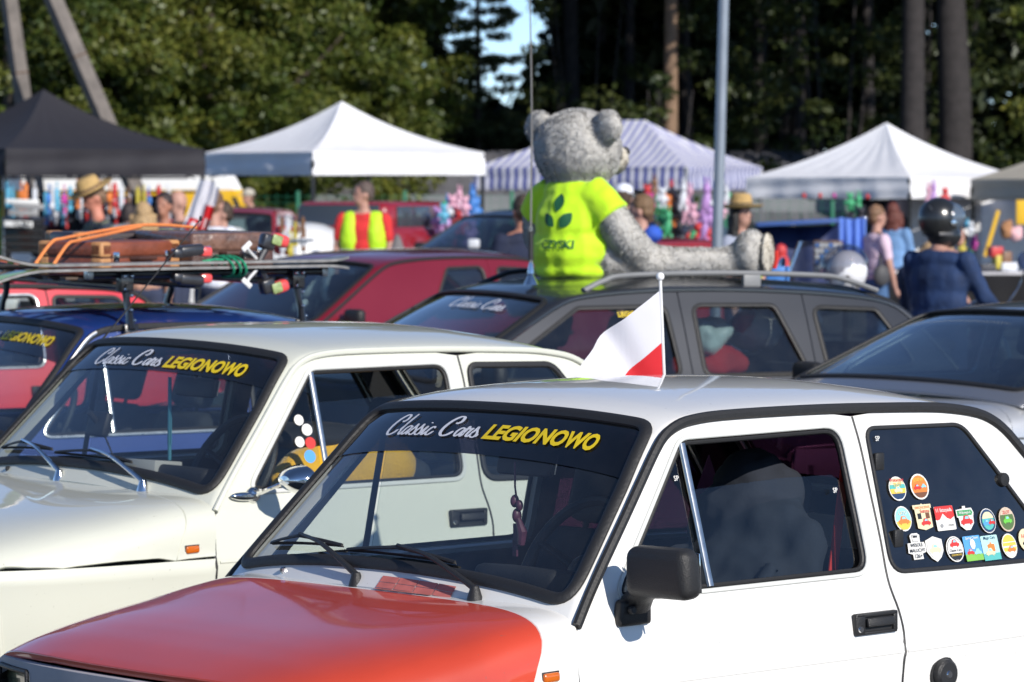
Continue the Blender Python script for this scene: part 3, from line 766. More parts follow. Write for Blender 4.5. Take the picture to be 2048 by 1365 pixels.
car3, cs3 = make_126('classic_hatchback', 'blue classic hatchback carrying a black roof rack with suitcases and skis', carM(*C3), BLUEP, None,
    dict(pillar_chrome=True, far_glass_top=1.235))

car4, cs4 = make_126('classic_hatchback', 'red classic hatchback behind the roof rack of the blue one', carM(-4.32, 18.81, .56, 0, 0, .03), REDP2, None, dict(band=GB))
# ================================================================ other cars (general body)
def scaled(pts, kx=1, kz=1, dx=0, dz=0): return [(x*kx+dx, z*kz+dz) for x, z in pts]
WZ0 = [0, .26, .40, .55, .70, .80, .88, .96, 1.06, 1.20, 1.34, 1.60]
WY0 = [.70, .765, .80, .825, .830, .822, .80, .765, .725, .668, .605, .49]
SED = dict(WZ=WZ0, WY=WY0, taper=(1.1, .12, 2.9, .10, 1.4), z0=.66, seam=.80, wsc=.72, kf=(.75, 2.4),
    C=[(1.16, .93), (1.22, .97), (1.45, 1.10), (1.70, 1.24), (1.86, 1.325), (2.0, 1.36), (2.3, 1.385), (2.7, 1.39), (3.1, 1.375), (3.3, 1.34), (3.55, 1.20), (3.85, 1.02), (3.92, .98)],
    G=[(1.24, .89), (1.30, .93), (1.54, 1.065), (1.78, 1.20), (1.95, 1.285), (2.08, 1.315), (2.35, 1.335), (2.7, 1.338), (3.08, 1.325), (3.27, 1.29), (3.50, 1.16), (3.78, 1.00), (3.86, .955)],
    hood=[(.05, .70), (.12, .76), (.3, .80), (.7, .86), (1.1, .915), (1.4, .93)], hoodn=[(.05, 4), (.9, 4.5), (1.25, 7), (1.4, 7)],
    fx=list(np.round(np.linspace(.05, 1.40, 24), 4)),
    wins=[[(1.50, .955), (2.36, .955), (2.36, 1.285), (2.02, 1.28)], [(2.46, .955), (3.30, .965), (3.10, 1.27), (2.46, 1.287)]],
    rws=(.085, .80), tail=4.2, lines=[1.34, 2.41, 3.38], deck=.96, belt=.90)
WAG = dict(SED); WAG.update(
    C=SED['C'][:9]+[(3.45, 1.352), (3.68, 1.315), (3.80, 1.25), (3.95, 1.08), (4.02, .98), (4.04, .95)],
    G=SED['G'][:9]+[(3.42, 1.300), (3.63, 1.265), (3.74, 1.20), (3.88, 1.05), (3.95, .96), (3.97, .93)],
    wins=[[(1.50, .955), (2.48, .955), (2.46, 1.265), (2.02, 1.262)], [(2.60, .955), (3.14, .955), (3.02, 1.262), (2.60, 1.268)], [(3.24, .965), (3.74, .975), (3.56, 1.235), (3.22, 1.252)]], lines=[1.34, 2.54, 3.18])
def make_car(name, label, M, prm, paint, glassm=None, o=None, group='cars parked on the square'):
    o = o or {}; glassm = glassm or GS
    root = empty(name, label, 'car', M=M, group=group)
    cs = CarSurf(prm); Tf, Ff = cs.Tf, cs.F; res = o.get('res', .07); ws = cs.wsc
    G = crom2(prm['G'], 3); tail = prm['tail']; wb = (.78, tail-.95)
    gend = G[-1]
    for sg in (-1, 1):
        f = cs.side(sg); flp = sg > 0
        gi = off_poly(G, -.012)
        low = .32
        xs = [gi[0][0]-.02]+prm['lines'][1:]+[tail-.05]
        # one panel per door
        names = ['front_door', 'rear_door', 'rear_quarter'] if len(prm['lines']) == 3 else ['front_door', 'rear_quarter']
        L = [prm['lines'][0]-.06]+prm['lines'][1:]
        for k, nm in enumerate(names):
            x0 = L[k]; x1 = L[k+1]-.006 if k+1 < len(L) else None
            top = [p for p in gi if p[0] > x0+.004 and (x1 is None or p[0] < x1-.004)]
            def gz(x): return float(np.interp(x, [p[0] for p in gi], [p[1] for p in gi]))
            if x1 is None:
                poly = [(x0, low), (wb[1]-.32, low)]+[(wb[1]-.32*math.cos(a), low+.30*math.sin(a)) for a in np.linspace(0, math.pi, 12)[1:-1]]+[(wb[1]+.32, low), (tail-.04, .36), (tail, .55), (tail-.01, .80), (tail-.08, prm['deck']-.06), (gend[0]+.02, prm['deck']-.045)]+top[::-1]+[(x0, gz(x0))]
            else:
                poly = [(x0, low), (x1, low), (x1, gz(x1))]+top[::-1]+([(x0, gz(x0))] if k else [(x0, prm['belt']-.03)])
            wn_ = [roundpoly(w, .045, 4) for w in prm['wins'] if min(p[0] for p in w) > x0-.001 and (x1 is None or max(p[0] for p in w) < x1+.001)]
            dpn = patch(nm, clean(poly), wn_, f, paint, root, res, flip=flp, flange=.02)
            for w in wn_:
                r3, n3 = ring_on(f, w, .003, .05, flip=flp); MB().tube(r3, .011, True, 6, n3, (.6, 1)).build('window_seal', o.get('seal', RUB), dpn)
                patch('window_glass', inset(w, .004), [], f, glassm, dpn, .15, flip=flp, off=-.008, flange=0)
            if x1 is not None and k < 2:
                y0 = float(cs.W(np.array(x1-.12), np.array(.84)))*sg
                MB().box((x1-.12, y0+sg*.008, .84), (.13, .02, .03), None, .006).build('door_handle', o.get('handle', PLA), dpn)
        # fender
        fp = [(.12, .36), (wb[0]-.32, low)]+[(wb[0]-.32*math.cos(a), low+.30*math.sin(a)) for a in np.linspace(0, math.pi, 12)[1:-1]]+[(wb[0]+.32, low), (L[0]-.006, low), (L[0]-.006, .795), (.10, .795), (.06, .6)]
        patch('front_fender', fp, [], f, paint, root, res, flip=flp, flange=.02)
        G3, gn = ring_on(f, G, .0, .05, closed=False, flip=flp); MB().tube(G3, .010, False, 6, gn, (.8, 1.1)).build('roof_gutter', o.get('gutter', paint), root)
        wheel(root, wb[0], sg*.70, .30, .17, sg); wheel(root, wb[1], sg*.70, .30, .17, sg)
        MB().box((2.2, sg*.70, .52), (2.2, .03, .44)).build('inner_panel', DARKIN, root)
        if o.get('mirrors', True):
            y0 = float(cs.W(np.array(1.45), np.array(.95)))*sg
            MB().box((1.50, y0+sg*.11, .985), (.07, .17, .10), None, .03, 3).tube([(1.46, y0-sg*.01, .95), (1.49, y0+sg*.06, .965)], .018).build('door_mirror', PLA, root)
    t0, t1 = prm['rws']
    rwt = (cs.tmax-.62, cs.tmax-.10)
    F1 = roundpoly([(t0, -.64), (t0, .64), (t1, .63), (t1, -.63)], .09, 5); F2 = roundpoly([(rwt[0], -.58), (rwt[0], .58), (rwt[1], .60), (rwt[1], -.60)], .08, 4)
    tin = o.get('roof_tone', paint)
    patch('roof', [(0, -ws+.002), (0, ws-.002), (cs.tmax, ws-.002), (cs.tmax, -ws+.002)], [F1, F2], Tf, tin, root, res*.8, flange=.015)
    patch('headliner', [(.08, -ws+.06), (.08, ws-.06), (cs.tmax-.02, ws-.06), (cs.tmax-.02, -ws+.06)], [F1, F2], Tf, TRIM, root, .14, off=-.035, flange=0)
    for nm, FF in (('windscreen', F1), ('rear_window', F2)):
        p_, n_ = ring_on(Tf, inset(FF, .006), .003, .05); w_ = patch(nm, inset(FF, .010), [], Tf, glassm if nm != 'windscreen' else o.get('wglass', glassm), root, .12, off=-.003, flange=0)
        MB().tube(p_, .014, True, 6, n_, (.5, 1)).build('window_seal', RUB, w_)
        if nm == 'windscreen': wso = w_
    # hood
    xh = G[0][0]-.03; dm = cs.dz(.6, .80)
    hf = [(.075+.09*(k/8)**3, cs.dz(.2, .80)*k/8) for k in range(8, -1, -1)]
    hr = [(xh-.03-.05*(k/8)**2, cs.dz(xh-.1, .80)*k/8) for k in range(9)]
    half = hr+[(x, cs.dz(x, .80)) for x in (.9, .7, .5, .3)]+hf
    patch('hood', clean(half+[(x, -d) for x, d in half[::-1]]), [], Ff, o.get('hoodpaint', paint), root, res*.8, flange=.02)
    hr2 = [(x+.006, d) for x, d in hr]; cr_ = [(xh+.075, 0), (xh+.07, .4), (L[0]-.006, cs.dz(L[0], .85)), (L[0]-.006, cs.dz(L[0], .80))]
    patch('cowl', clean(hr2+cr_[::-1]+[(x, -d) for x, d in cr_[1:]]+[(x, -d) for x, d in hr2[::-1][:-1]]), [], Ff, paint, root, res*.7, flange=.02)
    Nf = lambda y, z: np.stack([.05+.12*np.abs(y/.8)**3+.03*np.clip((.74-z)/.3, 0, 1)**2, y, z], 1)
    patch('nose_panel', [(-.76, .36), (.76, .36), (.78, .6), (.76, .735), (-.76, .735), (-.78, .6)], [], Nf, paint, root, .15, flip=True, flange=.02)
    for s in (-1, 1): MB().box((.085, s*.58, .64), (.06, .28, .12), None, .02).build('headlight', P('far_lamp', (.6, .62, .6), .1, coat=1, var=.1), root)
    MB().box((.06, 0, .63), (.05, .80, .10), None, .01).build('grille', PLA, root)
    MB().box((.03, 0, .42), (.12, 1.5, .15), None, .03).build('front_bumper', PLA, root); MB().box((tail, 0, .42), (.12, 1.5, .15), None, .03).build('rear_bumper', PLA, root)
    # tail and deck
    dk = prm['deck']
    hw = lambda x, z: float(cs.W(np.array(x), np.array(z)))-.005
    if gend[0] < tail-.25:
        MB().grid(lambda u, v: ((gend[0]-.02)+(tail-.06-gend[0])*v, (2*u-1)*hw(gend[0]+.1, dk-.06)*(1-.04*v), dk-.02*v-.045*abs(2*u-1)**5), 15, 8).build('boot_lid', paint, root)
    MB().grid(lambda u, v: (tail-.01-.06*max(0, (v-.7)/.3)**2-.05*abs(2*u-1)**4, (2*u-1)*hw(tail-.06, .36+(dk-.40)*v), .34+(dk-.38)*v), 13, 10).build('tail_panel', paint, root)
    for s in (-1, 1): MB().box((tail-.02, s*.62, .74), (.04, .22, .16), None, .01).build('tail_light', P('red_lens', (.35, .01, .01), .15, coat=1, var=.1), root)
    MB().box((2.3, 0, .30), (3.0, 1.44, .06)).box((1.22, 0, .60), (.04, 1.4, .55)).build('floor', DARKIN, root)
    MB().box((1.42, 0, .86), (.36, 1.38, .08), rotm(0, .08, 0), .03).build('dashboard', TRIM, root)
    steering(root, (1.72, -.36, .92), .19)
    sm = o.get('seat', SEATM)
    for s in (-1, 1): seat(root, 1.98, s*.36, sm, h=.54, z=.50)
    MB().box((2.95, 0, .50), (.46, 1.25, .16), None, .04).box((3.22, 0, .74), (.14, 1.25, .50), rotm(0, .25, 0), .05).build('rear_bench', sm, root)
    return root, cs, wso
def mpaint(nm, c, r=.3, metal=.6): return P(nm, c, r, metal=metal, coat=1, var=.04, vs=2)
MAR = P('maroon_paint', (.17, .005, .015), .35, coat=1, var=.06, vs=2)
DGR = P('dark_grey_paint', (.022, .025, .032), .42, metal=.3, coat=.8, var=.06, vs=2, coatr=.08)
SIL = P('silver_paint', (.62, .63, .64), .38, metal=.55, coat=1, var=.03, vs=2)
WP2 = P('far_white_paint', (.78, .78, .77), .35, coat=1, var=.03)
RP2 = P('far_red_paint', (.28, .012, .02), .35, coat=1, var=.08)
NAVYP = P('navy_paint', (.03, .05, .10), .3, coat=1, var=.1)
GLD = glass('green_tinted_glass', (.42, .52, .53), dust=.02)
GLN = glass('neutral_side_glass', (.5, .56, .58), dust=.02)
wagon, csw, wsw = make_car('estate_car', 'dark grey estate car with roof rails carrying a big plush bear', carM(-1.81, 16.69, .45), WAG, DGR, GLN, dict(res=.06, gutter=DGR))
MARP = dict(SED); MARP.update(wins=[[(2.22, .955), (2.76, .955), (2.76, 1.275), (2.46, 1.270)], [(2.88, .955), (3.40, .965), (3.22, 1.25), (2.88, 1.270)]], lines=[1.34, 2.82, 3.46])
maroon, csm, wsm = make_car('sedan', 'maroon car with dark windscreen between the roof rack and the grey estate', carM(-2.69, 23.67, .72), MARP, MAR, GLD, dict(gutter=RUB))
SLV = dict(SED); SLV.update(
    C=[(x, .965+(z-.93)*(.345/.46)) for x, z in SED['C']], G=[(x, .925+(z-.89)*(.345/.46)) for x, z in SED['G']],
    hood=[(.05, .72), (.12, .79), (.3, .83), (.7, .89), (1.1, .935), (1.4, .95)],
    wins=[[(x, .97+(z-.955)*.72) for x, z in w] for w in SED['wins']])
silver, css, wss = make_car('sedan', 'low silver car with a large tinted windscreen at the right edge', carM(.585, 15.215, .62), SLV, SIL, GLD, dict(gutter=RUB, roof_tone=mpaint('slate_metallic', (.30, .31, .34))))  # roof gets a darker grey than the silver body
windscreen_text(csw, wsw, t_base=.655, cap=.075, w0=.06, w1=-.40, w2=-.5, white=WHT, yellow=YEL, legend=False)
# ================================================================ things on the cars
def lp(root_args, p): return carM(*root_args) @ Vector(p)
f1 = cs1.side(-1); f2 = cs2.side(-1)
near1 = lambda x, z, o=0.0: Vector((x, -float(cs1.W(np.array(x), np.array(z)))-o, z))
# ---- black door mirror of the white car
mb = MB().box((1.112, -.672, .842), (.105, .034, .062), rotm(.12, 0, 0), .010, 3, taper=.9)
mb.lathe([(0, .012), (.008, .012), (.010, .008), (.010, 0)], (1.088, -.692, .850), Matrix.Rotation(math.pi/2, 3, 'X'), 12)
mb.tube([(1.12, -.675, .862), (1.115, -.70, .885), (1.10, -.74, .90), (1.09, -.77, .915)], [.040, .034, .030, .034], n=14, flat=(.8, 1))
dm = mb.build('door_mirror', PLA, car1)
mb = MB().box((1.085, -.805, .945), (.072, .195, .118), rotm(0, -.06, .10), .026, 4, taper=.94)
mb.build('mirror_housing', PLA, dm)
MB().box((1.123, -.800, .945), (.004, .165, .092), rotm(0, -.06, .10), .001).build('mirror_glass', CHR, dm)
# ---- chrome door mirror of the cream car
mb = MB().lathe([(0, .014), (.018, .013), (.024, .006), (.026, 0)], (1.085, -.662, .862), Matrix.Rotation(math.pi/2, 3, 'X'), 16)
mb.ell((1.05, -.668, .860), (.055, .012, .014), rotm(0, .05, 0)).tube([(1.085, -.67, .862), (1.095, -.73, .885), (1.11, -.78, .905)], [.008, .006, .007])
cm = mb.build('door_mirror', CHR, car2)
prof = [(.0, -.052), (.020, -.050), (.040, -.032), (.056, -.005), (.062, .018), (.060, .021), (.054, .019)]
MB().lathe(prof, (1.140, -.80, .915), Matrix.Rotation(.12, 3, 'Z') @ Matrix.Rotation(math.pi/2, 3, 'Y') @ Matrix.Diagonal((.72, 1.15, 1.0)), 28).build('mirror_housing', CHR, cm)
MB().lathe([(0, 0), (.056, 0), (.056, -.003)], (1.158, -.797, .915), Matrix.Rotation(.12, 3, 'Z') @ Matrix.Rotation(math.pi/2, 3, 'Y') @ Matrix.Diagonal((.72, 1.15, 1.0)), 28).build('mirror_glass', CHR, cm)

# ---- stickers: each a small printed sheet on the quarter window
def sheet(name, pts, x, z, m, parent, off, f=f1, fan=True):
    V = np.array([(x+a, z+b) for a, b in pts]); return decal(name, V, [tuple(range(len(pts)))], f, m, parent, off=off)
def ellp(a, b, n=20, cx=0, cy=0): return [(cx+a*math.cos(t), cy+b*math.sin(t)) for t in np.linspace(0, 2*math.pi, n+1)[:-1]]
def rrect(a, b, r=.004): return roundpoly([(-a, -b), (a, -b), (a, b), (-a, b)], r, 3)
def col(nm, c): return P('print_'+nm, c, .45, coat=.4, var=.03, vs=40)
cW, cK, cR, cO, cY, cG, cT, cB, cN, cC, cS = (col('white', (.78, .77, .73)), col('black', (.02, .02, .02)), col('red', (.62, .04, .03)), col('orange', (.75, .22, .04)), col('yellow', (.80, .55, .08)),
    col('green', (.07, .32, .12)), col('teal', (.10, .45, .42)), col('blue', (.10, .35, .70)), col('navy', (.02, .05, .12)), col('cream', (.75, .66, .42)), col('sky', (.30, .62, .75)))
car_shape = [(-1, -.25), (-.95, .1), (-.6, .2), (-.35, .62), (.35, .65), (.62, .2), (1, .08), (1, -.28), (.75, -.28), (.62, -.48), (.42, -.28), (-.42, -.28), (-.6, -.48), (-.78, -.28)]
def mini_car(par, x, z, s, m, off):
    sheet('printed_car', [(a*s, b*s) for a, b in car_shape], x, z, m, par, off); sheet('printed_window', [(-.28*s, .25*s), (-.16*s, .52*s), (.26*s, .54*s), (.42*s, .25*s)], x, z, cS, par, off+.0004)
def words(par, txt, x, z, w, m, off, bold=.01, f=f1):
    V, F = font_mesh(txt, 1.0, bold); V = V-(V.max(0)+V.min(0))/2; s = w/(V[:, 0].max()*2); V = V*s
    decal('printed_words', np.stack([x+V[:, 0], z+V[:, 1]], 1), F, f, m, par, off=off)
qroot = car1
def sticker(desc, base, bm, x, z, layers):
    o = sheet('sticker', base, x, z, bm, qroot, .0056); o['label'] = desc
    for i, L in enumerate(layers):
        off = .0060+.0004*i
        if L[0] == 'p': sheet('printed_shape', L[1], x, z, L[2], o, off)
        elif L[0] == 'c': mini_car(o, x+L[1], z+L[2], L[3], L[4], off)
        elif L[0] == 't': words(o, L[1], x+L[2], z+L[3], L[4], L[5], off)
    return o
def band(a, b, y0, y1, n=9):
    """slice of an ellipse a x b between heights y0 and y1"""
    ys = np.linspace(y0, y1, n); R_ = [(a*math.sqrt(max(0, 1-(y/b)**2)), y) for y in ys]; return R_+[(-x, y) for x, y in R_[::-1]]
E_ = (.031, .030)
sticker('oval holiday sticker with red script and a green field', ellp(.031, .030), cW, 2.080, 1.064, [('p', band(.028, .027, -.026, -.012), cN), ('p', band(.028, .027, -.012, .0), cY), ('p', band(.028, .027, .0, .012), cT), ('p', band(.028, .027, .010, .026), cC), ('c', 0, -.004, .015, cC), ('t', 'Wakacyjny', 0, .020, .050, cR), ('t', 'ZLOT', 0, .010, .030, cY)])
sticker('oval orange autumn sticker with two small cars', ellp(.034, .032), cW, 2.162, 1.064, [('p', ellp(.029, .028), cO), ('p', band(.029, .028, -.027, -.014), col('brown', (.18, .07, .03))), ('c', -.010, -.002, .013, cR), ('c', .014, .0, .009, cS), ('t', 'JESIENNY', 0, .016, .046, cY)])
sticker('oval sticker with an orange car on a yellow road', ellp(.030, .031), cW, 2.078, .990, [('p', ellp(.027, .028), cS), ('p', band(.027, .028, -.027, -.006), cY), ('c', .0, -.006, .020, cO), ('t', 'LATO', 0, .014, .03, cC)])
sticker('cream sticker shaped like a garage with a small car', [(-.028, -.026), (0, -.032), (.028, -.026), (.029, .020), (.034, .022), (.034, .031), (.004, .031), (0, .034), (-.004, .031), (-.034, .031), (-.034, .022), (-.029, .020)], cC, 2.154, .989, [('p', [(-.022, -.004), (-.008, -.004), (-.008, .010), (-.022, .010)], cK), ('p', [(.008, -.004), (.022, -.004), (.022, .010), (.008, .010)], col('brown', (.18, .07, .03))), ('c', .004, -.014, .017, cR), ('t', 'ZAKONCZENIE', 0, .024, .056, cO), ('t', 'Sezonu', .006, .015, .034, cR)])
sticker('red and white rectangular sticker reading 11 listopada', rrect(.036, .030), cW, 2.233, .981, [('p', [(-.036, -.002), (-.036, .026), (-.033, .030), (.033, .030), (.036, .026), (.036, .003), (.020, -.004), (.008, .0), (-.006, .012), (-.020, -.002), (-.030, -.004)], cR), ('t', '11 listopada', 0, .019, .060, cW), ('p', ellp(.006, .005, 10, -.018, -.018), col('grey', (.3, .3, .3))), ('t', 'POLSKA', .018, -.018, .022, cK)])
sticker('green road sign sticker above a red car', [(-.034, .004), (-.028, .002), (-.026, -.018), (-.008, -.030), (.010, -.030), (.028, -.014), (.030, .002), (.034, .012), (.028, .024), (.005, .024), (.005, .030), (-.007, .030), (-.007, .024), (-.034, .022)], cW, 2.313, .976, [('p', [(-.031, .006), (.024, .006), (.030, .013), (.024, .020), (-.031, .020)], cG), ('t', 'Wilkowyje 6', -.002, .013, .046, cW), ('c', .0, -.008, .023, cR)])
sticker('round dark blue sticker with a blue and a red car', ellp(.032, .031), cW, 2.398, .963, [('p', ellp(.030, .029), cN), ('p', ellp(.024, .023), cT), ('p', band(.024, .023, .006, .022), cC), ('c', -.008, -.006, .015, cB), ('c', .012, -.005, .013, cR)])
sticker('round brown sticker with a bright green car', ellp(.033, .031), col('beige', (.62, .5, .38)), 2.477, .961, [('p', ellp(.029, .027), col('forest', (.10, .16, .05))), ('p', band(.029, .027, .012, .026), col('beige', (.62, .5, .38))), ('c', .0, -.003, .018, col('lime', (.15, .55, .06))), ('t', 'ZLOT', 0, .018, .03, cR)])
ms = sticker('white sticker with a drawn car front reading WESOLE MALUCHY 126', [(-.018, -.031), (.018, -.031), (.018, -.018), (.033, -.014), (.033, .002), (.030, .010), (.016, .010), (.018, .028), (.010, .033), (-.010, .033), (-.018, .028), (-.016, .010), (-.030, .010), (-.033, -.014), (-.018, -.018)], cW, 2.106, .919,
    [('p', roundpoly([(-.011, .012), (.011, .012), (.012, .029), (-.012, .029)], .003, 2), cK), ('p', roundpoly([(-.010, .013), (.010, .013), (.011, .028), (-.011, .028)], .003, 2), cW), ('p', [(-.008, .022), (.008, .022), (.008, .027), (-.008, .027)], cK), ('t', 'WESOLE', 0, .004, .046, cK), ('t', 'MALUCHY', 0, -.009, .056, cK), ('t', '126+', 0, -.023, .026, cK)])
sticker('shield shaped cream sticker with a cream car', [(-.031, .022), (0, .031), (.031, .022), (.031, -.006), (.018, -.022), (0, -.032), (-.018, -.022), (-.031, -.006)], cW, 2.172, .909, [('p', [(-.027, .019), (0, .027), (.027, .019), (.027, -.006), (.015, -.020), (0, -.028), (-.015, -.020), (-.027, -.006)], col('greyish', (.55, .55, .50))), ('p', [(-.025, .017), (0, .025), (.025, .017), (.025, -.005), (.014, -.018), (0, -.026), (-.014, -.018), (-.025, -.005)], cW), ('c', 0, -.002, .022, cC)])
sticker('round sticker with a red car above black and yellow lettering', ellp(.033, .032), cW, 2.247, .903, [('p', ellp(.030, .029), cK), ('p', ellp(.0285, .0275), cW), ('p', band(.0285, .0275, -.0265, -.010), cK), ('c', 0, .012, .018, cR), ('t', 'Classic Cars', 0, -.003, .046, cK), ('t', 'LEGIONOWO', 0, -.015, .040, cY)])
sticker('blue and green rectangular sticker with a red and a blue car', rrect(.034, .031), cB, 2.317, .900, [('p', [(-.034, -.031), (.034, -.031), (.034, -.016), (.010, -.010), (-.034, -.014)], col('grass', (.22, .50, .08))), ('c', -.013, -.010, .014, cR), ('c', .015, -.011, .014, cS), ('p', ellp(.010, .013, 12, 0, .010), cW), ('t', 'Spring Classic', 0, .025, .05, cW)])
sticker('pale turquoise rectangular sticker with an orange house', rrect(.034, .031), col('aqua', (.45, .72, .70)), 2.387, .896, [('p', [(-.034, -.031), (.034, -.031), (.034, -.014), (-.034, -.014)], cT), ('p', [(-.012, -.010), (.016, -.010), (.016, .008), (.004, .010), (.002, .016), (-.002, .010), (-.012, .008)], cO), ('c', -.006, -.012, .018, cC), ('t', 'Magic Cars', 0, .024, .046, cN)])
sticker('round sunset sticker with an orange car', ellp(.031, .031), cW, 2.465, .895, [('p', ellp(.028, .028), cY), ('p', band(.028, .028, -.004, .0), cW), ('p', band(.028, .028, -.027, -.014), cW), ('p', band(.028, .028, .008, .010), cW), ('c', .004, -.010, .016, cO)])
sticker('yellow round sticker with red lettering at the rear edge of the window', ellp(.028, .028), cC, 2.537, .905, [('t', 'RAJD', 0, .008, .03, cR), ('c', 0, -.008, .015, cK)])
for (sx, sz) in ((1.345, 1.135), (1.868, 1.075), (2.046, 1.190)):
    s_ = words(qroot, 'SP', sx, sz, .016, cW, -.002 if sx < 2 else .006)
# ---- faded pink print on the cowl of the white car (flat stickers)
PK = P('print_faded_red', (.58, .16, .13), .5, var=.12, vs=40, coat=.4)
for (d0, d1) in ((-.215, -.165), (-.163, -.110), (-.108, -.055), (-.053, -.004)):
    V = np.array([(.876, d0), (.886, d0), (.886, d1), (.876, d1)]); decal('cowl_sticker', V, [(0, 1, 2, 3)], cs1.F, PK, car1, off=.0035)
    for (ta, tb_) in ((.001, .017), (.0185, .036)):
        V = np.array([(ta, d0), (tb_, d0), (tb_, d1), (ta, d1)]); decal('cowl_sticker', V, [(0, 1, 2, 3)], cs1.Tf, PK, car1, off=.0022)
# ---- bobbles hanging from the interior mirror
kb = MB().tube([(1.20, -.16, 1.16), (1.197, -.163, 1.10), (1.20, -.165, 1.07)], .0025)
kb.ell((1.20, -.158, 1.065), (.012, .010, .016)).ell((1.20, -.175, 1.055), (.010, .009, .014)).ell((1.20, -.165, 1.03), (.013, .010, .018))
kb.tube([(1.20, -.165, 1.03), (1.20, -.185, .99), (1.20, -.18, .96)], [.006, .012, .009]).box((1.20, -.165, .985), (.006, .022, .05)).box((1.20, -.158, .95), (.006, .014, .04))
hang = kb.build('mirror_pendant', P('pendant_plum', (.10, .03, .06), .4, var=.3, vs=60), None); hang.parent = None
hang.matrix_world = carM(*C1); tag(hang, 'dark beaded pendant hanging from the mirror of the red-hooded white car', 'pendant')
# ---- jacket thrown over the driver's seat
def fuse(mb, name, m, parent=None, vox=.02, smooth=2, disp=0, dscale=6, dec=None):
    o = mb.build(name, m, None, smooth=False)
    r = o.modifiers.new('r', 'REMESH'); r.mode = 'VOXEL'; r.voxel_size = vox
    s = o.modifiers.new('s', 'SMOOTH'); s.iterations = smooth; s.factor = .6
    if dec:
        d_ = o.modifiers.new('d', 'DECIMATE'); d_.ratio = dec
    me = D.meshes.new_from_object(o.evaluated_get(bpy.context.evaluated_depsgraph_get()))
    old = o.data; nm = o.name; D.objects.remove(o); D.meshes.remove(old)
    if disp > 0:
        from mathutils import noise
        me.update(); nr = [v.normal.copy() for v in me.vertices]
        for v, n_ in zip(me.vertices, nr):
            v.co += n_*(noise.fractal(v.co*dscale, .8, 2.0, 3)*disp)
    me.materials.clear(); me.materials.append(m); me.shade_smooth(); me.name = name
    return link(name, me, parent)
JK = P('grey_blue_cloth', (.014, .018, .028), .95, var=.3, vs=8, bump=.15, bs=60)
mj = MB().ell((1.865, -.34, 1.05), (.085, .125, .11)).ell((1.83, -.34, .95), (.11, .20, .13), rotm(0, -.2, 0)).ell((1.76, -.35, .84), (.14, .23, .12)).ell((1.62, -.38, .77), (.18, .19, .09), rotm(0, .5, 0)).ell((1.48, -.40, .72), (.16, .14, .07), rotm(0, .3, 0)).tube([(1.84, -.50, .98), (1.80, -.55, .86), (1.84, -.56, .72)], [.045, .06, .05], n=10).tube([(1.70, -.55, .90), (1.62, -.57, .80), (1.56, -.55, .70)], [.03, .035, .03], n=8)
jk = fuse(mj, 'jacket', JK, None, .014, 3, .028, 6); jk.matrix_world = carM(*C1); tag(jk, 'grey blue jacket draped over the driver seat of the white car', 'jacket')
MB().box((1.945, -.53, .98), (.03, .004, .34), rotm(0, .18, 0)).build('seat_belt', P('red_belt', (.55, .03, .02), .7), car1)
PKP = P('pink_reflection', (.40, .13, .26), .8, var=.15)  # pink sheet added in place of light reflected through the glass
for (c_, lb_) in (((2.10, .10, 1.03), 'added pink triangle standing for reflected light behind the driver seat of the white car'),):
    o_ = MB().prism([(-.055, -.06), (.060, -.075), (.004, .085)], .004, c_, rotm(math.pi/2, 0, -.3)).build('light_patch', PKP, None); o_.matrix_world = carM(*C1); tag(o_, lb_, 'light_patch')
# ---- orange cushion and dark bag inside the cream car
YC = P('yellow_plush', (.90, .46, .01), .9, var=.12, vs=12, bump=.5, bs=90, sheen=.4)
mj = MB().ell((1.60, -.44, .85), (.27, .13, .15)).ell((1.74, -.44, .90), (.12, .12, .11))
cu = fuse(mj, 'cushion', YC, None, .02, 3, .02, 7); cu.matrix_world = carM(*C2); tag(cu, 'bright yellow plush cushion on the front seat of the cream car', 'cushion')
mj = MB().ell((1.55, -.34, 1.00), (.20, .17, .045)).box((1.57, -.34, 1.025), (.30, .26, .02), rotm(0, .1, 0), .008)
cu = fuse(mj, 'cap', P('black_cloth', (.012, .012, .015), .9, var=.2), None, .014, 2); cu.matrix_world = carM(*C2); tag(cu, 'black cap lying on the yellow cushion in the cream car', 'cap')
for (x_, z_, s_, c_) in ((1.31, 1.075, .018, cW), (1.335, 1.045, .020, cW), (1.34, 1.005, .020, cR), (1.30, 1.01, .018, cW), (1.33, .965, .022, cB)):
    V = np.array([(x_+a, z_+b) for a, b in ellp(s_, s_*.9)]); o_ = decal('window_sticker', V, [tuple(range(len(V)))], f2, c_, car2, off=-.004)
f4 = cs4.side(-1)
for (x_, z_, a_, m_) in ((1.82, .93, .035, cW), (1.70, .99, .018, cR), (1.74, 1.05, .014, cW)):
    decal('window_sticker', np.array([(x_+u, z_+v) for u, v in ellp(a_, a_)]), [tuple(range(20))], f4, m_, car4, off=-.003)
# aerial of the cream car
at = MB().tube([(1.34, .535, 1.24), (1.40, .53, 1.30), (1.74, .50, 1.66)], [.005, .003, .0022], n=6).lathe([(0, .012), (.010, .010), (.012, 0)], (1.34, .54, 1.235), None, 10).ell((1.742, .50, 1.664), (.006, .006, .009)).build('aerial', PLA, car2)
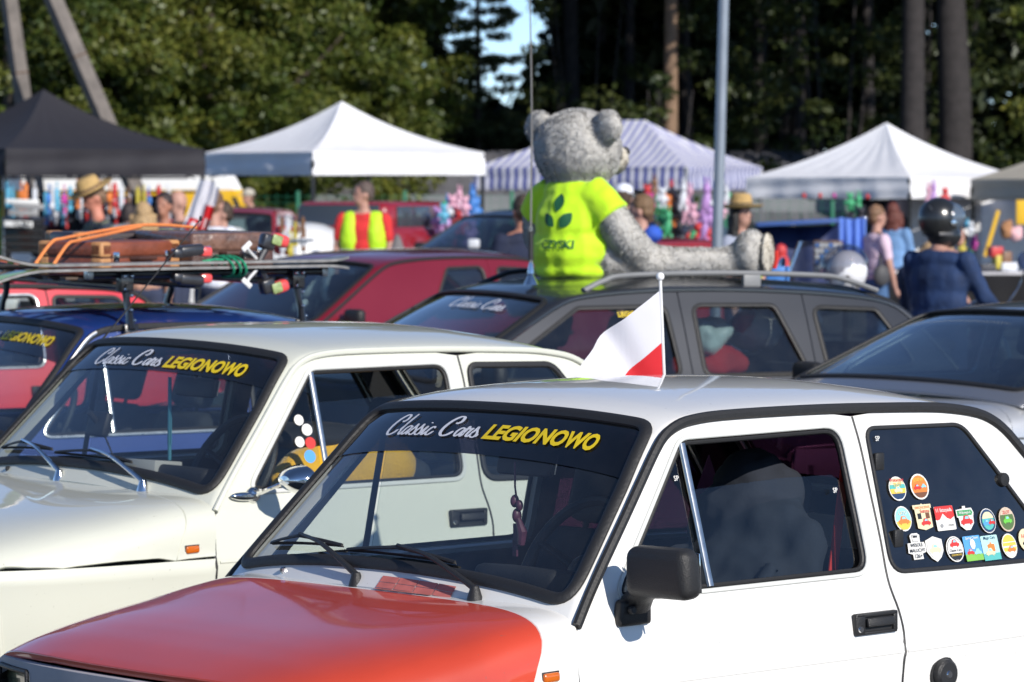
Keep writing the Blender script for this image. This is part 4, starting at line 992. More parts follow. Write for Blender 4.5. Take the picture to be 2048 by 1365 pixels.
# gps holder and bag seen through the cream windscreen
MB().box((1.14, .22, 1.02), (.03, .10, .08), rotm(0, .3, 0), .01).tube([(1.10, .22, 1.06), (1.14, .22, 1.02)], .01).tube([(1.15, .20, .98), (1.16, .17, .92), (1.14, .2, .87)], .003).build('phone_holder', PLA, car2)
MB().box((1.07, -.17, .905), (.14, .12, .06), rotm(0, .1, .3), .004).build('paper_box', P('card_grey', (.42, .42, .40), .7), car2)
MB().tube([(1.22, -.05, 1.18), (1.22, -.05, .92)], .006).box((1.22, -.05, 1.02), (.004, .018, .10)).build('ribbon', P('blue_ribbon', (.05, .22, .30), .7), car2)

# ---- flags
def flag(name, label, pole0, pole1, L, H, M, emblem=False, droop=.35, dirv=(-1, 0, 0), rot=0.0, furl=0.0):
    root = empty(name, label, 'flag', M=M @ Matrix.Translation(pole0))
    p1 = Vector(pole1)-Vector(pole0); wp = P('white_plastic', (.78, .78, .78), .4, var=.02)
    MB().tube([(0, 0, 0), p1], .0045, n=8).ell(p1+Vector((0, 0, .008)), (.012, .012, .012)).build('flagpole', wp, root)
    dv = Vector(dirv).normalized(); up = p1.normalized()
    def cloth(v0, v1, nm, c):
        def g(u, v):
            vv = v0+(v1-v0)*v; s = u*L
            base = p1*(1-.0)-up*(.03+vv*H)
            w = .055*math.sin(u*9+vv*4.0)*u+.016*math.sin(u*21+vv*7)*u
            fall = droop*s+.35*droop*s*s/L+ (.10*u*math.sin(vv*3.1))*H*.4
            q = base+dv*s*(1-furl*vv)-Vector((0, 0, fall))+Vector((-dv.y, dv.x, 0))*w
            return tuple(q)
        MB().grid(g, 26, 12).build(nm, c, root)
    WC = P('flag_white', (.78, .77, .82), .8, var=.02, bump=.1, bs=300); RC = P('flag_red', (.72, .02, .03), .75, var=.06, bump=.1, bs=300)
    for mm in (WC, RC):
        if 'thin' not in mm:
            mm['thin'] = 1; b = mm.node_tree.nodes['Principled BSDF']; b.inputs['Subsurface Weight'].default_value = 0
            t = mm.node_tree.nodes.new('ShaderNodeBsdfTranslucent'); t.inputs[0].default_value = b.inputs['Base Color'].default_value[:]
            mx = mm.node_tree.nodes.new('ShaderNodeMixShader'); mx.inputs[0].default_value = .28
            o_ = mm.node_tree.nodes['Material Output']; mm.node_tree.links.new(b.outputs[0], mx.inputs[1]); mm.node_tree.links.new(t.outputs[0], mx.inputs[2]); mm.node_tree.links.new(mx.outputs[0], o_.inputs[0])
    cloth(0, .5, 'white_cloth', WC); cloth(.5, 1, 'red_cloth', RC)
    return root
flag('car_flag', 'small white and red flag on a white stick at the roof of the white car', (2.405, .585, 1.245), (2.372, .565, 1.565), .30, .29, carM(*C1), droop=.62, dirv=(-.93, .36, 0), furl=.25)
# ================================================================ roof rack and luggage on the blue car
MR = carM(*C3)
def attach(o): o.matrix_world = MR; return o
rk = empty('roof_rack', 'black tubular roof rack clamped to the gutters of the blue car', 'roof rack', M=MR @ Matrix.Translation((1.88, 0, 1.26)))
B0 = Vector((1.88, 0, 1.26))
def rl(*pts): return [tuple(Vector(p)-B0) for p in pts]
SATB = P('satin_black', (.012, .012, .013), .3, coat=.6, var=.1, bump=.1, bs=80)
for y in (-.50, .50):
    MB().tube(rl((1.36, y, 1.478), (2.40, y, 1.472)), .016, n=12).build('side_rail', SATB, rk)
    for xe, ze in ((1.355, 1.478), (2.402, 1.472)): MB().box(rl((xe, y, ze))[0], (.028, .036, .040), None, .005).build('end_block', STEEL, rk)
for x in (1.50, 1.80, 2.265):
    MB().tube(rl((x, -.56, 1.430), (x, .56, 1.430)), .015, n=10).build('crossbar', SATB, rk)
for y in np.linspace(-.38, .38, 6):
    MB().box(rl((1.88, y, 1.452))[0], (1.0, .055, .012), None, .003).build('slat', P('rack_wood', (.07, .045, .03), .6, var=.3, vs=20), rk)
for x in (1.50, 2.265):
    for s in (-1, 1):
        ft = MB().tube(rl((x-.005, s*.575, 1.262), (x, s*.555, 1.33), (x+.004, s*.53, 1.37), (x, s*.52, 1.44)), [.020, .013, .013, .017], n=8, flat=(1.4, .9)).box(rl((x, s*.52, 1.445))[0], (.055, .05, .075), None, .006).box(rl((x, s*.573, 1.262))[0], (.06, .018, .05), rotm(s*.2, 0, 0), .004).build('rack_foot', SATB, rk)
        b = MB()
        for (dx, dz) in ((-.015, .03), (.016, .03), (-.012, -.02), (.014, -.045), (0, -.10), (.012, -.14)):
            b.ell(rl((x+dx, s*(.550 if dz > -.05 else .575), 1.44+dz))[0], (.008, .007, .008), nu=8, nv=6)
        b.build('bolt', CHR, ft)
# suitcases
LEA = P('brown_leather', (.20, .055, .028), .45, coat=.3, var=.35, vs=9, bump=.4, bs=50)
LEB = P('dark_brown_leather', (.075, .032, .022), .45, coat=.3, var=.35, vs=9, bump=.4, bs=50)
LEC = P('tan_corner_leather', (.48, .24, .10), .55, var=.2, vs=15, bump=.3, bs=60)
def suitcase(label, c, size, m, rz=0.0, corner=True, lid=None):
    c = Vector(c); root = empty('suitcase', label, 'suitcase', M=MR @ Matrix.Translation(c) @ Matrix.Rotation(rz, 4, 'Z'), group='old leather suitcases on the roof rack')
    sx, sy, sz = size
    MB().box((0, 0, sz*.27), (sx, sy, sz*.53), None, .010, 3).build('case_bottom', m, root)
    MB().box((0, 0, sz*.775), (sx+.004, sy+.004, sz*.44), None, .013, 3).build('lid', lid or m, root)
    MB().box((0, 0, sz*.545), (sx*.985, sy*.985, .008)).build('rim', LEB, root)
    if corner:
        for ax in (-1, 1):
            for ay in (-1, 1):
                for (z0, hh) in ((sz*.775, sz*.46), (sz*.27, sz*.55)):
                    MB().box((ax*(sx/2-.030), ay*(sy/2-.030), z0), (.064, .064, hh), None, .012, 3).build('corner_patch', LEC, root)
    MB().tube([(-.06, -sy/2, sz*.5), (-.05, -sy/2-.03, sz*.5), (.05, -sy/2-.03, sz*.5), (.06, -sy/2, sz*.5)], .009).build('handle', LEB, root)
    for x in (-sx*.33, sx*.33):
        MB().box((x, -sy/2-.004, sz*.56), (.035, .010, .04), None, .003).build('latch', CHR, root)
    return root
suitcase('reddish brown suitcase with pale corner patches, frontmost on the rack', (1.63, -.14, 1.462), (.46, .34, .135), LEA, .35)
suitcase('dark brown lidded suitcase on the rear half of the rack', (2.09, -.08, 1.462), (.38, .46, .165), LEB, .03, False, P('worn_brown_leather', (.16, .085, .06), .35, coat=.5, var=.4, vs=20, bump=.6, bs=40))
suitcase('dark suitcase behind the other two under the orange strap', (1.86, .30, 1.462), (.44, .30, .160), P('aubergine_leather', (.03, .018, .02), .5, coat=.3, var=.3, vs=9))
ORC = P('orange_cord', (.80, .25, .07), .6, var=.15, vs=120, bump=.5, bs=300)
for (pp, lb) in (([(1.12, -.50, 1.512), (1.22, -.45, 1.600), (1.30, -.40, 1.615), (1.58, -.18, 1.636), (1.84, .02, 1.650), (2.02, .12, 1.648), (2.24, .26, 1.632)], 'orange elastic strap over the suitcases, the longer one nearer the ski tips'), ([(1.20, -.50, 1.512), (1.295, -.44, 1.592), (1.37, -.38, 1.605), (1.62, -.16, 1.624), (1.82, .0, 1.642), (1.86, .03, 1.646)], 'shorter orange elastic strap over the suitcases, hooked further from the ski tips')):
    pts = crom(pp, 6)
    tag(attach(MB().tube(pts, .0068, n=8).build('bungee_cord', ORC, None)), lb, 'strap', 'orange straps over the luggage')
# skis and poles
SKB = P('ski_black', (.03, .03, .035), .3, coat=.6, var=.2, vs=20); SKG = P('ski_lime', (.32, .52, .03), .3, coat=.6, var=.15)
STE = P('ski_edge', (.40, .37, .34), .35, metal=.7, var=.2, vs=30)
def ski(label, z, up, y):
    root = empty('ski', label, 'ski', M=MR @ Matrix.Translation((1.75, y, z)), group='downhill skis tied base to base')
    xs = np.linspace(-.95, .72, 40); s = 1 if up else -1
    def zz(x): return s*(.003+.09*max(0, (-.62-x)/.33)**1.8+.012*max(0, (x-.6)/.12)**2)
    def w(x): return .052-.012*math.cos((x+.95)/1.67*2*math.pi)*-1*.5-.03*max(0, (-.80-x)/.15)**2-.02*max(0, (x-.66)/.06)**2
    k = 20
    def bodyf(t): return lambda u, v: (xs[min(39, int(round(v*39)))], (2*u-1)*w(xs[min(39, int(round(v*39)))]), zz(xs[min(39, int(round(v*39)))])+t)
    m = MB(); th = .010*s
    m.grid(bodyf(0), 5, 40); m.grid(bodyf(th), 5, 40)
    for sd in (0, 1): m.add([(x, (2*sd-1)*w(x), zz(x)+t) for x in xs for t in (0, th)], [(2*i, 2*i+1, 2*i+3, 2*i+2) for i in range(39)])
    m.build('ski_body', STE, root)
    g = MB(); xs2 = xs[xs < -.55]
    g.add([(x, q*w(x)*.98, zz(x)+th*(1.15)) for x in xs2 for q in (-1, 1)], [(2*i, 2*i+1, 2*i+3, 2*i+2) for i in range(len(xs2)-1)])
    g.add([(x, q*w(x)*.98, zz(x)-th*.15) for x in xs2 for q in (-1, 1)], [(2*i, 2*i+1, 2*i+3, 2*i+2) for i in range(len(xs2)-1)])
    g.build('painted_tip', SKG, root)
    # binding: toe piece, heel piece, brake
    b1 = MB().box((.02, 0, s*.055), (.11, .055, .045), rotm(0, -.1*s, 0), .014, 3).box((-.035, 0, s*.045), (.05, .05, .035), None, .01).build('binding_toe', SKB, root)
    MB().box((.085, 0, s*.050), (.05, .05, .038), None, .012).build('toe_cap', P('coral_plastic', (.75, .08, .08), .35, coat=.5), b1)
    b2 = MB().box((.365, 0, s*.085), (.06, .05, .06), rotm(0, .3*s, 0), .012, 3).tube([(.33, 0, s*.01), (.36, 0, s*.06)], .014).box((.28, .0, s*.035), (.06, .04, .03), None, .006).build('binding_heel', SKB, root)
    MB().box((.420, 0, s*.090), (.075, .056, .050), rotm(0, .3*s, 0), .018, 3).build('heel_lug', MATS['coral_plastic'], b2)
    MB().box((.395, -.029, s*.092), (.045, .008, .040), rotm(0, .3*s, 0), .006).build('printed_badge', P('badge_lime', (.30, .38, .16), .4, var=.3, vs=80), b2)
    MB().tube([(.30, -.03, s*.02), (.26, -.045, s*.05), (.24, -.05, s*.075)], .006).box((.245, -.05, s*.07), (.05, .008, .022), rotm(0, -.7*s, 0), .004).build('ski_brake', P('white_brake', (.7, .7, .7), .4), b2)
    return root
ski('upper ski of the pair, binding facing up, lime green tip', 1.510, True, -.55); ski('lower ski of the pair, binding hanging below the rail', 1.506, False, -.55)
GCR = P('green_rope', (.01, .28, .14), .7, var=.3, vs=90, bump=.5, bs=200)
m = MB()
for k, dx in enumerate((0, .03, .055)):
    a = np.linspace(0, 2*math.pi, 20)
    m.tube([(1.90+dx+.04*math.sin(t/2), -.53+.085*math.sin(t), 1.500+.042*math.cos(t)) for t in a], .005, True, 6)
m.tube([(1.82, -.56, 1.522), (1.87, -.57, 1.530), (1.93, -.57, 1.527)], .005)
tag(attach(m.build('green_rope', GCR, None)), 'green cord tying the skis to the rail of the roof rack', 'rope')
# ================================================================ plush bear, rails and aerial of the estate
from mathutils.bvhtree import BVHTree
RAILM = P('rail_grey', (.22, .225, .23), .5, var=.06)
for sg, m_, nm in ((-1, RAILM, 'near'), (1, P('rail_black', (.02, .02, .022), .5), 'far')):
    pts = crom([(2.10, sg*.545, 1.338), (2.20, sg*.535, 1.378), (2.32, sg*.53, 1.402), (2.8, sg*.53, 1.408), (3.3, sg*.53, 1.392), (3.45, sg*.532, 1.372), (3.62, sg*.545, 1.318)], 6)
    nn = np.tile([0, 0, 1.0], (len(pts), 1))
    r_ = MB().tube(pts, .017, n=8, normals=nn, flat=(.75, 1.2)).box((2.96, sg*.535, 1.372), (.09, .03, .055), None, .006).build('roof_rail', m_, wagon)
# yellow lettering and a blue sticker low on the estate's front side window
fw = csw.side(-1)
words(wagon, 'LEGIONOWO', 2.32, 1.235, .20, YEL, -.004, .02, f=fw)
Mw = carM(-1.81, 16.69, .45)
ae = MB().lathe([(0, .10), (.006, .10), (.012, .075), (.016, .04), (.012, .035), (.020, .02), (.030, .0), (.034, -.01)], (1.96, -.30, 1.370), None, 14).tube([(1.96, -.30, 1.46), (1.96, -.30, 1.62)], .010, n=8)
ae = ae.build('whip_aerial', CHR, None); ae.matrix_world = Mw; tag(ae, 'long whip aerial standing on the roof of the dark grey estate', 'aerial')
MB().tube(crom([(1.96, -.30, 1.60), (1.965, -.30, 2.1), (1.96, -.295, 2.6), (1.945, -.29, 3.2)], 6), [.0045]*6+[.0035]*6+[.0025]*7, n=6).build('aerial_whip', P('whip_grey', (.30, .27, .24), .4, metal=.5), ae)
MB().tube([(1.96, -.30, 1.47), (1.96, -.30, 1.60)], .0125, n=10).build('aerial_coil', PLA, ae)

FUR = D.materials.new('grey_plush'); n_, l_, b_ = nodes_of(FUR)
g_ = n_.new('ShaderNodeTexNoise'); g_.inputs['Scale'].default_value = 14; g_.inputs['Detail'].default_value = 6
tcn = n_.new('ShaderNodeTexCoord'); l_.new(tcn.outputs['Object'], g_.inputs[0])
cr_ = n_.new('ShaderNodeValToRGB'); cr_.color_ramp.elements[0].position = .2; cr_.color_ramp.elements[1].position = .8
cr_.color_ramp.elements[0].color = (.44, .43, .41, 1); cr_.color_ramp.elements[1].color = (.56, .55, .525, 1); l_.new(g_.outputs[0], cr_.inputs[0]); l_.new(cr_.outputs[0], b_.inputs['Base Color'])
b_.inputs['Roughness'].default_value = .9; b_.inputs['Sheen Weight'].default_value = .5
def fur_of(me, name, m, parent, N, length=.02, wid=.0035, seed=3):
    me.calc_loop_triangles(); r = np.random.default_rng(seed)
    V = np.array([v.co[:] for v in me.vertices]); T = np.array([t.vertices[:] for t in me.loop_triangles])
    A, B, C = V[T[:, 0]], V[T[:, 1]], V[T[:, 2]]; cr = np.cross(B-A, C-A); ar = np.linalg.norm(cr, axis=1); nrm = cr/(ar[:, None]+1e-12)
    k = r.choice(len(T), N, p=ar/ar.sum()); u = r.random((N, 1)); v = r.random((N, 1)); fl = (u+v) > 1; u = np.where(fl, 1-u, u); v = np.where(fl, 1-v, v)
    p = A[k]+(B[k]-A[k])*u+(C[k]-A[k])*v; n = nrm[k]
    h = .5+.5*np.sin(p[:, 0]*31+np.sin(p[:, 1]*27)*2+p[:, 2]*23)
    lean = np.stack([np.cos(h*6.28), np.sin(h*6.28), -.6+0*h], 1)*.35
    d = n+lean+r.normal(0, .28, (N, 3)); d /= np.linalg.norm(d, axis=1)[:, None]
    s = np.cross(d, r.normal(0, 1, (N, 3))); s /= np.linalg.norm(s, axis=1)[:, None]
    L = length*r.uniform(.6, 1.2, (N, 1))
    g = (np.cross(2*s*wid, d*L)*n).sum(1) < 0; s[g] *= -1
    vs = np.stack([p-s*wid-n*.003, p+s*wid-n*.003, p+d*L], 1).reshape(-1, 3)
    m2 = D.meshes.new(name); m2.from_pydata(vs.tolist(), [], np.arange(3*N).reshape(-1, 3).tolist()); m2.materials.append(m)
    nn = np.repeat((n*1.0+d*.08), 3, axis=0); nn /= np.linalg.norm(nn, axis=1)[:, None]
    m2.shade_smooth(); m2.normals_split_custom_set([tuple(x) for x in nn])
    return kind(link(name, m2, parent), 'stuff')
# bear frame: origin between its hips, +x where it faces
bw = Mw @ Vector((2.325, .0, 1.372))
BM = Matrix.Translation(bw) @ Matrix.Rotation(R(46), 4, 'Z')
bear = empty('plush_bear', 'big grey plush bear in a neon yellow shirt sitting on a car roof', 'plush toy', M=BM)
bb = MB()
bb.ell((.02, 0, .13), (.19, .205, .15)).ell((.0, 0, .26), (.155, .175, .17)).ell((.01, 0, .40), (.12, .15, .11))
bb.ell((.03, 0, .595), (.200, .208, .190)).ell((.13, 0, .56), (.10, .11, .10)).ell((.20, 0, .545), (.075, .075, .06))
for s in (-1, 1):
    bb.ell((.0, s*.212, .700), (.048, .080, .080), rotm(s*-.5, 0, 0))
    # arms hang and rest by the thighs
    bb.tube(crom([(.0, s*.14, .40), (.01, s*.215, .31), (.07, s*.265, .19), (.19, s*.275, .085)], 5), np.interp(np.arange(16), [0, 5, 10, 15], [.066, .074, .082, .076]), n=12).ell((.20, s*.285, .088), (.098, .082, .078))
# legs: right one stretched towards the tail of the car, left one forward
bb.tube(crom([(.06, -.13, .10), (.27, -.30, .078), (.45, -.46, .076), (.54, -.53, .088)], 5), np.interp(np.arange(16), [0, 5, 12, 15], [.105, .074, .064, .076]), n=14)
bb.tube(crom([(.06, .13, .10), (.35, .24, .082), (.62, .33, .082), (.72, .36, .095)], 5), np.interp(np.arange(16), [0, 5, 12, 15], [.105, .074, .064, .076]), n=14)
bb.ell((.575, -.580, .118), (.078, .108, .112), rotm(0, 0, -1.15)).ell((.78, .38, .125), (.075, .105, .118), rotm(0, 0, .4))
body = fuse(bb, 'body', FUR, bear, .013, 4, .004, 10)
fur_of(body.data, 'fur', FUR, bear, 120000, .012, .0024)
WPL = P('cream_plush', (.66, .62, .54), .95, var=.1, vs=20, bump=.4, bs=120)
for c, rz in (((.605, -.654, .118), -1.15), ((.848, .405, .125), .4)):
    so = fuse(MB().ell(c, (.020, .080, .098), rotm(0, 0, rz)), 'sole', WPL, bear, .010, 2); fur_of(so.data, 'fur', WPL, so, 3000, .008)
MB().tube(crom([(.640, -.668, .05), (.652, -.668, .09), (.662, -.658, .13)], 4), .012, flat=(1, .5)).build('red_ribbon', P('red_felt', (.65, .03, .02), .8), bear)
mz = fuse(MB().ell((.238, -.02, .555), (.070, .082, .070)), 'muzzle', WPL, bear, .01, 2); fur_of(mz.data, 'fur', WPL, mz, 3500, .010)
MB().ell((.312, -.03, .590), (.022, .034, .024)).build('nose', PLA, bear)
for s in (-1, 1):
    MB().ell((.205, s*.075, .635), (.016, .016, .018)).build('eye', PLA, bear)
    ie = fuse(MB().ell((.038, s*.214, .703), (.012, .046, .048), rotm(s*-.5, 0, 0)), 'inner_ear', WPL, bear, .008, 1)
NEON = P('neon_yellow_cloth', (.52, .85, .01), .75, var=.06, vs=5, bump=.6, bs=9, sheen=.2)
NEON.node_tree.nodes['Principled BSDF'].inputs['Subsurface Weight'].default_value = 0
sh = MB()
sh.ell((.02, 0, .135), (.205, .222, .158)).ell((.0, 0, .27), (.172, .195, .175)).ell((.01, 0, .395), (.135, .168, .095)).ell((.02, 0, .04), (.19, .20, .06))
for s in (-1, 1): sh.tube([(.0, s*.11, .41), (.0, s*.18, .355), (.015, s*.235, .29)], [.080, .088, .094], n=14)
shirt = fuse(sh, 'shirt', NEON, bear, .012, 4, .014, 5)
bm_ = bmesh.new(); bm_.from_mesh(shirt.data); tree = BVHTree.FromBMesh(bm_); bm_.free()
def project_print(V, F, cy, cz, ang, m, nm):
    """lay a flat print onto the back of the shirt"""
    dirn = Vector((math.cos(ang), math.sin(ang), 0)); sidev = Vector((math.sin(ang), -math.cos(ang), 0)); out = []
    for a, b in V:
        o_ = Vector((0, 0, cz+b))+sidev*(a+cy)-dirn*.6; h = tree.ray_cast(o_, dirn)
        out.append(tuple(h[0]-dirn*.007) if h[0] is not None else tuple(o_+dirn*.45))
    me = D.meshes.new(nm); me.from_pydata(out, [], F); me.materials.append(m); me.update(); link(nm, me, shirt)
DG = P('dark_green_print', (.01, .10, .04), .7)
def leaf(cx, cy, L, wd, a, n=12, k=6):
    pts = []
    for i in range(n+1):
        t = i/n; hw = wd*math.sin(math.pi*t)**.8+1e-4
        for j in range(k+1):
            x, y = L*(t-.5), hw*(2*j/k-1); pts.append((cx+x*math.cos(a)-y*math.sin(a), cy+x*math.sin(a)+y*math.cos(a)))
    return pts, [(i*(k+1)+j, i*(k+1)+j+1, (i+1)*(k+1)+j+1, (i+1)*(k+1)+j) for i in range(n) for j in range(k)]
PA = R(14)
for (cx, cy, L_, wd, a) in ((.0, .070, .085, .026, 1.45), (-.045, -.010, .082, .024, 2.3), (.042, -.010, .085, .028, .9)):
    lf, lF = leaf(cx, cy, L_, wd, a); project_print(lf, lF, .01, .285, PA, DG, 'leaf_print')
V, F = font_mesh('CZYSKI', 1.0, .03); V = V-(V.max(0)+V.min(0))/2; V = V*(.17/(V[:, 0].max()*2)); project_print(V.tolist(), F, .01, .165, PA, DG, 'lettering_print')

# ---- items inside the estate seen through its windows
def wbag(label, c, r, m, m2=None):
    o = fuse(MB().ell(c, r).ell((c[0]+r[0]*.5, c[1], c[2]+r[2]*.3), (r[0]*.6, r[1]*.8, r[2]*.9), rotm(0, .6, .2)), 'bag', m, None, .02, 2, .03, 8); o.matrix_world = Mw; return tag(o, label, 'bag')
wbag('white and teal bag behind the rear side window of the grey estate', (2.78, -.38, 1.10), (.10, .14, .10), P('mint_white_plastic', (.55, .68, .64), .4, coat=.5, var=.2, vs=9))
wbag('red cloth bundle low in the rear seat of the grey estate', (2.80, -.42, .98), (.20, .12, .06), P('red_cloth_mat', (.50, .03, .03), .8, var=.2))
wbag('white and red sports bag in the rear of the grey estate', (3.10, -.30, 1.14), (.11, .14, .10), P('white_red_cloth', (.62, .65, .62), .6, var=.2, vs=5))
wbag('red pennant bundle beside the sports bag in the grey estate', (3.02, -.36, 1.18), (.05, .05, .06), P('red_cloth_mat', (.50, .03, .03), .8, var=.2))
# ================================================================ market tents
def tent(label, P0, L, Wd, rz, eave, bot, peak, mc, mp, stripes=None, ridge=0.0, group='market tents with peaked canopies', sag=.30, frame=None, shade=None):
    """P0 = nearest corner; one side runs to the left-back, the other to the right-back"""
    root = empty('market_tent', label, 'tent', loc=(P0[0], P0[1], 0), rz=rz, group=group)
    fr = frame or mp
    # local: corner at origin, side A along +x (right face), side B along +y (left face)
    hx, hy = L/2, Wd/2
    def top(x, y):
        ax, ay = abs(x-hx)/hx, abs(y-hy)/hy
        if ridge > 0: ay = max(0, (abs(y-hy)-ridge/2))/(hy-ridge/2)
        d = max(ax, ay); return eave+(peak-eave)*((1-d)*(1-sag)+sag*(1-d)**2.4)-.0*d
    n = 30
    def panel(side, nm):
        m = MB(); vs = []; fs = []
        for j in range(n+1):
            t = j/n          # 0 at eave, 1 at peak/ridge
            for i in range(n+1):
                s = i/n
                if side in (0, 2):
                    x = (0 if side == 0 else L)+(hx*t if side == 0 else -hx*t)
                    y0 = (hy-ridge/2)*t; y1 = Wd-(hy-ridge/2)*t; y = y0+(y1-y0)*s
                    d = 1-t
                else:
                    y = (0 if side == 1 else Wd)+((hy-ridge/2)*t if side == 1 else -(hy-ridge/2)*t); x = hx*t+(L-2*hx*t)*s; d = 1-t
                q = 4*s*(1-s)
                z = eave+(peak-eave)*((1-d)*(1-sag)+sag*(1-d)**2.4)-.10*q*t*(1-t)*2+.006*math.sin(s*40+side)*t*(1-t)*4
                vs.append((x, y, z))
        for j in range(n):
            for i in range(n): fs.append((j*(n+1)+i, j*(n+1)+i+1, (j+1)*(n+1)+i+1, (j+1)*(n+1)+i))
        m.add(vs, fs); return m.build(nm, mc, root, ang=60)
    for s in range(4): panel(s, 'canopy_panel')
    def val(p, q, nm='valance'):
        p = np.array(p, float); q = np.array(q, float); L_ = np.linalg.norm(q-p); t = (q-p)/L_; nn = np.array([t[1], -t[0]])
        def g(u, v):
            w = .020*math.sin(u*L_*5+rz*9)*v+.012*math.sin(u*L_*11)*v+.012*math.sin(v*9+u*3); xy = p+(q-p)*u+nn*(w+.004)
            z = eave-(eave-bot)*v
            if stripes: z += (-.02*abs(math.sin(u*L_*math.pi/.18)))*(v > .99)
            return (xy[0], xy[1], z)
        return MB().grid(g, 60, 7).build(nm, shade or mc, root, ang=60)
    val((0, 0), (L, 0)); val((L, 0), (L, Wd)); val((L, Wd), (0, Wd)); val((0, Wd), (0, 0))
    for x in (0.02, L-.02):
        for y in (.02, Wd-.02): MB().box((x, y, (eave-.02)/2), (.04, .04, eave-.02)).build('leg', fr, root)
    for (p, q) in (((0, 0), (L, 0)), ((L, 0), (L, Wd)), ((L, Wd), (0, Wd)), ((0, Wd), (0, 0))):
        p = np.array(p, float); q = np.array(q, float); cc = np.array([hx, hy]); p += np.sign(cc-p)*.09; q += np.sign(cc-q)*.09; k = 2; sc = MB()
        for i in range(k):
            a = p+(q-p)*i/k; b = p+(q-p)*(i+1)/k
            sc.tube([(a[0], a[1], eave-.05), (b[0], b[1], bot-.03)], .010, n=5); sc.tube([(a[0], a[1], bot-.03), (b[0], b[1], eave-.05)], .010, n=5)
        o_ = sc.build('scissor_brace', fr, root); kind(o_, 'stuff')
    MB().tube([(hx, hy, peak-.35), (hx, hy, peak-.02)], .02, n=6).build('peak_pole', fr, root)
    return root
def cloth_mat(nm, c, tr=.25, stripes=None):
    m = D.materials.new(nm); n, l, b = nodes_of(m); b.inputs['Roughness'].default_value = .75; b.inputs['Base Color'].default_value = c+(1,)
    t = n.new('ShaderNodeBsdfTranslucent'); t.inputs[0].default_value = c+(1,); mx = n.new('ShaderNodeMixShader'); mx.inputs[0].default_value = tr
    tc = n.new('ShaderNodeTexCoord'); no = n.new('ShaderNodeTexNoise'); no.inputs['Scale'].default_value = 1.5; no.inputs['Detail'].default_value = 4; l.new(tc.outputs['Object'], no.inputs[0])
    bp = n.new('ShaderNodeBump'); bp.inputs['Strength'].default_value = .35; bp.inputs['Distance'].default_value = .08; l.new(no.outputs[0], bp.inputs['Height']); l.new(bp.outputs[0], b.inputs['Normal'])
    if stripes:
        sx = n.new('ShaderNodeSeparateXYZ'); l.new(tc.outputs['Object'], sx.inputs[0])
        ge = n.new('ShaderNodeNewGeometry'); vt = n.new('ShaderNodeVectorTransform'); vt.vector_type = 'NORMAL'; vt.convert_from = 'WORLD'; vt.convert_to = 'OBJECT'
        l.new(ge.outputs['True Normal'], vt.inputs[0]); sn = n.new('ShaderNodeSeparateXYZ'); l.new(vt.outputs[0], sn.inputs[0])
        ab1 = n.new('ShaderNodeMath'); ab1.operation = 'ABSOLUTE'; ab2 = n.new('ShaderNodeMath'); ab2.operation = 'ABSOLUTE'; l.new(sn.outputs[0], ab1.inputs[0]); l.new(sn.outputs[1], ab2.inputs[0])
        gt = n.new('ShaderNodeMath'); gt.operation = 'GREATER_THAN'; l.new(ab1.outputs[0], gt.inputs[0]); l.new(ab2.outputs[0], gt.inputs[1])
        mf = n.new('ShaderNodeMix'); l.new(gt.outputs[0], mf.inputs[0]); l.new(sx.outputs[0], mf.inputs[2]); l.new(sx.outputs[1], mf.inputs[3])
        ml = n.new('ShaderNodeMath'); ml.operation = 'MULTIPLY'; ml.inputs[1].default_value = 1/.16; l.new(mf.outputs[0], ml.inputs[0])
        fr = n.new('ShaderNodeMath'); fr.operation = 'FRACT'; l.new(ml.outputs[0], fr.inputs[0])
        g2 = n.new('ShaderNodeMath'); g2.operation = 'GREATER_THAN'; g2.inputs[1].default_value = .5; l.new(fr.outputs[0], g2.inputs[0])
        mc = n.new('ShaderNodeMix'); mc.data_type = 'RGBA'; mc.inputs[6].default_value = c+(1,); mc.inputs[7].default_value = stripes+(1,); l.new(g2.outputs[0], mc.inputs[0])
        l.new(mc.outputs[2], b.inputs['Base Color']); l.new(mc.outputs[2], t.inputs[0])
    l.new(b.outputs[0], mx.inputs[1]); l.new(t.outputs[0], mx.inputs[2]); l.new(mx.outputs[0], n['Material Output'].inputs[0])
    return m
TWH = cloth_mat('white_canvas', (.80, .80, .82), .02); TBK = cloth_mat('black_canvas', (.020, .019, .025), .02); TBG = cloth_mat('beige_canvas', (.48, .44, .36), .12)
TST = cloth_mat('striped_canvas', (.80, .79, .82), .15, (.33, .34, .58)); TSV = cloth_mat('shaded_striped_valance', (.70, .70, .78), .15, (.10, .12, .36))  # valance is a darker copy of the canopy stripes, shade put into colour
MBK = P('black_tube', (.02, .02, .02), .4); MGR = P('grey_tube', (.30, .30, .30), .4, metal=.5)
# near corner, size, heading of the right-hand side
t_black = tent('black peaked tent at the left edge', (-6.314, 48.000, 1.913), 3.0, 3.0, math.acos(368/473), 2.27, 1.93, 3.06, TBK, MBK, sag=.45)
t_white = tent('white peaked tent left of the plush bear', (-2.821, 54.500, 1.947), 3.0, 3.0, math.acos(333/413.), 2.28, 1.95, 3.04, TWH, MBK, sag=.45)
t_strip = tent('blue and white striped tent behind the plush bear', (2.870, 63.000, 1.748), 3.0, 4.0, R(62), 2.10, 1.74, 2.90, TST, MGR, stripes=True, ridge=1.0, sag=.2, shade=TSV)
t_right = tent('white peaked tent behind the helmeted rider', (5.790, 56.000, 1.599), 3.0, 3.0, math.acos(.66), 1.91, 1.60, 2.74, TWH, MBK, sag=.35)
t_beige = tent('beige tent at the right edge', (8.460, 54.000, 1.611), 3.0, 3.0, R(35), 1.88, 1.57, 2.75, TBG, MBK, sag=.3)
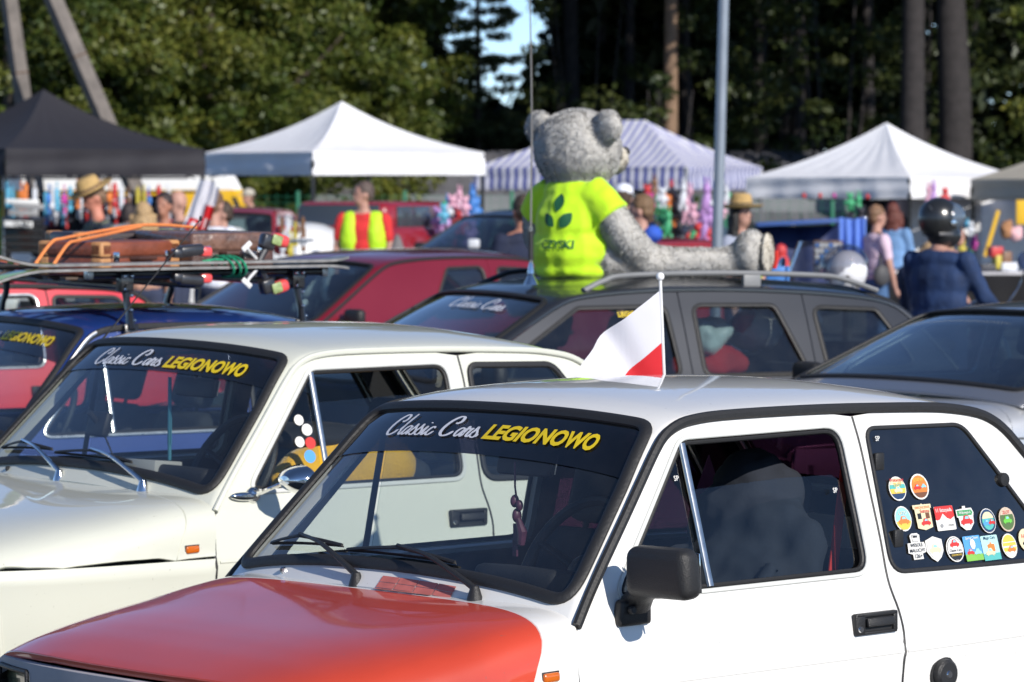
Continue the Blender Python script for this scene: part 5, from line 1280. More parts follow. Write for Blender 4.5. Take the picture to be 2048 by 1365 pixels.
# ================================================================ people
SKIN = P('skin', (.46, .25, .19), .55, var=.08, vs=20); SKIN2 = P('skin_tanned', (.38, .17, .11), .55, var=.08, vs=20)
def ptube(m, a, b, r0, r1, n=10): 
    a = np.array(a, float); b = np.array(b, float); p = [a+(b-a)*t for t in (0, .33, .66, 1)]
    m.tube(p, [r0, r0*.67+r1*.33+.004, r0*.33+r1*.67+.002, r1], n=n); m.ell(a, (r0*.98,)*3, nu=8, nv=6); m.ell(b, (r1*.98,)*3, nu=8, nv=6)
HAIRC = {}
def person(label, pos, face, h=1.75, top=(.1, .1, .1), legs=(.03, .04, .08), hair=(.06, .035, .02), skin=None, vest=None, hat=None, bend=0.0, arms=((.15, .1), (.15, .1)), long_hair=False, look=0.0, nod=0.0, sleeves=True, pattern=None, build=1.0, bald=False, helmet=False, sit=False, hood=None, bag=False, group='visitors walking between the cars and stalls'):
    """pos = ground point, face = heading in degrees (0 = towards +x)"""
    root = empty('person', label, 'person', loc=(pos[0], pos[1], 0), rz=R(face), group=group)
    k = h/1.75; s_ = skin or SKIN; by = build
    def pv(x, y, z): return (x*k, y*k*by, z*k)
    hipz = .92 if not sit else .80
    Rb = rotm(0, bend)
    def ub(x, y, z):  # upper body point, bending forward at the hips
        v = Rb @ Vector((x, y*by, z-.92)); return (v.x*k, v.y*k, (v.z+hipz)*k)
    hd = rotm(0, nod, R(look)); hc = Vector(ub(.01, 0, 1.62)); 
    def hp(x, y, z): v = hd @ Vector((x, y, z)); return tuple(hc+v*k)
    b = MB()
    b.ell(ub(0, 0, 1.02), (.105*k, .15*k*by, .13*k)).ell(ub(0, 0, 1.27), (.105*k, .165*k*by, .17*k)).ell(ub(0, 0, 1.40), (.075*k, .15*k*by, .07*k))
    ptube(b, ub(-.005, 0, 1.42), ub(.01, 0, 1.55), .056*k, .050*k)
    b.ell(hp(0, 0, .02), (.092*k, .074*k, .108*k), hd).ell(hp(.035, 0, -.05), (.055*k, .052*k, .060*k), hd)
    b.ell(hp(.098, 0, -.008), (.018*k, .012*k, .022*k), hd, 8, 6).ell(hp(.088, 0, -.050), (.012*k, .024*k, .012*k), hd, 8, 6)
    for sg in (-1, 1): b.ell(hp(-.005, sg*.078, -.005), (.018*k, .010*k, .030*k), hd, 8, 6)
    A = []
    for sg, (sw, el) in zip((-1, 1), arms):
        sh = Vector(ub(0, sg*.175, 1.385)); e = sh+Vector((math.sin(sw)*.27, sg*.055, -math.cos(sw)*.27))*k; w = e+Vector((math.sin(sw+el)*.25, sg*(.01-.10*min(1, el/1.5)), -math.cos(sw+el)*.25))*k
        ptube(b, sh, e, .052*k, .040*k); ptube(b, e, w, .040*k, .028*k)
        hv = (w-e).normalized(); b.ell(w+hv*.05*k, (.022*k, .035*k, .045*k)); A.append((sh, e, w, hv))
        for f_ in range(4): ptube(b, w+hv*.07*k+Vector((0, (f_-1.5)*.017*k, 0)), w+hv*(.135-.008*abs(f_-1.3))*k+Vector((.012, (f_-1.5)*.019*k, 0)), .009*k, .007*k, 6)
        ptube(b, w+hv*.03*k+Vector((.02*k, 0, 0)), w+hv*.08*k+Vector((.045*k, 0, 0)), .010*k, .008*k, 6)
    for sg in (-1, 1):
        hpnt = Vector(pv(0, sg*.09, hipz)); 
        if sit: kn = Vector(pv(.40, sg*.16, .78)); an = Vector(pv(.42, sg*.16, .34))
        else: kn = Vector(pv(.015, sg*.10, .50)); an = Vector(pv(-.01, sg*.105, .09))
        ptube(b, hpnt, kn, .085*k, .056*k); ptube(b, kn, an, .054*k, .038*k); b.ell(an+Vector((.06*k, 0, -.045*k)), (.12*k, .045*k, .042*k))
    body = fuse(b, 'body', s_, root, .0135*k, 2)
    # clothing
    tm = P('cloth_%d_%d_%d' % tuple(int(x*255) for x in top), top, .85, var=.14, vs=9, bump=.4, bs=20) if not pattern else pattern
    c = MB(); g = .018
    c.ell(ub(0, 0, 1.00), ((.118+g)*k, (.158+g)*k*by, .12*k)).ell(ub(0, 0, 1.24), ((.11+g)*k, (.168+g)*k*by, .18*k)).ell(ub(-.005, 0, 1.385), ((.080+g)*k, (.155+g)*k*by, .078*k)).ell(ub(.0, 0, 1.12), ((.112+g)*k, (.155+g)*k*by, .16*k))
    for (sh, e, w, hv) in A:
        ptube(c, sh, e if sleeves else sh+(e-sh)*.72, .068*k, .056*k)
        if sleeves is True: ptube(c, e, w, .056*k, .042*k)
    if hood: c.ell(ub(-.09, 0, 1.44), (.075*k, .12*k, .07*k))
    fuse(c, 'jacket' if sleeves is True else 'shirt', tm, root, .0155*k, 2, .006, 8)
    l_ = MB(); lm = P('cloth_%d_%d_%d' % tuple(int(x*255) for x in legs), legs, .85, var=.14, vs=9, bump=.3, bs=30)
    l_.ell(pv(0, 0, hipz+.02), (.125*k, .168*k*by, .12*k))
    for sg in (-1, 1):
        hpnt = Vector(pv(0, sg*.09, hipz)); kn = Vector(pv(.40, sg*.16, .78)) if sit else Vector(pv(.015, sg*.10, .50)); an = Vector(pv(.42, sg*.16, .38)) if sit else Vector(pv(-.01, sg*.105, .12))
        ptube(l_, hpnt, kn, .100*k, .070*k); ptube(l_, kn, an, .068*k, .058*k)
    fuse(l_, 'trousers', lm, root, .018*k, 2)
    if vest:
        v = MB()
        if vest == 'open':
            for sg in (-1, 1): v.ell(ub(.0, sg*.105, 1.20), (.150*k, .095*k*by, .25*k)).ell(ub(-.01, sg*.10, 1.385), (.108*k, .085*k*by, .08*k)).ell(ub(-.03, sg*.05, 1.2), (.13*k, .12*k*by, .24*k))
        else: v.ell(ub(-.01, 0, 1.20), (.150*k, .205*k*by, .25*k)).ell(ub(-.015, 0, 1.37), (.112*k, .185*k*by, .085*k)).ell(ub(-.01, 0, 1.02), (.150*k, .20*k*by, .10*k))
        vo = fuse(v, 'safety_vest', P('hi_vis_yellow', (.50, .82, .02), .7, var=.05, bump=.3, bs=20), root, .0165*k, 2, .008, 8)
        for z in (1.06,): MB().tube([tuple(Vector(ub(.156*math.cos(t), .212*math.sin(t), z))) for t in np.linspace(0, 2*math.pi, 25)[:-1]], .022*k, True, 6, flat=(1.1, .25)).build('reflective_band', P('reflective_grey', (.35, .38, .42), .4), vo)
    if helmet:
        hm = P('matt_black_shell', (.018, .019, .020), .28, coat=.6, coatr=.2, var=.1)
        q = MB().ell(hp(-.01, 0, .035), (.145*k, .128*k, .145*k), hd, 24, 16).ell(hp(.03, 0, -.075), (.118*k, .110*k, .090*k), hd, 20, 12)
        ho = fuse(q, 'helmet', hm, root, .010, 4)
        MB().ell(hp(.048, 0, .045), (.125*k, .125*k, .105*k), hd, 22, 14).build('visor', P('smoked_visor', (.10, .13, .17), .08, coat=1, var=.1), ho)
        for sg in (-1, 1):
            MB().lathe([(0, .008), (.018, .006), (.020, 0)], hp(.03, sg*.124, .01), hd @ Matrix.Rotation(-sg*math.pi/2, 3, 'X'), 14).build('visor_pivot', CHR, ho)
            MB().box(hp(-.02, sg*.112, -.065), (.10, .012, .022), hd, .004).build('vent', P('grey_rubber', (.08, .08, .085), .4), ho)
        MB().tube([hp(-.11, y, .10+.03*math.cos(y*20)) for y in np.linspace(-.08, .08, 8)], .006, flat=(1, .4)).build('shell_stripe', P('stripe_grey', (.20, .2, .2), .4), ho)
    elif not bald:
        hm = P('hair_%d_%d_%d' % tuple(int(x*255) for x in hair), hair, .6, var=.35, vs=50, bump=.6, bs=90)
        q = MB().ell(hp(-.018, 0, .045), (.098*k, .084*k, .098*k), hd).ell(hp(-.045, 0, -.0), (.066*k, .078*k, .075*k), hd)
        if long_hair:
            q.ell(hp(-.05, 0, -.07), (.07*k, .105*k, .12*k), hd).ell(hp(-.06, 0, -.18), (.05*k, .105*k, .12*k), hd)
            for sg in (-1, 1): q.tube([hp(-.0, sg*.085, .02), hp(.0, sg*.095, -.12), hp(.02, sg*.095, -.27)], [.04*k, .045*k, .02*k], n=8)
        fuse(q, 'hair', hm, root, .012*k, 1, .008, 30)
    for sg in (-1, 1):
        if not helmet: MB().ell(hp(.082, sg*.030, .012), (.010*k, .013*k, .007*k), hd, 8, 6).build('eye', PLA, root)
    if hat == 'straw' or hat == 'fedora':
        st = P('straw', (.50, .33, .13), .8, var=.22, vs=45, bump=.6, bs=150)
        prof = [(0, .135), (.05, .138), (.080, .128), (.090, .100), (.096, .045), (.100, .022), (.125, .016), (.165, .022), (.188, .038), (.186, .030), (.160, .014), (.120, .008), (.094, .012), (.088, .045)]
        ho = MB().lathe(prof, hp(0, 0, .052), hd @ Matrix.Diagonal((1.08*k, .95*k, k)), 28).build('hat', st, root)
        MB().lathe([(.0985, .022), (.0975, .052), (.093, .052), (.095, .022)], hp(0, 0, .052), hd @ Matrix.Diagonal((1.08*k, .95*k, k)), 28).build('hat_band', P('hat_band_brown', (.10, .06, .04), .7) if hat == 'straw' else PLA, ho)
    elif isinstance(hat, tuple):
        cm_ = P('cap_%d_%d_%d' % tuple(int(x*255) for x in hat), hat, .8, var=.1, bump=.2)
        ho = MB().ell(hp(-.005, 0, .075), (.104*k, .090*k, .080*k), hd).build('cap', cm_, root)
        MB().box(hp(.125, 0, .055), (.10*k, .13*k, .008), hd @ rotm(0, .18), .003).build('cap_peak', cm_, ho)
    if bag:
        MB().ell(pv(-.05, -.22, 1.0), (.10*k, .05*k, .12*k)).tube([pv(-.05, -.20, 1.1), pv(-.02, -.10, 1.46), pv(.0, .05, 1.43)], .012).build('shoulder_bag', P('grey_bag', (.06, .06, .065), .6, var=.4, vs=60), root)
    return root
camo = P('camouflage_cloth', (.05, .06, .07), .85); 
if True:
    n_, l_, b_ = nodes_of(camo); vo_ = n_.new('ShaderNodeTexNoise'); vo_.inputs['Scale'].default_value = 16; tc_ = n_.new('ShaderNodeTexCoord'); l_.new(tc_.outputs['Object'], vo_.inputs[0])
    r_ = n_.new('ShaderNodeValToRGB'); r_.color_ramp.interpolation = 'CONSTANT'; r_.color_ramp.elements[0].color = (.025, .035, .055, 1); r_.color_ramp.elements[1].position = .5; r_.color_ramp.elements[1].color = (.14, .15, .10, 1)
    e_ = r_.color_ramp.elements.new(.58); e_.color = (.05, .065, .08, 1); l_.new(vo_.outputs[0], r_.inputs[0]); l_.new(r_.outputs[0], b_.inputs['Base Color'])
strp = P('striped_cloth', (.45, .25, .18), .85, var=.5, vs=30)
den = P('denim', (.014, .036, .105), .8, var=.35, vs=7, bump=.7, bs=14)
person('man in a straw hat and camouflage shirt looking down, left of the flags', (-3.488, 33.000, 0.388), 205, 1.84, hair=(.2, .12, .07), hat='straw', pattern=camo, nod=.45, bend=.12, look=0, arms=((.2, .6), (.2, .6)), sleeves=None, skin=P('skin_sunburnt', (.55, .22, .15), .5, var=.08))
person('blonde woman in a brown striped top seen from behind', (-3.209, 33.500, 0.367), 100, 1.66, hair=(.42, .28, .14), long_hair=True, pattern=strp)
person('dark haired person in a hi-vis vest under the black tent', (-3.252, 36.000, 0.260), 250, 1.74, top=(.10, .10, .12), vest='closed', hair=(.03, .02, .02), skin=SKIN2, arms=((.6, 1.2), (.6, 1.2)))
person('bald man behind the white and red flags', (-3.284, 38.000, 0.174), 200, 1.76, top=(.03, .03, .03), bald=True)
person('person in a green vest in the shade of the black tent', (-3.988, 40.000, 0.087), 90, 1.62, top=(.06, .35, .03), hair=(.03, .02, .02))
person('brown haired boy in a white shirt seen from behind beside the flags', (-2.482, 32.000, 0.432), 55, 1.77, top=(.74, .76, .84), hair=(.16, .09, .05), sleeves=None)
person('man in a black shirt behind the boy in white', (-2.628, 35.000, 0.303), 200, 1.66, top=(.02, .018, .017), hair=(.05, .03, .02), sleeves=None)
person('old man in a pale cap leaning on a car roof by the white tent', (-3.951, 60.000, -0.771), 215, 1.76, top=(.16, .17, .20), hat=(.45, .42, .36), bend=.25, arms=((1.4, .1), (1.4, .1)), sleeves=None)
person('laughing man in an open hi-vis vest over a red shirt', (-1.541, 40.000, 0.090), 262, 1.84, top=(.62, .03, .03), vest='open', hair=(.10, .07, .06), legs=(.05, .07, .12), sleeves=None, look=-62, arms=((.05, .25), (.05, .25)), build=1.2)
person('man in a navy polo shirt to the left of the plush bear', (0.085, 31.000, 0.479), 120, 1.72, top=(.012, .018, .045), hair=(.05, .035, .025), skin=SKIN2, sleeves=None, build=1.15)
person('brown haired visitor half hidden behind the plush bear', (0.876, 34.000, 0.351), 100, 1.76, top=(.03, .03, .05), hair=(.14, .07, .04))
person('person in a white baseball cap behind the boy in blue', (1.045, 36.000, 0.266), 80, 1.80, top=(.02, .02, .025), hat=(.72, .74, .82))
person('boy in a blue hooded sweatshirt between the bear and the toy stall', (1.015, 30.000, 0.523), 165, 1.73, top=(.03, .10, .50), hair=(.17, .10, .05), hood=True)
person('black haired woman in a straw hat and hi-vis vest behind the bear foot', (1.899, 32.000, 0.438), 318, 1.68, top=(.30, .33, .42), vest='closed', hair=(.008, .007, .007), long_hair=True, hat='fedora', sleeves=None)
person('woman in a pale pink top with a grey shoulder bag', (3.601, 38.000, 0.183), 20, 1.60, top=(.66, .50, .60), legs=(.06, .13, .27), hair=(.20, .11, .06), long_hair=False, sleeves=None, bag=True, build=1.1)
person('red haired person in a blue top at the toy stall', (4.259, 43.000, -0.030), 60, 1.60, top=(.15, .28, .50), hair=(.12, .03, .02), long_hair=True)
person('person in a sand coloured shirt bending over the stall table', (4.031, 39.000, 0.141), 20, 1.66, top=(.52, .34, .17), hair=(.03, .02, .02), bend=.9, arms=((.2, .3), (.2, .3)), sleeves=None)
person('scooter rider in a black helmet and dark denim jacket', (2.712, 24.400, 0.766), 48, 1.68, pattern=den, legs=(.012, .02, .05), helmet=True, look=-25, build=1.25, arms=((.45, .7), (.45, .7)))
# ================================================================ poles, building, fence
CONC = P('weathered_wood', (.16, .14, .125), .85, var=.25, vs=5, bump=.5, bs=25)
def apole(label, foot, top, w, group='tall timber poles behind the black tent'):
    foot = Vector(foot); top = Vector(top); d = (top-foot).normalized()
    L = (top-foot).length; rt = d.to_track_quat('Z', 'Y').to_matrix()
    root = empty('timber_pole', label, 'pole', loc=foot, group=group)
    MB().box(rt @ Vector((0, 0, L/2)), (w, w, L), rt @ rotm(0, 0, R(32)), .02, 2).build('timber', CONC, root)
    for k in range(6): MB().box(rt @ Vector((0, 0, L*(.1+.16*k))), (w*1.04, w*1.04, .03), rt @ rotm(0, 0, R(32)), .004).build('band', P('rusty_band', (.10, .06, .04), .8), root)
    return root
apole('upright square timber pole rising behind the peak of the black tent', (-7.25, 60.5, 0), (-8.39, 60.5, 8.5), .215)
apole('leaning square timber pole to the right of the black tent peak', (-5.03, 59.0, 0), (-8.86, 59.0, 9.0), .225)
GALV = P('galvanised_steel', (.27, .31, .36), .4, metal=.35, var=.1, vs=5)
lpole = MB().tube([(0, 0, 0), (.02, 0, 3), (.045, 0, 8)], [.043, .038, .028], n=18).lathe([(0, 0), (.11, 0), (.11, .03), (.06, .03)], (0, 0, 0), None, 16).build('lamp_post', GALV, None)
lpole.location = (1.458, 28.000, 0.609); lpole.location.z = 0; lpole.rotation_euler = (0, .02, 0); tag(lpole, 'slim galvanised lamp post rising behind the bear leg out of frame', 'lamp post')
TILE = P('grey_roof_sheet', (.13, .13, .145), .55, var=.15, vs=3)
bld = empty('shed', 'low building with a dark grey sheet roof behind the toy stalls', 'building', loc=(2.2, 80, 0))
WALLM = P('shed_wall', (.20, .21, .22), .8, var=.15, vs=1)
MB().box((0, 3, .8), (13.0, 6, 1.6)).build('wall', WALLM, bld)
for i in range(9):
    for j in range(5):
        t = MB(); x0 = -6.9+i*1.53
        t.add([(x0, -.5+j*.75, 1.05+j*.30), (x0+1.50, -.5+j*.75, 1.05+j*.30), (x0+1.50, .24+j*.75, 1.34+j*.30), (x0, .24+j*.75, 1.34+j*.30), (x0, -.5+j*.75, 1.02+j*.30), (x0+1.50, -.5+j*.75, 1.02+j*.30)], [(0, 1, 2, 3), (4, 5, 1, 0)])
        for k in range(4): t.box((x0+.2+k*.36, -.13+j*.75, 1.20+j*.30), (.03, .72, .02), rotm(.38, 0, 0))
        t.build('roof_sheet', TILE, bld)
MB().box((0, -.1, .98), (13.2, .16, .10)).build('gutter', P('pale_gutter', (.35, .36, .36), .5), bld)
for k in range(8): MB().box((-5.6+k*1.6, -.02, .55), (.9, .05, .45)).build('window', P('shed_window', (.05, .06, .07), .15, coat=1), bld)
# wire fence with green posts
GPOST = P('green_post', (.01, .15, .08), .5)
fe = empty('wire_fence', 'green wire mesh fence in front of the hedge', 'fence', loc=(-14, 72, 0))
for k in range(15): MB().box((k*2.0, 0, .85), (.07, .07, 1.7), None, .008).build('post', GPOST, fe)
fm = MB()
for k in range(28*5): fm.box((k*.2, 0, .85), (.006, .006, 1.6))
for k in range(14): fm.box((14, 0, .1+k*.115), (28, .006, .006))
kind(fm.build('wire_mesh', GPOST, fe), 'stuff')

# ================================================================ trees
def leafmat(nm, c1, c2, tr=.35):
    m = D.materials.new(nm); n, l, b = nodes_of(m); n.remove(b)
    g = n.new('ShaderNodeNewGeometry'); cr = n.new('ShaderNodeValToRGB'); cr.color_ramp.elements[0].color = c1+(1,); cr.color_ramp.elements[1].color = c2+(1,)
    l.new(g.outputs['Random Per Island'], cr.inputs[0])
    tc = n.new('ShaderNodeTexCoord'); no = n.new('ShaderNodeTexNoise'); no.inputs['Scale'].default_value = .55; l.new(tc.outputs['Object'], no.inputs[0])
    hs = n.new('ShaderNodeHueSaturation'); mr = n.new('ShaderNodeMapRange'); mr.inputs[1].default_value = .35; mr.inputs[2].default_value = .65; mr.inputs[3].default_value = .75; mr.inputs[4].default_value = 1.3; l.new(no.outputs[0], mr.inputs[0]); l.new(mr.outputs[0], hs.inputs['Value'])
    mr2 = n.new('ShaderNodeMapRange'); mr2.inputs[1].default_value = .35; mr2.inputs[2].default_value = .65; mr2.inputs[3].default_value = .525; mr2.inputs[4].default_value = .475; l.new(no.outputs[0], mr2.inputs[0]); l.new(mr2.outputs[0], hs.inputs['Hue'])
    l.new(cr.outputs[0], hs.inputs['Color'])
    d = n.new('ShaderNodeBsdfDiffuse'); t = n.new('ShaderNodeBsdfTranslucent'); gl = n.new('ShaderNodeBsdfGlossy'); gl.inputs['Roughness'].default_value = .45; gl.inputs[0].default_value = (.8, .85, .8, 1)
    l.new(hs.outputs[0], d.inputs[0]); l.new(hs.outputs[0], t.inputs[0])
    m1 = n.new('ShaderNodeMixShader'); m1.inputs[0].default_value = tr; l.new(d.outputs[0], m1.inputs[1]); l.new(t.outputs[0], m1.inputs[2])
    m2 = n.new('ShaderNodeMixShader'); m2.inputs[0].default_value = .035; l.new(m1.outputs[0], m2.inputs[1]); l.new(gl.outputs[0], m2.inputs[2]); l.new(m2.outputs[0], n['Material Output'].inputs[0])
    return m
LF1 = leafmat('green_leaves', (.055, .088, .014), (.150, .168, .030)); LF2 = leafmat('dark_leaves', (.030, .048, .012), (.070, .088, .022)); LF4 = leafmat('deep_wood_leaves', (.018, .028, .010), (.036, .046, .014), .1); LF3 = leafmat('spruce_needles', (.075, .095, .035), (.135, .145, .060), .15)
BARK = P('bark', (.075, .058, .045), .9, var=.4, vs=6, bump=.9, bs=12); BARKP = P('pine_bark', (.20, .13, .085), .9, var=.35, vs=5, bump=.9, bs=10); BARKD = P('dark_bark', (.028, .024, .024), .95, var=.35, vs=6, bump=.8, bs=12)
def leaf_cloud(name, clumps, per, size, m, seed, flat=.6):
    r = np.random.default_rng(seed); C_ = np.array([c[:3] for c in clumps]); Rr = np.array([c[3] for c in clumps])
    N = per*len(clumps); k = np.repeat(np.arange(len(clumps)), per)
    d = r.normal(0, 1, (N, 3)); d /= np.linalg.norm(d, axis=1)[:, None]; rad = r.random(N)**.38
    p = C_[k]+d*(Rr[k]*rad)[:, None]*np.array([1, 1, flat])
    n = d*.7+r.normal(0, .6, (N, 3))+np.array([0, 0, .35]); n /= np.linalg.norm(n, axis=1)[:, None]
    a = np.cross(n, r.normal(0, 1, (N, 3))); a /= np.linalg.norm(a, axis=1)[:, None]; b = np.cross(n, a)
    s = size*r.uniform(.6, 1.3, (N, 1))
    V = np.stack([p-a*s, p-b*s*.45, p+a*s, p+b*s*.45], 1).reshape(-1, 3)
    me = D.meshes.new(name); me.vertices.add(4*N); me.vertices.foreach_set('co', V.ravel().astype(np.float32))
    me.loops.add(4*N); me.loops.foreach_set('vertex_index', np.arange(4*N, dtype=np.int32)); me.polygons.add(N); me.polygons.foreach_set('loop_start', np.arange(0, 4*N, 4, dtype=np.int32)); 
    me.update(calc_edges=True); me.materials.append(m); return me
def trunk_mesh(h, r0, m, seed, limbs=7, lean=.2, crown0=.35):
    r = random.Random(seed); b = MB(); p = [(0, 0, 0)]; 
    for i in range(1, 7): p.append((p[-1][0]+r.uniform(-lean, lean)*.5, p[-1][1]+r.uniform(-lean, lean)*.5, h*i/6))
    b.tube(crom(p, 4), np.linspace(r0, r0*.25, 25), n=12)
    for i in range(limbs):
        z = h*(crown0+(1-crown0)*i/limbs*.9); a = r.uniform(0, 6.28); L = h*.22*r.uniform(.6, 1.2); q = np.array([np.interp(z, [x[2] for x in p], [x[0] for x in p]), np.interp(z, [x[2] for x in p], [x[1] for x in p]), z])
        b.tube([q, q+np.array([math.cos(a)*L*.5, math.sin(a)*L*.5, L*.35]), q+np.array([math.cos(a)*L, math.sin(a)*L, L*.8])], [r0*.35, r0*.22, r0*.08], n=6)
    me = b.build('trunk', m, None); d = me.data; D.objects.remove(me); return d
def broad_clumps(h, w, n, seed, low=.01):
    r = random.Random(seed); out = []
    for i in range(n):
        z = h*r.uniform(low, 1.0); t = z/h; e = w*(1-max(0, (t-.45)/.55)**2.2)**.5*(0.80+.2*min(1, t*5)); a = r.uniform(0, 6.28); q = math.sqrt(r.random())*.45+.55
        out.append((math.cos(a)*e*q, math.sin(a)*e*q, z, r.uniform(.35, 1.3)*w*.22))
    return out
VAR = []
for v in range(3): VAR.append((leaf_cloud('crown', broad_clumps(11.5, 3.5, 210, 40+v), 270, .080, LF1, 50+v), trunk_mesh(10, .22, BARK, 60+v)))
VAR.append((leaf_cloud('crown', broad_clumps(9, 3.2, 60, 90), 150, .10, LF2, 91), trunk_mesh(9, .2, BARKD, 92)))
def tree(label, x, y, v, s=1.0, rz=0.0, group='leafy trees at the edge of the wood', sz=None):
    root = empty('tree', label, 'tree', loc=(x, y, 0), rz=rz, group=group); root.scale = (s, s, sz or s)
    link('crown', VAR[v][0], root); t_ = link('trunk', VAR[v][1], root); t_.scale = (.8, .8, .93); return root
rt_ = random.Random(5)
adj = ['light green', 'mid green', 'olive green']; pl_ = ['far left behind the poles', 'left, behind the black tent', 'left of the leaning pole', 'above the gap between the black and white tents', 'behind the left slope of the white tent', 'straight behind the white tent peak', 'behind the right slope of the white tent', 'just left of the spruce']
for i, x in enumerate((-13.2, -11.4, -9.8, -8.4, -7.2, -6.1, -5.2)):
    tree('leafy tree %s' % pl_[i], x, 76+rt_.uniform(-1.5, 3.0)+(4 if i > 5 else 0), i % 3, rt_.uniform(.9, 1.05), rt_.uniform(0, 6))
for i, (x, y) in enumerate(((-13, 83), (-10.0, 82.5), (-7.6, 83), (-5.9, 83.5), (-5.2, 86))):
    tree('taller leafy tree in the second row, number from the left edge: %s' % ['first', 'second', 'third', 'fourth', 'fifth'][i], x, y, (i+1) % 3, 1.15, rt_.uniform(0, 6), 'taller trees in the second row')
for i, (x, y, s) in enumerate(((-12, 73.6, .33), (-9.2, 73.4, .30), (-6.4, 73.8, .32), (-3.9, 73.5, .30), (-2.3, 73.6, .27), (-7.8, 73.6, .28), (-5.1, 73.9, .3))):
    tree('low shrub behind the wire fence, %s' % ['leftmost', 'behind the black tent right half', 'under the left side of the white tent', 'under the white tent front pole', 'under the right side of the white tent', 'between the black and white tents', 'behind the cars under the white tent'][i], x, y, i % 3, s, rt_.uniform(0, 6), 'shrubs along the fence', s*.42)
# spruces in the gap
def spruce(label, x, y, h, w, seed, n=85):
    r = random.Random(seed); cl = []
    for i in range(n):
        t = r.random()**.8; z = h*(.10+.90*t); e = w*(1-t)**.8*r.uniform(.35, 1); a = r.uniform(0, 6.28); cl.append((math.cos(a)*e, math.sin(a)*e, z-.15*e, .18*w+.16*w*(1-t)))
    root = empty('spruce', label, 'tree', loc=(x, y, 0), group='spruces in the gap of the wood')
    link('crown', leaf_cloud('crown', cl, 150, .07, LF3, seed, .35), root); link('trunk', trunk_mesh(h*.9, .10, BARK, seed, 2, .05), root); return root
spruce('slender spruce with a bare lower trunk in the gap with blue sky', -.80, 92, 12.0, 1.25, 7, 150)
spruce('darker spruce just left of the sky gap', -1.75, 95, 13.5, 1.35, 8, 130)
spruce('short spruce at the foot of the sky gap', .45, 93, 4.9, .8, 9, 60)
spruce('broad spruce left of the slender one', -2.75, 93, 13.0, 1.4, 12, 130)
# tall pines and oaks of the dark wood: trunks run out of the frame, crowns above it
def tall(label, x, y, r0, m, h=17, crownz=8.5, w=3.6, lean=.15, group='tall trunks of the dark wood', seed=1):
    root = empty('tall_tree', label, 'tree', loc=(x, y, 0), group=group)
    link('trunk', trunk_mesh(h, r0, m, seed, 6, lean, .6), root)
    link('crown', TC, root).location = (0, 0, crownz)
    return root
r = random.Random(77); TC = leaf_cloud('crown', [(r.uniform(-4, 4), r.uniform(-4, 4), r.uniform(0, 7), r.uniform(1.0, 1.9)) for _ in range(75)], 130, .17, LF2, 78)
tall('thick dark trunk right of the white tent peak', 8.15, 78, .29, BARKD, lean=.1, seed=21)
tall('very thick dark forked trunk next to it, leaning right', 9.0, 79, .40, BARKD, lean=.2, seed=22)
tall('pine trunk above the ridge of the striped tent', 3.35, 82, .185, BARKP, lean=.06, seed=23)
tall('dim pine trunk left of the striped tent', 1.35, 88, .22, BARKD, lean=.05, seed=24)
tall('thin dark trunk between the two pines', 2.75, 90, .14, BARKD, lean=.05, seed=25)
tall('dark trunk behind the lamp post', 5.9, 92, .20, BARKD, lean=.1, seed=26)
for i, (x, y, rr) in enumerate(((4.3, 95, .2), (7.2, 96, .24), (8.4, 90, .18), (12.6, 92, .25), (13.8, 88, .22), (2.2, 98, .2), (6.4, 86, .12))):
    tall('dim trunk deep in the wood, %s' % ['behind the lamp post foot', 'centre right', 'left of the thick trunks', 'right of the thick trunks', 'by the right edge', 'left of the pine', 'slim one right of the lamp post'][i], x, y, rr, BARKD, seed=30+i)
# understorey of the dark wood: sparse sprays of leaves in the shade
def understorey(label, x, y, w, h, n, seed, m, per=70, size=.10, z0=0.3):
    r = random.Random(seed); cl = [(r.uniform(-w, w), r.uniform(-1.5, 1.5), z0+(h-z0)*r.random(), r.uniform(.25, .62)) for _ in range(n)]
    root = empty('young_tree', label, 'tree', loc=(x, y, 0), group='young trees under the dark wood')
    link('crown', leaf_cloud('crown', cl, per, size, m, seed, .55), root)
    b = MB()
    for i in range(4):
        xx = r.uniform(-w*.7, w*.7); b.tube(crom([(xx*.3, 0, 0), (xx*.6, .1, h*.4), (xx, .2, h*.9)], 4), np.linspace(.06, .015, 9), n=6)
    b.build('trunk', BARKD, root); return root
for i, (x, y, w, h, n) in enumerate(((1.6, 84, 1.2, 6.5, 26), (3.1, 80, 1.3, 4.2, 18), (4.9, 83, 1.3, 8, 40), (6.9, 82, 1.4, 8.5, 48), (8.6, 81, 1.2, 8.5, 44), (11.6, 80, 1.4, 9, 110), (13.8, 81, 1.7, 9, 110), (5.9, 88, 1.6, 9, 40), (9.6, 85, 1.6, 9, 40))):
    understorey('young leafy tree in the dark wood, %s' % ['left of the pine trunk', 'in front of the pine trunk foot', 'between pine trunk and lamp post', 'right of the lamp post', 'left of the thick trunks', 'right of the thick trunks', 'at the right edge', 'set back by the lamp post', 'set back behind the thick trunks'][i], x, y, w, h, n, 200+i, LF1 if i in (5, 6) else LF2, 90 if i in (5, 6) else 75)
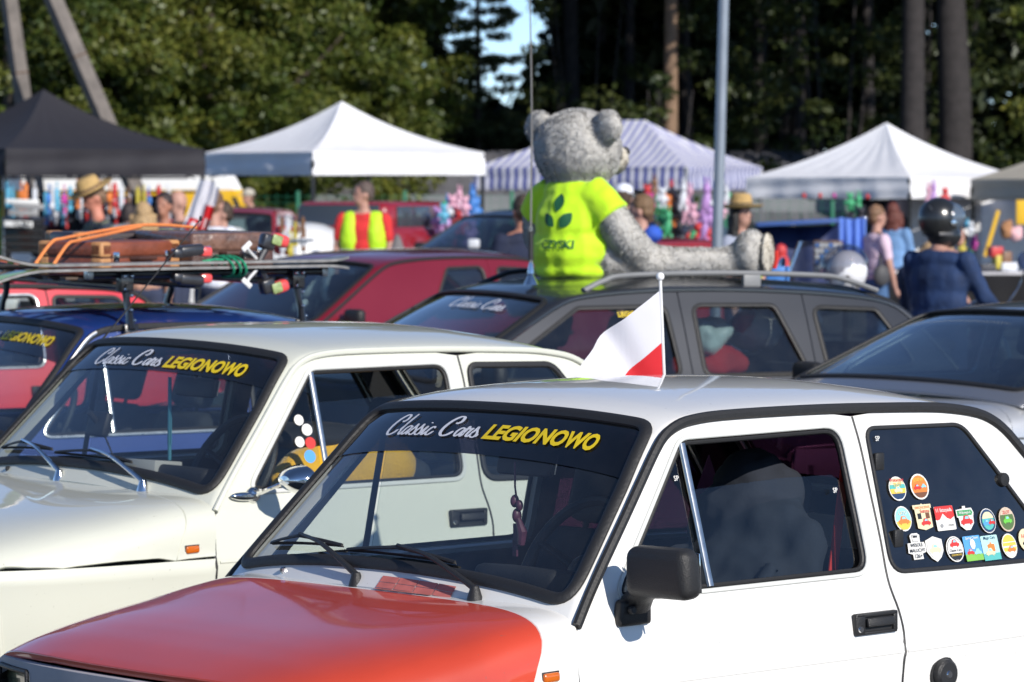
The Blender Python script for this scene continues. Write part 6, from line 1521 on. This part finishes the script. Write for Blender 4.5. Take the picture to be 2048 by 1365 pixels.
# far mass of the wood closing the view
r = random.Random(9)
cl = [(r.uniform(2.3, 34), r.uniform(98, 106), r.uniform(0, 9.5), r.uniform(1.0, 1.9)) for _ in range(850)]+[(r.uniform(-36, -2.6), r.uniform(92, 98), r.uniform(0, 9.5), r.uniform(1.0, 1.9)) for _ in range(600)]+[(r.uniform(-4, 3.0), r.uniform(97, 103), r.uniform(0, 3.7), r.uniform(.7, 1.2)) for _ in range(150)]+[(r.uniform(-5, -2.6), r.uniform(97, 103), r.uniform(0, 9), r.uniform(.8, 1.3)) for _ in range(110)]+[(r.uniform(1.0, 2.6), r.uniform(97, 103), r.uniform(0, 9), r.uniform(.6, 1.0)) for _ in range(70)]
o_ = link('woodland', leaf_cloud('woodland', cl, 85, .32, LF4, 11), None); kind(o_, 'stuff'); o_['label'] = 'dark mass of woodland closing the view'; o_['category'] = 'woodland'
# ================================================================ stalls, goods, far vehicles, scooters
PAL = [(.55, .04, .04), (.70, .20, .04), (.05, .20, .55), (.60, .62, .66), (.50, .05, .30), (.05, .35, .15), (.55, .45, .06), (.10, .38, .55), (.02, .02, .03), (.45, .25, .55), (.65, .35, .45), (.2, .1, .05)]
PM = [P('goods_colour_%s' % n, c, .5, coat=.3, var=.15, vs=20) for n, c in zip(('red', 'orange', 'blue', 'pale_grey', 'magenta', 'green', 'mustard', 'azure', 'black', 'lilac', 'pink', 'brown'), PAL)]
rg = random.Random(31)
SHP = {}
def share(key, fn):
    if key not in SHP:
        o = fn(); SHP[key] = o.data; D.objects.remove(o)
    return SHP[key]
def keyring(v, mi):
    def fn():
        b = MB().tube([(0, 0, 0), (0, 0, -.10)], .010, n=6)
        if v == 0: b.tube([(0, 0, -.03), (0, 0, -.22)], [.030, .026], n=7).ell((0, 0, -.28), (.04, .02, .05), None, 8, 6)
        elif v == 1: b.box((0, 0, -.20), (.06, .02, .22), None, .006).ell((0, 0, -.34), (.035, .035, .035), None, 8, 6)
        else: b.ell((0, 0, -.18), (.05, .03, .07), None, 8, 6).box((0, 0, -.32), (.03, .015, .10))
        return b.build('keyring', PM[mi], None)
    return share(('k', v, mi), fn)
words_c = ['red', 'orange', 'blue', 'pale grey', 'magenta', 'green', 'mustard', 'azure', 'black', 'lilac', 'pink', 'brown']
# hanging keyrings and trinkets under the black tent: strings of them from a rail
def rail(label, p0, p1):
    o = MB().tube([p0, p1], .015, n=6).build('display_rail', MBK, None); return tag(o, label, 'rail')
rail('rail for hanging trinkets under the front edge of the black tent', (-6.207, 47.000, 1.898), (-4.170, 49.500, 1.906))
ORD = ['first', 'second', 'third', 'fourth', 'fifth', 'sixth', 'seventh', 'eighth', 'ninth', 'tenth']+['%dth' % k for k in range(11, 21)]+['21st', '22nd', '23rd', '24th']
spots = [(20, 356), (30, 358), (45, 353), (55, 352), (70, 356), (95, 357), (105, 356), (115, 357), (130, 358), (138, 360), (160, 353), (176, 352), (192, 352), (203, 353), (220, 354), (232, 356), (246, 356), (260, 360), (275, 362), (290, 363), (300, 360), (322, 360), (340, 358)]
kc = [7, 7, 1, 1, 3, 2, 3, 7, 4, 7, 1, 9, 4, 0, 1, 0, 3, 11, 6, 6, 2, 0, 3]
for i, ((u, v), c) in enumerate(zip(spots, kc)):
    for j in range(3):
        Y = 47.3+.35*j; x = (u+rg.uniform(-4, 4)-1024)/7690*Y; z = 1.8086+(366-v-j*14-rg.uniform(0, 8))/7690*Y
        o = link('keyring', keyring((i+j) % 3, c if j == 0 else rg.choice([c, 3, 8, 0, 7])), None); o.location = (x, Y, z); o.rotation_euler = (0, 0, rg.uniform(0, 3))
        tag(o, '%s trinket, %s piece on the %s string from the left under the black tent' % (words_c[PM.index(o.data.materials[0])], ('top', 'middle', 'bottom')[j], ORD[i]), 'keyring', 'trinkets hanging in the %s tone' % words_c[PM.index(o.data.materials[0])])
# dark clothes on hangers at the back of the black tent
for i in range(16):
    u = 80+i*18; Y = 50.6; x = (u-1024)/7690*Y; m_ = P('garment_%d' % (i % 4), [(.012, .010, .018), (.05, .008, .02), (.012, .016, .035), (.02, .02, .022)][i % 4], .9, var=.3, vs=8, bump=.4, bs=12)
    g = share(('g', i % 4), lambda: fuse(MB().box((0, 0, -.42), (.07, .34, .78), None, .03, 3).box((0, 0, -.07), (.06, .20, .10), None, .02).ell((.02, 0, -.75), (.05, .2, .12)), 'garment', m_, None, .03, 2, .03, 7))
    o = link('garment', g, None); o.location = (x, Y, 1.70); o.rotation_euler = (0, 0, R(60)+rg.uniform(-.3, .3)); tag(o, '%s garment, %s from the left on the clothes rail of the black tent' % (['black', 'dark red', 'navy', 'charcoal'][i % 4], ORD[i]), 'garment', 'dark garments hanging in the black tent')
MB_ = MB().tube([(-6.4, 50.6, 1.72), (-4.1, 50.6, 1.72)], .015).build('clothes_rail', MBK, None); tag(MB_, 'clothes rail at the back of the black tent', 'rail')
# number plates leaning on a black rack at the far left
for i, (u, v, w_, h_) in enumerate(((38, 447, 56, 9), (48, 425, 60, 9), (58, 412, 62, 9), (46, 402, 66, 7))):
    Y = 45.5; s_ = Y/7690; o = empty('licence_plate', ['lowest white plate reading WOLSKI on the black rack', 'grey pressed plate, second from below on the rack', 'grey pressed plate, third from below on the rack', 'white plate lying on top of the rack'][i], 'plate', loc=((u-1024)*s_, Y, 1.8086+(370-v)*s_))
    MB().box((0, 0, 0), (w_*s_, .03, h_*s_*1.3), rotm(0, .04, .1), .004).build('plate_sheet', P('plate_grey' if i in (1, 2) else 'plate_white', (.25, .25, .25) if i in (1, 2) else (.70, .70, .68), .4, var=.1), o)
    if i == 0:
        V, F = font_mesh('WOLSKI', 1.0, .02); V = V-(V.max(0)+V.min(0))/2; V *= w_*s_*.85/(V[:, 0].max()*2); me = D.meshes.new('lettering'); me.from_pydata([(a, -.022, b) for a, b in V], [], F); me.materials.append(PLA); link('lettering', me, o)
rk_ = empty('display_rack', 'black tiered display rack at the left edge below the black tent', 'rack', loc=((45-1024)*.00592, 45.7, 0))
for k in range(5): MB().box((0, .1, 1.05+k*.085), (.46, .35, .05), rotm(.1, 0, 0)).build('shelf', MBK, rk_)
for s in (-1, 1): MB().box((s*.2, .1, .55), (.03, .3, 1.1)).build('leg', MBK, rk_)

# ---- toy stall under the striped tent: plush toys and balls hanging in bunches
def toy(v, mi):
    def fn():
        b = MB()
        if v == 0: b.ell((0, 0, 0), (.09, .08, .11), None, 10, 7).ell((0, 0, .15), (.075, .07, .07), None, 10, 7).ell((-.055, 0, .215), (.025, .02, .04), None, 8, 5).ell((.055, 0, .215), (.025, .02, .04), None, 8, 5).ell((-.09, 0, .02), (.03, .03, .07), rotm(0, .5, 0), 8, 5).ell((.09, 0, .02), (.03, .03, .07), rotm(0, -.5, 0), 8, 5).ell((-.045, 0, -.12), (.035, .035, .05), None, 8, 5).ell((.045, 0, -.12), (.035, .035, .05), None, 8, 5)
        elif v == 1: b.ell((0, 0, 0), (.06, .05, .14), rotm(0, .2, 0), 10, 7).ell((.01, 0, .17), (.055, .05, .075), None, 10, 7).ell((-.01, 0, .28), (.014, .014, .05), None, 6, 5).ell((.04, 0, .27), (.014, .014, .04), None, 6, 5).ell((-.05, 0, -.14), (.03, .03, .06), None, 8, 5).ell((.05, 0, -.15), (.03, .03, .06), None, 8, 5)
        else: b.ell((0, 0, 0), (.085, .085, .085), None, 12, 8).tube([(0, 0, .08), (0, 0, .13)], .02, n=6)
        return b.build('toy', PM[mi], None)
    return share(('t', v, mi), fn)
nmv = ['eared plush toy', 'long eared plush toy', 'toy ball']
TU = [1285, 1300, 1318, 1335, 1352, 1368, 1385, 1402, 1420, 1460]
SEEN = {}
def hang_toy(u, v, Y, kind_, mi, s=1.0, where='at the striped tent'):
    o = link('plush_toy', toy(kind_, mi), None); o.location = ((u-1024)/7690*Y, Y, 1.8086+(370-v)/7690*Y); o.scale = (s, s, s); o.rotation_euler = (0, 0, rg.uniform(-.6, .6))
    hgt = 'low down' if v > 465 else ('halfway up' if v > 425 else 'high up'); base_ = '%s %s %s, %s' % (words_c[mi], nmv[kind_], where, hgt)
    SEEN[base_] = SEEN.get(base_, 0)+1; lb_ = base_ if SEEN[base_] == 1 else base_.replace(', ', ', the %s such one ' % ORD[SEEN[base_]-1], 1)
    tag(o, lb_, 'toy', '%s %ss %s' % (words_c[mi], nmv[kind_], where))
for (u, v, k_, c, s) in ((1295, 395, 0, 0, 1), (1300, 412, 0, 4, 1), (1308, 385, 1, 11, 1.1), (1325, 400, 0, 3, 1), (1318, 420, 2, 6, 1.3), (1316, 415, 0, 5, .9), (1338, 418, 0, 1, 1.2), (1328, 440, 0, 5, 1.2), (1345, 440, 0, 1, .9), (1335, 455, 1, 5, 1.3), (1325, 468, 0, 1, 1), (1348, 470, 0, 11, 1), (1366, 398, 1, 3, 1.2), (1378, 408, 1, 10, 1.3), (1372, 425, 1, 10, 1.2), (1386, 432, 0, 10, 1), (1366, 442, 2, 3, 1), (1380, 452, 2, 3, .9), (1370, 462, 2, 3, 1), (1388, 470, 2, 5, 1), (1362, 478, 2, 8, 1.2), (1402, 450, 0, 9, 1.2), (1412, 405, 1, 9, 1.5), (1408, 462, 1, 9, 1.2), (1398, 480, 0, 0, 1.5), (1350, 490, 2, 7, 1), (1340, 486, 0, 11, 1), (1420, 440, 0, 9, 1.1), (1290, 440, 0, 11, 1.2), (1303, 455, 2, 2, 1), (1355, 415, 0, 8, 1.3), (1312, 486, 2, 8, 1.2), (1414, 486, 0, 0, 1.2), (1452, 400, 1, 3, 1), (1445, 425, 0, 10, .8), (1345, 385, 2, 8, 1), (1360, 455, 0, 8, 1.5), (1382, 488, 2, 5, 1.3)):
    hang_toy(u, v, 50+rg.uniform(-.6, .6), k_, c, s*.68); hang_toy(u+rg.uniform(-14, 14), v+rg.uniform(-8, 10), 51+rg.uniform(-.3, .6), rg.randrange(3), rg.choice([8, 11, 5, 0, 3, 8]), s*.6)
for (u, v, k_, c, s) in ((890, 410, 2, 5, .8), (905, 418, 0, 10, 1.2), (918, 408, 1, 10, 1.2), (930, 416, 0, 10, 1), (944, 410, 1, 2, 1.3), (952, 425, 0, 2, 1.3), (888, 432, 0, 7, 1), (878, 445, 0, 9, 1.3), (895, 452, 1, 9, 1.2), (912, 436, 0, 3, 1.2), (926, 432, 0, 3, 1), (920, 448, 0, 0, 1.3), (938, 446, 0, 2, 1.2), (908, 458, 2, 3, 1), (884, 468, 0, 9, 1.4), (900, 474, 2, 8, 1.3), (925, 470, 0, 8, 1.3), (945, 466, 0, 9, 1.1), (868, 486, 0, 9, 1.2), (890, 492, 0, 8, 1.3), (915, 492, 2, 8, 1.3), (938, 490, 0, 9, 1.3), (900, 425, 2, 3, 1), (932, 455, 2, 10, .9)):
    hang_toy(u, v, 47+rg.uniform(-.5, .5), k_, c, s*.62, 'by the white tent leg'); hang_toy(u+rg.uniform(-12, 12), v+rg.uniform(-4, 10), 47.8+rg.uniform(-.3, .6), rg.randrange(3), rg.choice([8, 9, 2, 8, 11]), s*.6, 'by the white tent leg')
# goods under the right white tent
for (u, v, k_, c, s) in ((1700, 408, 0, 5, 1), (1716, 420, 1, 5, 1.3), (1706, 438, 0, 8, 1.4), (1722, 440, 0, 8, 1.2), (1608, 393, 2, 0, .6), (1640, 393, 2, 0, .6), (1668, 393, 2, 4, .6), (1735, 395, 2, 0, .6), (1856, 400, 1, 10, 1.2), (1866, 395, 1, 9, 1.2), (1890, 398, 0, 0, 1.0), (1884, 412, 0, 0, .8), (1935, 450, 2, 7, 1), (1942, 462, 0, 3, .8), (1930, 478, 2, 8, 1), (1948, 490, 0, 4, .8), (1925, 500, 0, 6, .8), (1940, 515, 0, 5, .8), (1950, 530, 2, 0, .7), (1800, 470, 0, 3, .8), (1790, 520, 0, 4, 1.1), (1770, 500, 1, 5, .8), (1800, 500, 0, 2, 1)):
    hang_toy(u, v, 50+rg.uniform(-.5, .5), k_, c, s*.6, 'around the right white tent')
CL = {'ochre': P('ochre_cloth', (.75, .45, .03), .8, var=.05), 'tan': P('tan_plush', (.35, .17, .08), .9, var=.2), 'pinkish': P('pale_pink_plush', (.70, .42, .44), .9, var=.1)}
def soft(label, u, v, Y, r, m, cat='toy'):
    o = fuse(MB().ell((0, 0, 0), r).ell((r[0]*.5, 0, r[2]*.6), tuple(q*.6 for q in r)), 'soft_toy', m, None, max(r)*.14, 2, max(r)*.15, 9); o.location = ((u-1024)/7690*Y, Y, 1.8086+(370-v)/7690*Y); return tag(o, label, cat)
soft('tan plush toy hanging under the beige tent', 2012, 462, 46, (.08, .07, .11), CL['tan']); soft('pale pink plush toy hanging next to a tan one', 2030, 470, 46, (.09, .07, .09), CL['pinkish'])
o = MB().box((0, 0, 0), (.14, .02, .30), None, .01).build('yellow_banner', CL['ochre'], None); o.location = (6.229, 47.000, 1.464); tag(o, 'bright yellow cloth hanging at the right edge under the beige tent', 'cloth')
o = MB().box((0, 0, 0), (.05, .03, .62), rotm(0, .28, 0)).build('yellow_strut', CL['ochre'], None); o.location = (6.238, 50.000, 1.168); tag(o, 'slanting yellow strut against the white tent wall', 'strut')
# back walls and tables
def wallsheet(label, u0, u1, v0, v1, Y, m, name='side_wall', cat='tent wall', thick=.03, dy=0.0):
    x0, x1 = (u0-1024)/7690*Y, (u1-1024)/7690*Y; z0, z1 = 1.8086+(370-v1)/7690*Y, 1.8086+(370-v0)/7690*Y; z0 = max(0, z0)
    def g(u, v): return (x0+(x1-x0)*u, Y+dy*u+.03*math.sin(u*17)+.0*v, z0+(z1-z0)*v-.02*math.sin(u*3.1)*v)
    o = MB().grid(g, 24, 4).build(name, m, None); sm = o.modifiers.new('thickness', 'SOLIDIFY'); sm.thickness = thick; return tag(o, label, cat)
NVC = P('navy_canvas', (.012, .025, .10), .6, var=.1, vs=2); BLC = P('mid_blue_canvas', (.10, .20, .60), .7, var=.05)
wallsheet('dark blue canvas side of the stall behind the bear foot', 1515, 1682, 450, 620, 47, NVC)
o = MB().box((0, 0, 0), (1.05, .5, .05), rotm(0, -.05, 0), .01).build('counter_awning', P('awning_blue', (.04, .10, .32), .6), None); o.location = (3.490, 46.800, 1.346); tag(o, 'blue awning edge above the dark blue stall side', 'awning')
wallsheet('sunlit light blue cloth between the dark stall side and the woman in pink', 1682, 1728, 436, 600, 46, BLC)
wallsheet('white tent side wall behind the helmeted rider', 1822, 1965, 400, 620, 58.5, TWH); wallsheet('white tent side wall under the beige tent', 1962, 2140, 398, 620, 57.5, TWH)
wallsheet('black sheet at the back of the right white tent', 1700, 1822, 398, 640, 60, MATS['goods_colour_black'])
def table(label, u, v, Y, w, d, m, cloth=None):
    root = empty('stall_table', label, 'table', loc=((u-1024)/7690*Y, Y, 0)); z = 1.8086+(370-v)/7690*Y
    MB().box((0, 0, z), (w, d, .04), None, .008).build('table_top', m, root)
    for sx in (-1, 1):
        for sy in (-1, 1): MB().box((sx*(w/2-.04), sy*(d/2-.04), z/2-.01), (.04, .04, z-.02)).build('leg', MBK, root)
    if cloth: MB().grid(lambda a, b: (-w/2+w*a, -d/2-.012+.02*math.sin(a*31)*b, z-.01-(z-.15)*b), 40, 4).build('tablecloth_front', cloth, root)
    return root, z
PWT = P('white_table', (.55, .54, .56), .6, var=.1)
table('table with small goods behind the rider in the black helmet', 1965, 548, 45, 1.9, .8, PWT, P('black_tablecloth', (.008, .008, .010), .9, var=.2))
table('table with pink and red goods in front of the bending visitor', 1812, 545, 43, .75, .7, PWT, MATS['black_tablecloth'])
for (u, v, c, w_, h_) in ((1700, 545, 3, .10, .12), (1985, 540, 8, .35, .12), (2015, 535, 3, .2, .1), (1995, 525, 6, .1, .16), (1795, 535, 4, .15, .1), (1822, 538, 0, .12, .08), (1770, 500, 5, .07, .26), (1990, 505, 0, .15, .12), (2010, 520, 11, .12, .18)):
    Y = 44.8; o = MB().box((0, 0, h_/2), (w_, .15, h_), rotm(0, 0, .3), .012).build('box', PM[c], None); o.location = ((u-1024)/7690*Y, Y, 1.8086+(370-v)/7690*Y-h_/2); tag(o, '%s box of goods on the stall tables, %s counted from the left' % (words_c[c], ORD[sorted([1700, 1985, 2015, 1995, 1795, 1822, 1770, 1990, 2010]).index(u)]), 'box', '%s boxes of goods on the stall tables' % words_c[c])
# framed board of small items, red doll, blue crate beside the bear foot
o = empty('display_board', 'brown display board with rows of pale items in front of the dark stall', 'board', loc=(3.620, 44.000, 0.985))
MB().box((0, 0, 0), (.33, .03, .36), rotm(.1, 0, 0)).build('board', P('board_brown', (.16, .10, .07), .8, var=.3, vs=15), o)
for a in range(6):
    for b in range(5): MB().box((-.13+a*.052, -.035+b*-.004, .13-b*.065), (.035, .012, .045), rotm(.1, 0, 0)).build('card', PM[3] if (a+b) % 3 else PM[2], o)
o = fuse(MB().ell((0, 0, 0), (.10, .08, .15)).ell((0, 0, .2), (.07, .06, .08)).ell((-.07, 0, .05), (.03, .03, .09)).ell((.07, 0, .05), (.03, .03, .09)), 'doll', PM[0], None, .02, 2); o.location = (2.938, 42.000, 0.885); tag(o, 'red doll figure behind the bear foot', 'doll')
o = fuse(MB().ell((0, 0, .02), (.05, .045, .085), rotm(0, -.4, 0)).ell((-.05, 0, -.05), (.03, .03, .04)), 'white_toy', PM[3], None, .018, 2); o.location = (1.604, 24.000, 1.318); tag(o, 'white plush toy beside the sole of the bear foot', 'toy')
o = MB().box((0, 0, 0), (.11, .10, .12), None, .01).box((.062, -.01, 0), (.016, .10, .12), None, .003).build('box', PM[2], None); o.location = (1.442, 21.000, 1.303); tag(o, 'blue box with a red edge behind the roof rail of the estate', 'box')
o = MB().ell((0, 0, 0), (.045, .045, .028)).build('ball', P('lime_ball', (.50, .75, .02), .6), None); o.location = (1.283, 20.300, 1.331); tag(o, 'lime green ball behind the roof rail of the estate', 'ball')
# ---- big paper flag bundle by the boy in white (second pair of flags)
fb = empty('hand_flag', 'large furled white and red flag with a red emblem, beside the boy in white', 'flag', loc=(-2.311, 27.500, 1.449))
WC = MATS['flag_white']; RC = MATS['flag_red']
def fold(x0, x1, nm, m, y=0.0, z1=.42, sh=.16):
    MB().grid(lambda u, v: (x0+(x1-x0)*u+sh*v, y+.02*math.sin(u*9+v*2), -.02+z1*v+.02*math.sin(v*14)*u-.04*u*v), 10, 24).build(nm, m, fb)
fold(-.075, .035, 'white_cloth', WC); fold(.02, .085, 'red_cloth', RC, .02, .24, .10); fold(.045, .11, 'white_edge', WC, .04, .38, .11)
MB().tube([(.06, .05, -.5), (.17, .05, .40)], .008).build('flagpole', MBK, fb)
em = MB().box((.03, -.03, .07), (.075, .006, .11), rotm(0, .3, 0), .01).build('shield', RC, fb); MB().ell((.032, -.036, .07), (.022, .005, .034), rotm(0, .3, 0)).box((.032, -.035, .055), (.05, .004, .02), rotm(0, .3, 0)).build('white_eagle', WC, em)
# ---- far vehicles
def far_car(label, x, y, t, paint, sx=1, sz=1, prm=SED, glassm=None, **k):
    r_, c_, w_ = make_car('parked_car', label, carM(x, y, t) @ Matrix.Diagonal((sx, sx, sz, 1)), prm, paint, glassm or GLD, dict(res=.12, mirrors=True, **k), 'far parked cars behind the stalls'); return r_
def place(u, Y): return (u-1024)/7690*Y
far_car('tall red car with white chrome trimmed windows, behind the white tent leg', place(400, 48), 48, 1.42, RP2, .92, 1.10, seal=CHR)
far_car('dark navy car behind the man in the red shirt', place(745, 43.5), 43.5, .75, NAVYP, 1.0, 1.10)
far_car('white car under the left part of the black tent with dark windscreen', place(110, 37), 37, 1.25, WP2, 1.0, 1.03)
far_car('red car to the right of the navy one, mostly hidden by the maroon car', place(950, 36), 36, .75, RP2, .9, .93)
far_car('blue grey car under the striped tent', place(960, 50), 50, .6, mpaint('teal_grey_paint', (.08, .12, .15)), 1.0, 1.06)
far_car('white compact car behind the boy in white', place(455, 52), 52, .9, WP2, .9, 1.0)
# light classic with round white wings
wc = empty('vintage_car', 'vintage red car with round white front wings, left of the white tent leg', 'car', loc=(place(560, 45), 45, 0), rz=1.1)
wc.scale = (1.15, 1.15, 1.15)
ctrl = fuse(MB().ell((.45, -.62, .62), (.48, .22, .42)).ell((.3, -.62, .50), (.42, .20, .40)), 'front_wing', WP2, wc, .035, 4); fuse(MB().ell((.45, .62, .62), (.48, .22, .42)), 'front_wing', WP2, wc, .035, 4)
fuse(MB().ell((.55, 0, .80), (.70, .42, .40)).box((.6, 0, .6), (1.2, .7, .4), None, .1), 'bonnet', WP2, wc, .04, 5)
MB().box((1.9, 0, .80), (1.8, 1.30, .70), None, .14, 4).build('body', RP2, wc); MB().box((1.95, 0, 1.22), (1.45, 1.12, .36), None, .12, 4).build('cabin', RP2, wc)
MB().box((1.21, 0, 1.24), (.03, .95, .26), rotm(0, .25, 0), .01).build('windscreen', MATS['shed_window'], wc)
for s in (-1, 1): MB().box((1.9, s*.565, 1.24), (.9, .02, .22), None, .008).build('side_window', MATS['shed_window'], wc); MB().lathe([(0, -.06), (.10, -.02), (.115, .02), (.08, .035), (0, .04)], (-.02, s*.45, .80), Matrix.Rotation(-math.pi/2, 3, 'Y'), 16).build('headlight', CHR, wc)
for x in (.35, 2.5):
    for s in (-1, 1): wheel(wc, x, s*.62, .33, .15, s)
# yellow and white van
vn = empty('van', 'yellow van with a white high roof behind the black tent', 'van', loc=(place(300, 62), 62, 0), rz=.06)
YV = P('van_yellow', (.72, .42, .01), .4, coat=.6, var=.04)
def vprof(z): return np.interp(z, [.4, 1.0, 1.35, 1.62, 2.0], [1.86, 1.84, 1.76, 1.56, 1.36])
def ring(z, c=.14):
    x1 = vprof(z); return [(-2.3+c, -.85, z), (x1-c, -.85, z), (x1, -.85+c, z), (x1, .85-c, z), (x1-c, .85, z), (-2.3+c, .85, z), (-2.3, .85-c, z), (-2.3, -.85+c, z)]
def shell(zs, nm, m, cap):
    V = []; F = []
    for z in zs: V += ring(z)
    for j in range(len(zs)-1):
        for i in range(8): F.append((j*8+i, j*8+(i+1) % 8, (j+1)*8+(i+1) % 8, (j+1)*8+i))
    if cap: F.append(tuple((len(zs)-1)*8+i for i in range(8)))
    MB().add(V, F).build(nm, m, vn)
shell([.35, .8, 1.30], 'lower_body', WP2, False); shell([1.30, 1.5, 1.735], 'yellow_band', YV, False); shell([1.735, 1.85, 1.95, 1.99], 'high_roof', WP2, True)
MB().add([(1.42, -.858, 1.36), (1.52, -.858, 1.36), (1.40, -.858, 1.62), (1.33, -.858, 1.62)], [(0, 1, 2, 3)]).build('side_vent', PLA, vn)
MB().box((.95, -.855, 1.02), (1.0, .02, .26), None, .006).build('side_window', MATS['shed_window'], vn)
for x in (-1.5, 1.1):
    for s in (-1, 1): wheel(vn, x, s*.75, .33, .18, s)
# things by the vest man: black dog tent, chrome stand, white cloth
CN = P('grey_canvas', (.16, .15, .15), .9, var=.2, vs=4, bump=.6, bs=8)
o = MB().lathe([(.0, 1.32), (.03, 1.28), (.30, .55), (.45, .0)], None or (0, 0, 0), None, 9).build('folded_parasol', CN, None, ang=20); o.location = (-1.162, 39.000, 0.134); o.location.z = 0; tag(o, 'grey cloth cone draped like a tent beside the man in the red shirt', 'cover')
o = MB().tube([(0, 0, 0), (0, 0, 1.35)], .02).box((0, 0, 1.32), (.34, .30, .02)).box((0, 0, 1.05), (.34, .30, .02)).build('wire_stand', STEEL, None); o.location = (-1.929, 34.000, 0.347); o.location.z = 0; tag(o, 'wire stand with tan trinkets left of the white tent leg', 'stand')
for i in range(14):
    Y = 34; u = 568+(i % 4)*13+rg.uniform(-3, 3); v = 446+(i//4)*13+rg.uniform(-2, 2); q = link('keyring', keyring(i % 3, rg.choice([11, 6, 3])), None); q.location = ((u-1024)/7690*Y, Y-.12, 1.8086+(372-v+14)/7690*Y); q.scale = (.7, .7, .7)
    tag(q, '%s trinket on the wire stand, %s from its top left' % (words_c[PM.index(q.data.materials[0])], ORD[i]), 'keyring', '%s trinkets on the wire stand' % words_c[PM.index(q.data.materials[0])])
o = MB().box((0, 0, 0), (.11, .09, .09), None, .02, 3).build('paper_cup_box', PM[3], None); o.location = (-0.357, 36.000, 1.257); tag(o, 'small white card box at the foot of the white tent leg', 'box')
MBu = MB().box((0, 0, 0), (.17, .10, .26), rotm(0, .1, 0), .04, 3).build('red_bag', PM[0], None); MBu.location = (-2.017, 34.000, 1.320); tag(MBu, 'bright red bag hanging in front of the vintage car', 'bag')

# ---- scooters
def scooter(label, x, y, rz, paint, screen=False):
    root = empty('scooter', label, 'scooter', loc=(x, y, 0), rz=rz, group='scooters parked behind the estate')
    fuse(MB().ell((-.35, 0, .62), (.40, .17, .18)).ell((-.55, 0, .55), (.25, .19, .20)).box((.05, 0, .32), (.45, .30, .08), None, .03), 'body', paint, root, .025, 4)
    fuse(MB().ell((.35, 0, .62), (.09, .19, .36), rotm(0, -.25, 0)).ell((.30, 0, .98), (.14, .13, .10)), 'front_shield', paint, root, .02, 4)
    MB().box((-.32, 0, .80), (.62, .27, .09), rotm(0, .05, 0), .04, 3).build('saddle', PLA, root)
    MB().tube([(.22, -.33, 1.04), (.26, 0, 1.02), (.22, .33, 1.04)], .016).build('handlebar', PLA, root)
    for s in (-1, 1):
        mt_ = MB().tube(crom([(.24, s*.22, 1.05), (.28, s*.28, 1.16), (.26, s*.33, 1.26)], 4), .006).build('mirror_stalk', CHR, root)
        MB().lathe([(0, .02), (.05, .015), (.062, 0), (.058, -.006), (0, -.006)], (.26, s*.34, 1.32), rotm(0, 1.4, .2), 20).build('mirror', CHR, mt_)
    MB().lathe([(0, .03), (.06, .02), (.075, -.02)], (.40, 0, .98), rotm(0, 1.4, 0), 18).build('headlight', CHR, root)
    for x_ in (-.60, .52): wheel(root, x_, 0, .22, .11, 1)
    if screen: MB().grid(lambda u, v: (.36-.16*v+.10*(1-abs(2*u-1)**2), (2*u-1)*.22*(1-.15*v), 1.05+.42*v), 12, 8).build('windshield', GW, root)
    return root
scooter('dark scooter under the rider in the black helmet', (2.794, 24.500, 0.761)[0]+.05, 24.5, .85, P('scooter_black', (.02, .02, .02), .3, coat=1))
scooter('grey scooter with a clear windshield and a white helmet on its seat', (1.994, 23.000, 0.825)[0], 22.9, 2.6, mpaint('scooter_grey', (.12, .12, .13)), True)
hm = empty('helmet', 'white open face helmet with raised dark visor resting behind the estate', 'helmet', loc=(2.007, 23.000, 1.289))
fuse(MB().ell((0, 0, 0), (.125, .115, .13)), 'shell', P('white_shell', (.78, .78, .80), .25, coat=1, var=.03), hm, .012, 3)
MB().ell((-.02, .02, .035), (.150, .132, .125), rotm(0, -.3, 0), 22, 14).build('visor', glass('smoked_visor_glass', (.62, .62, .65), dust=.01), hm)
MB().box((-.01, -.115, -.04), (.03, .006, .03), rotm(0, .8, 0)).box((.05, -.108, -.08), (.02, .006, .03)).build('star_print', PLA, hm)
tb = MB().tube([(0, 0, -.9), (0, 0, 0)], .03).build('post', MBK, hm)
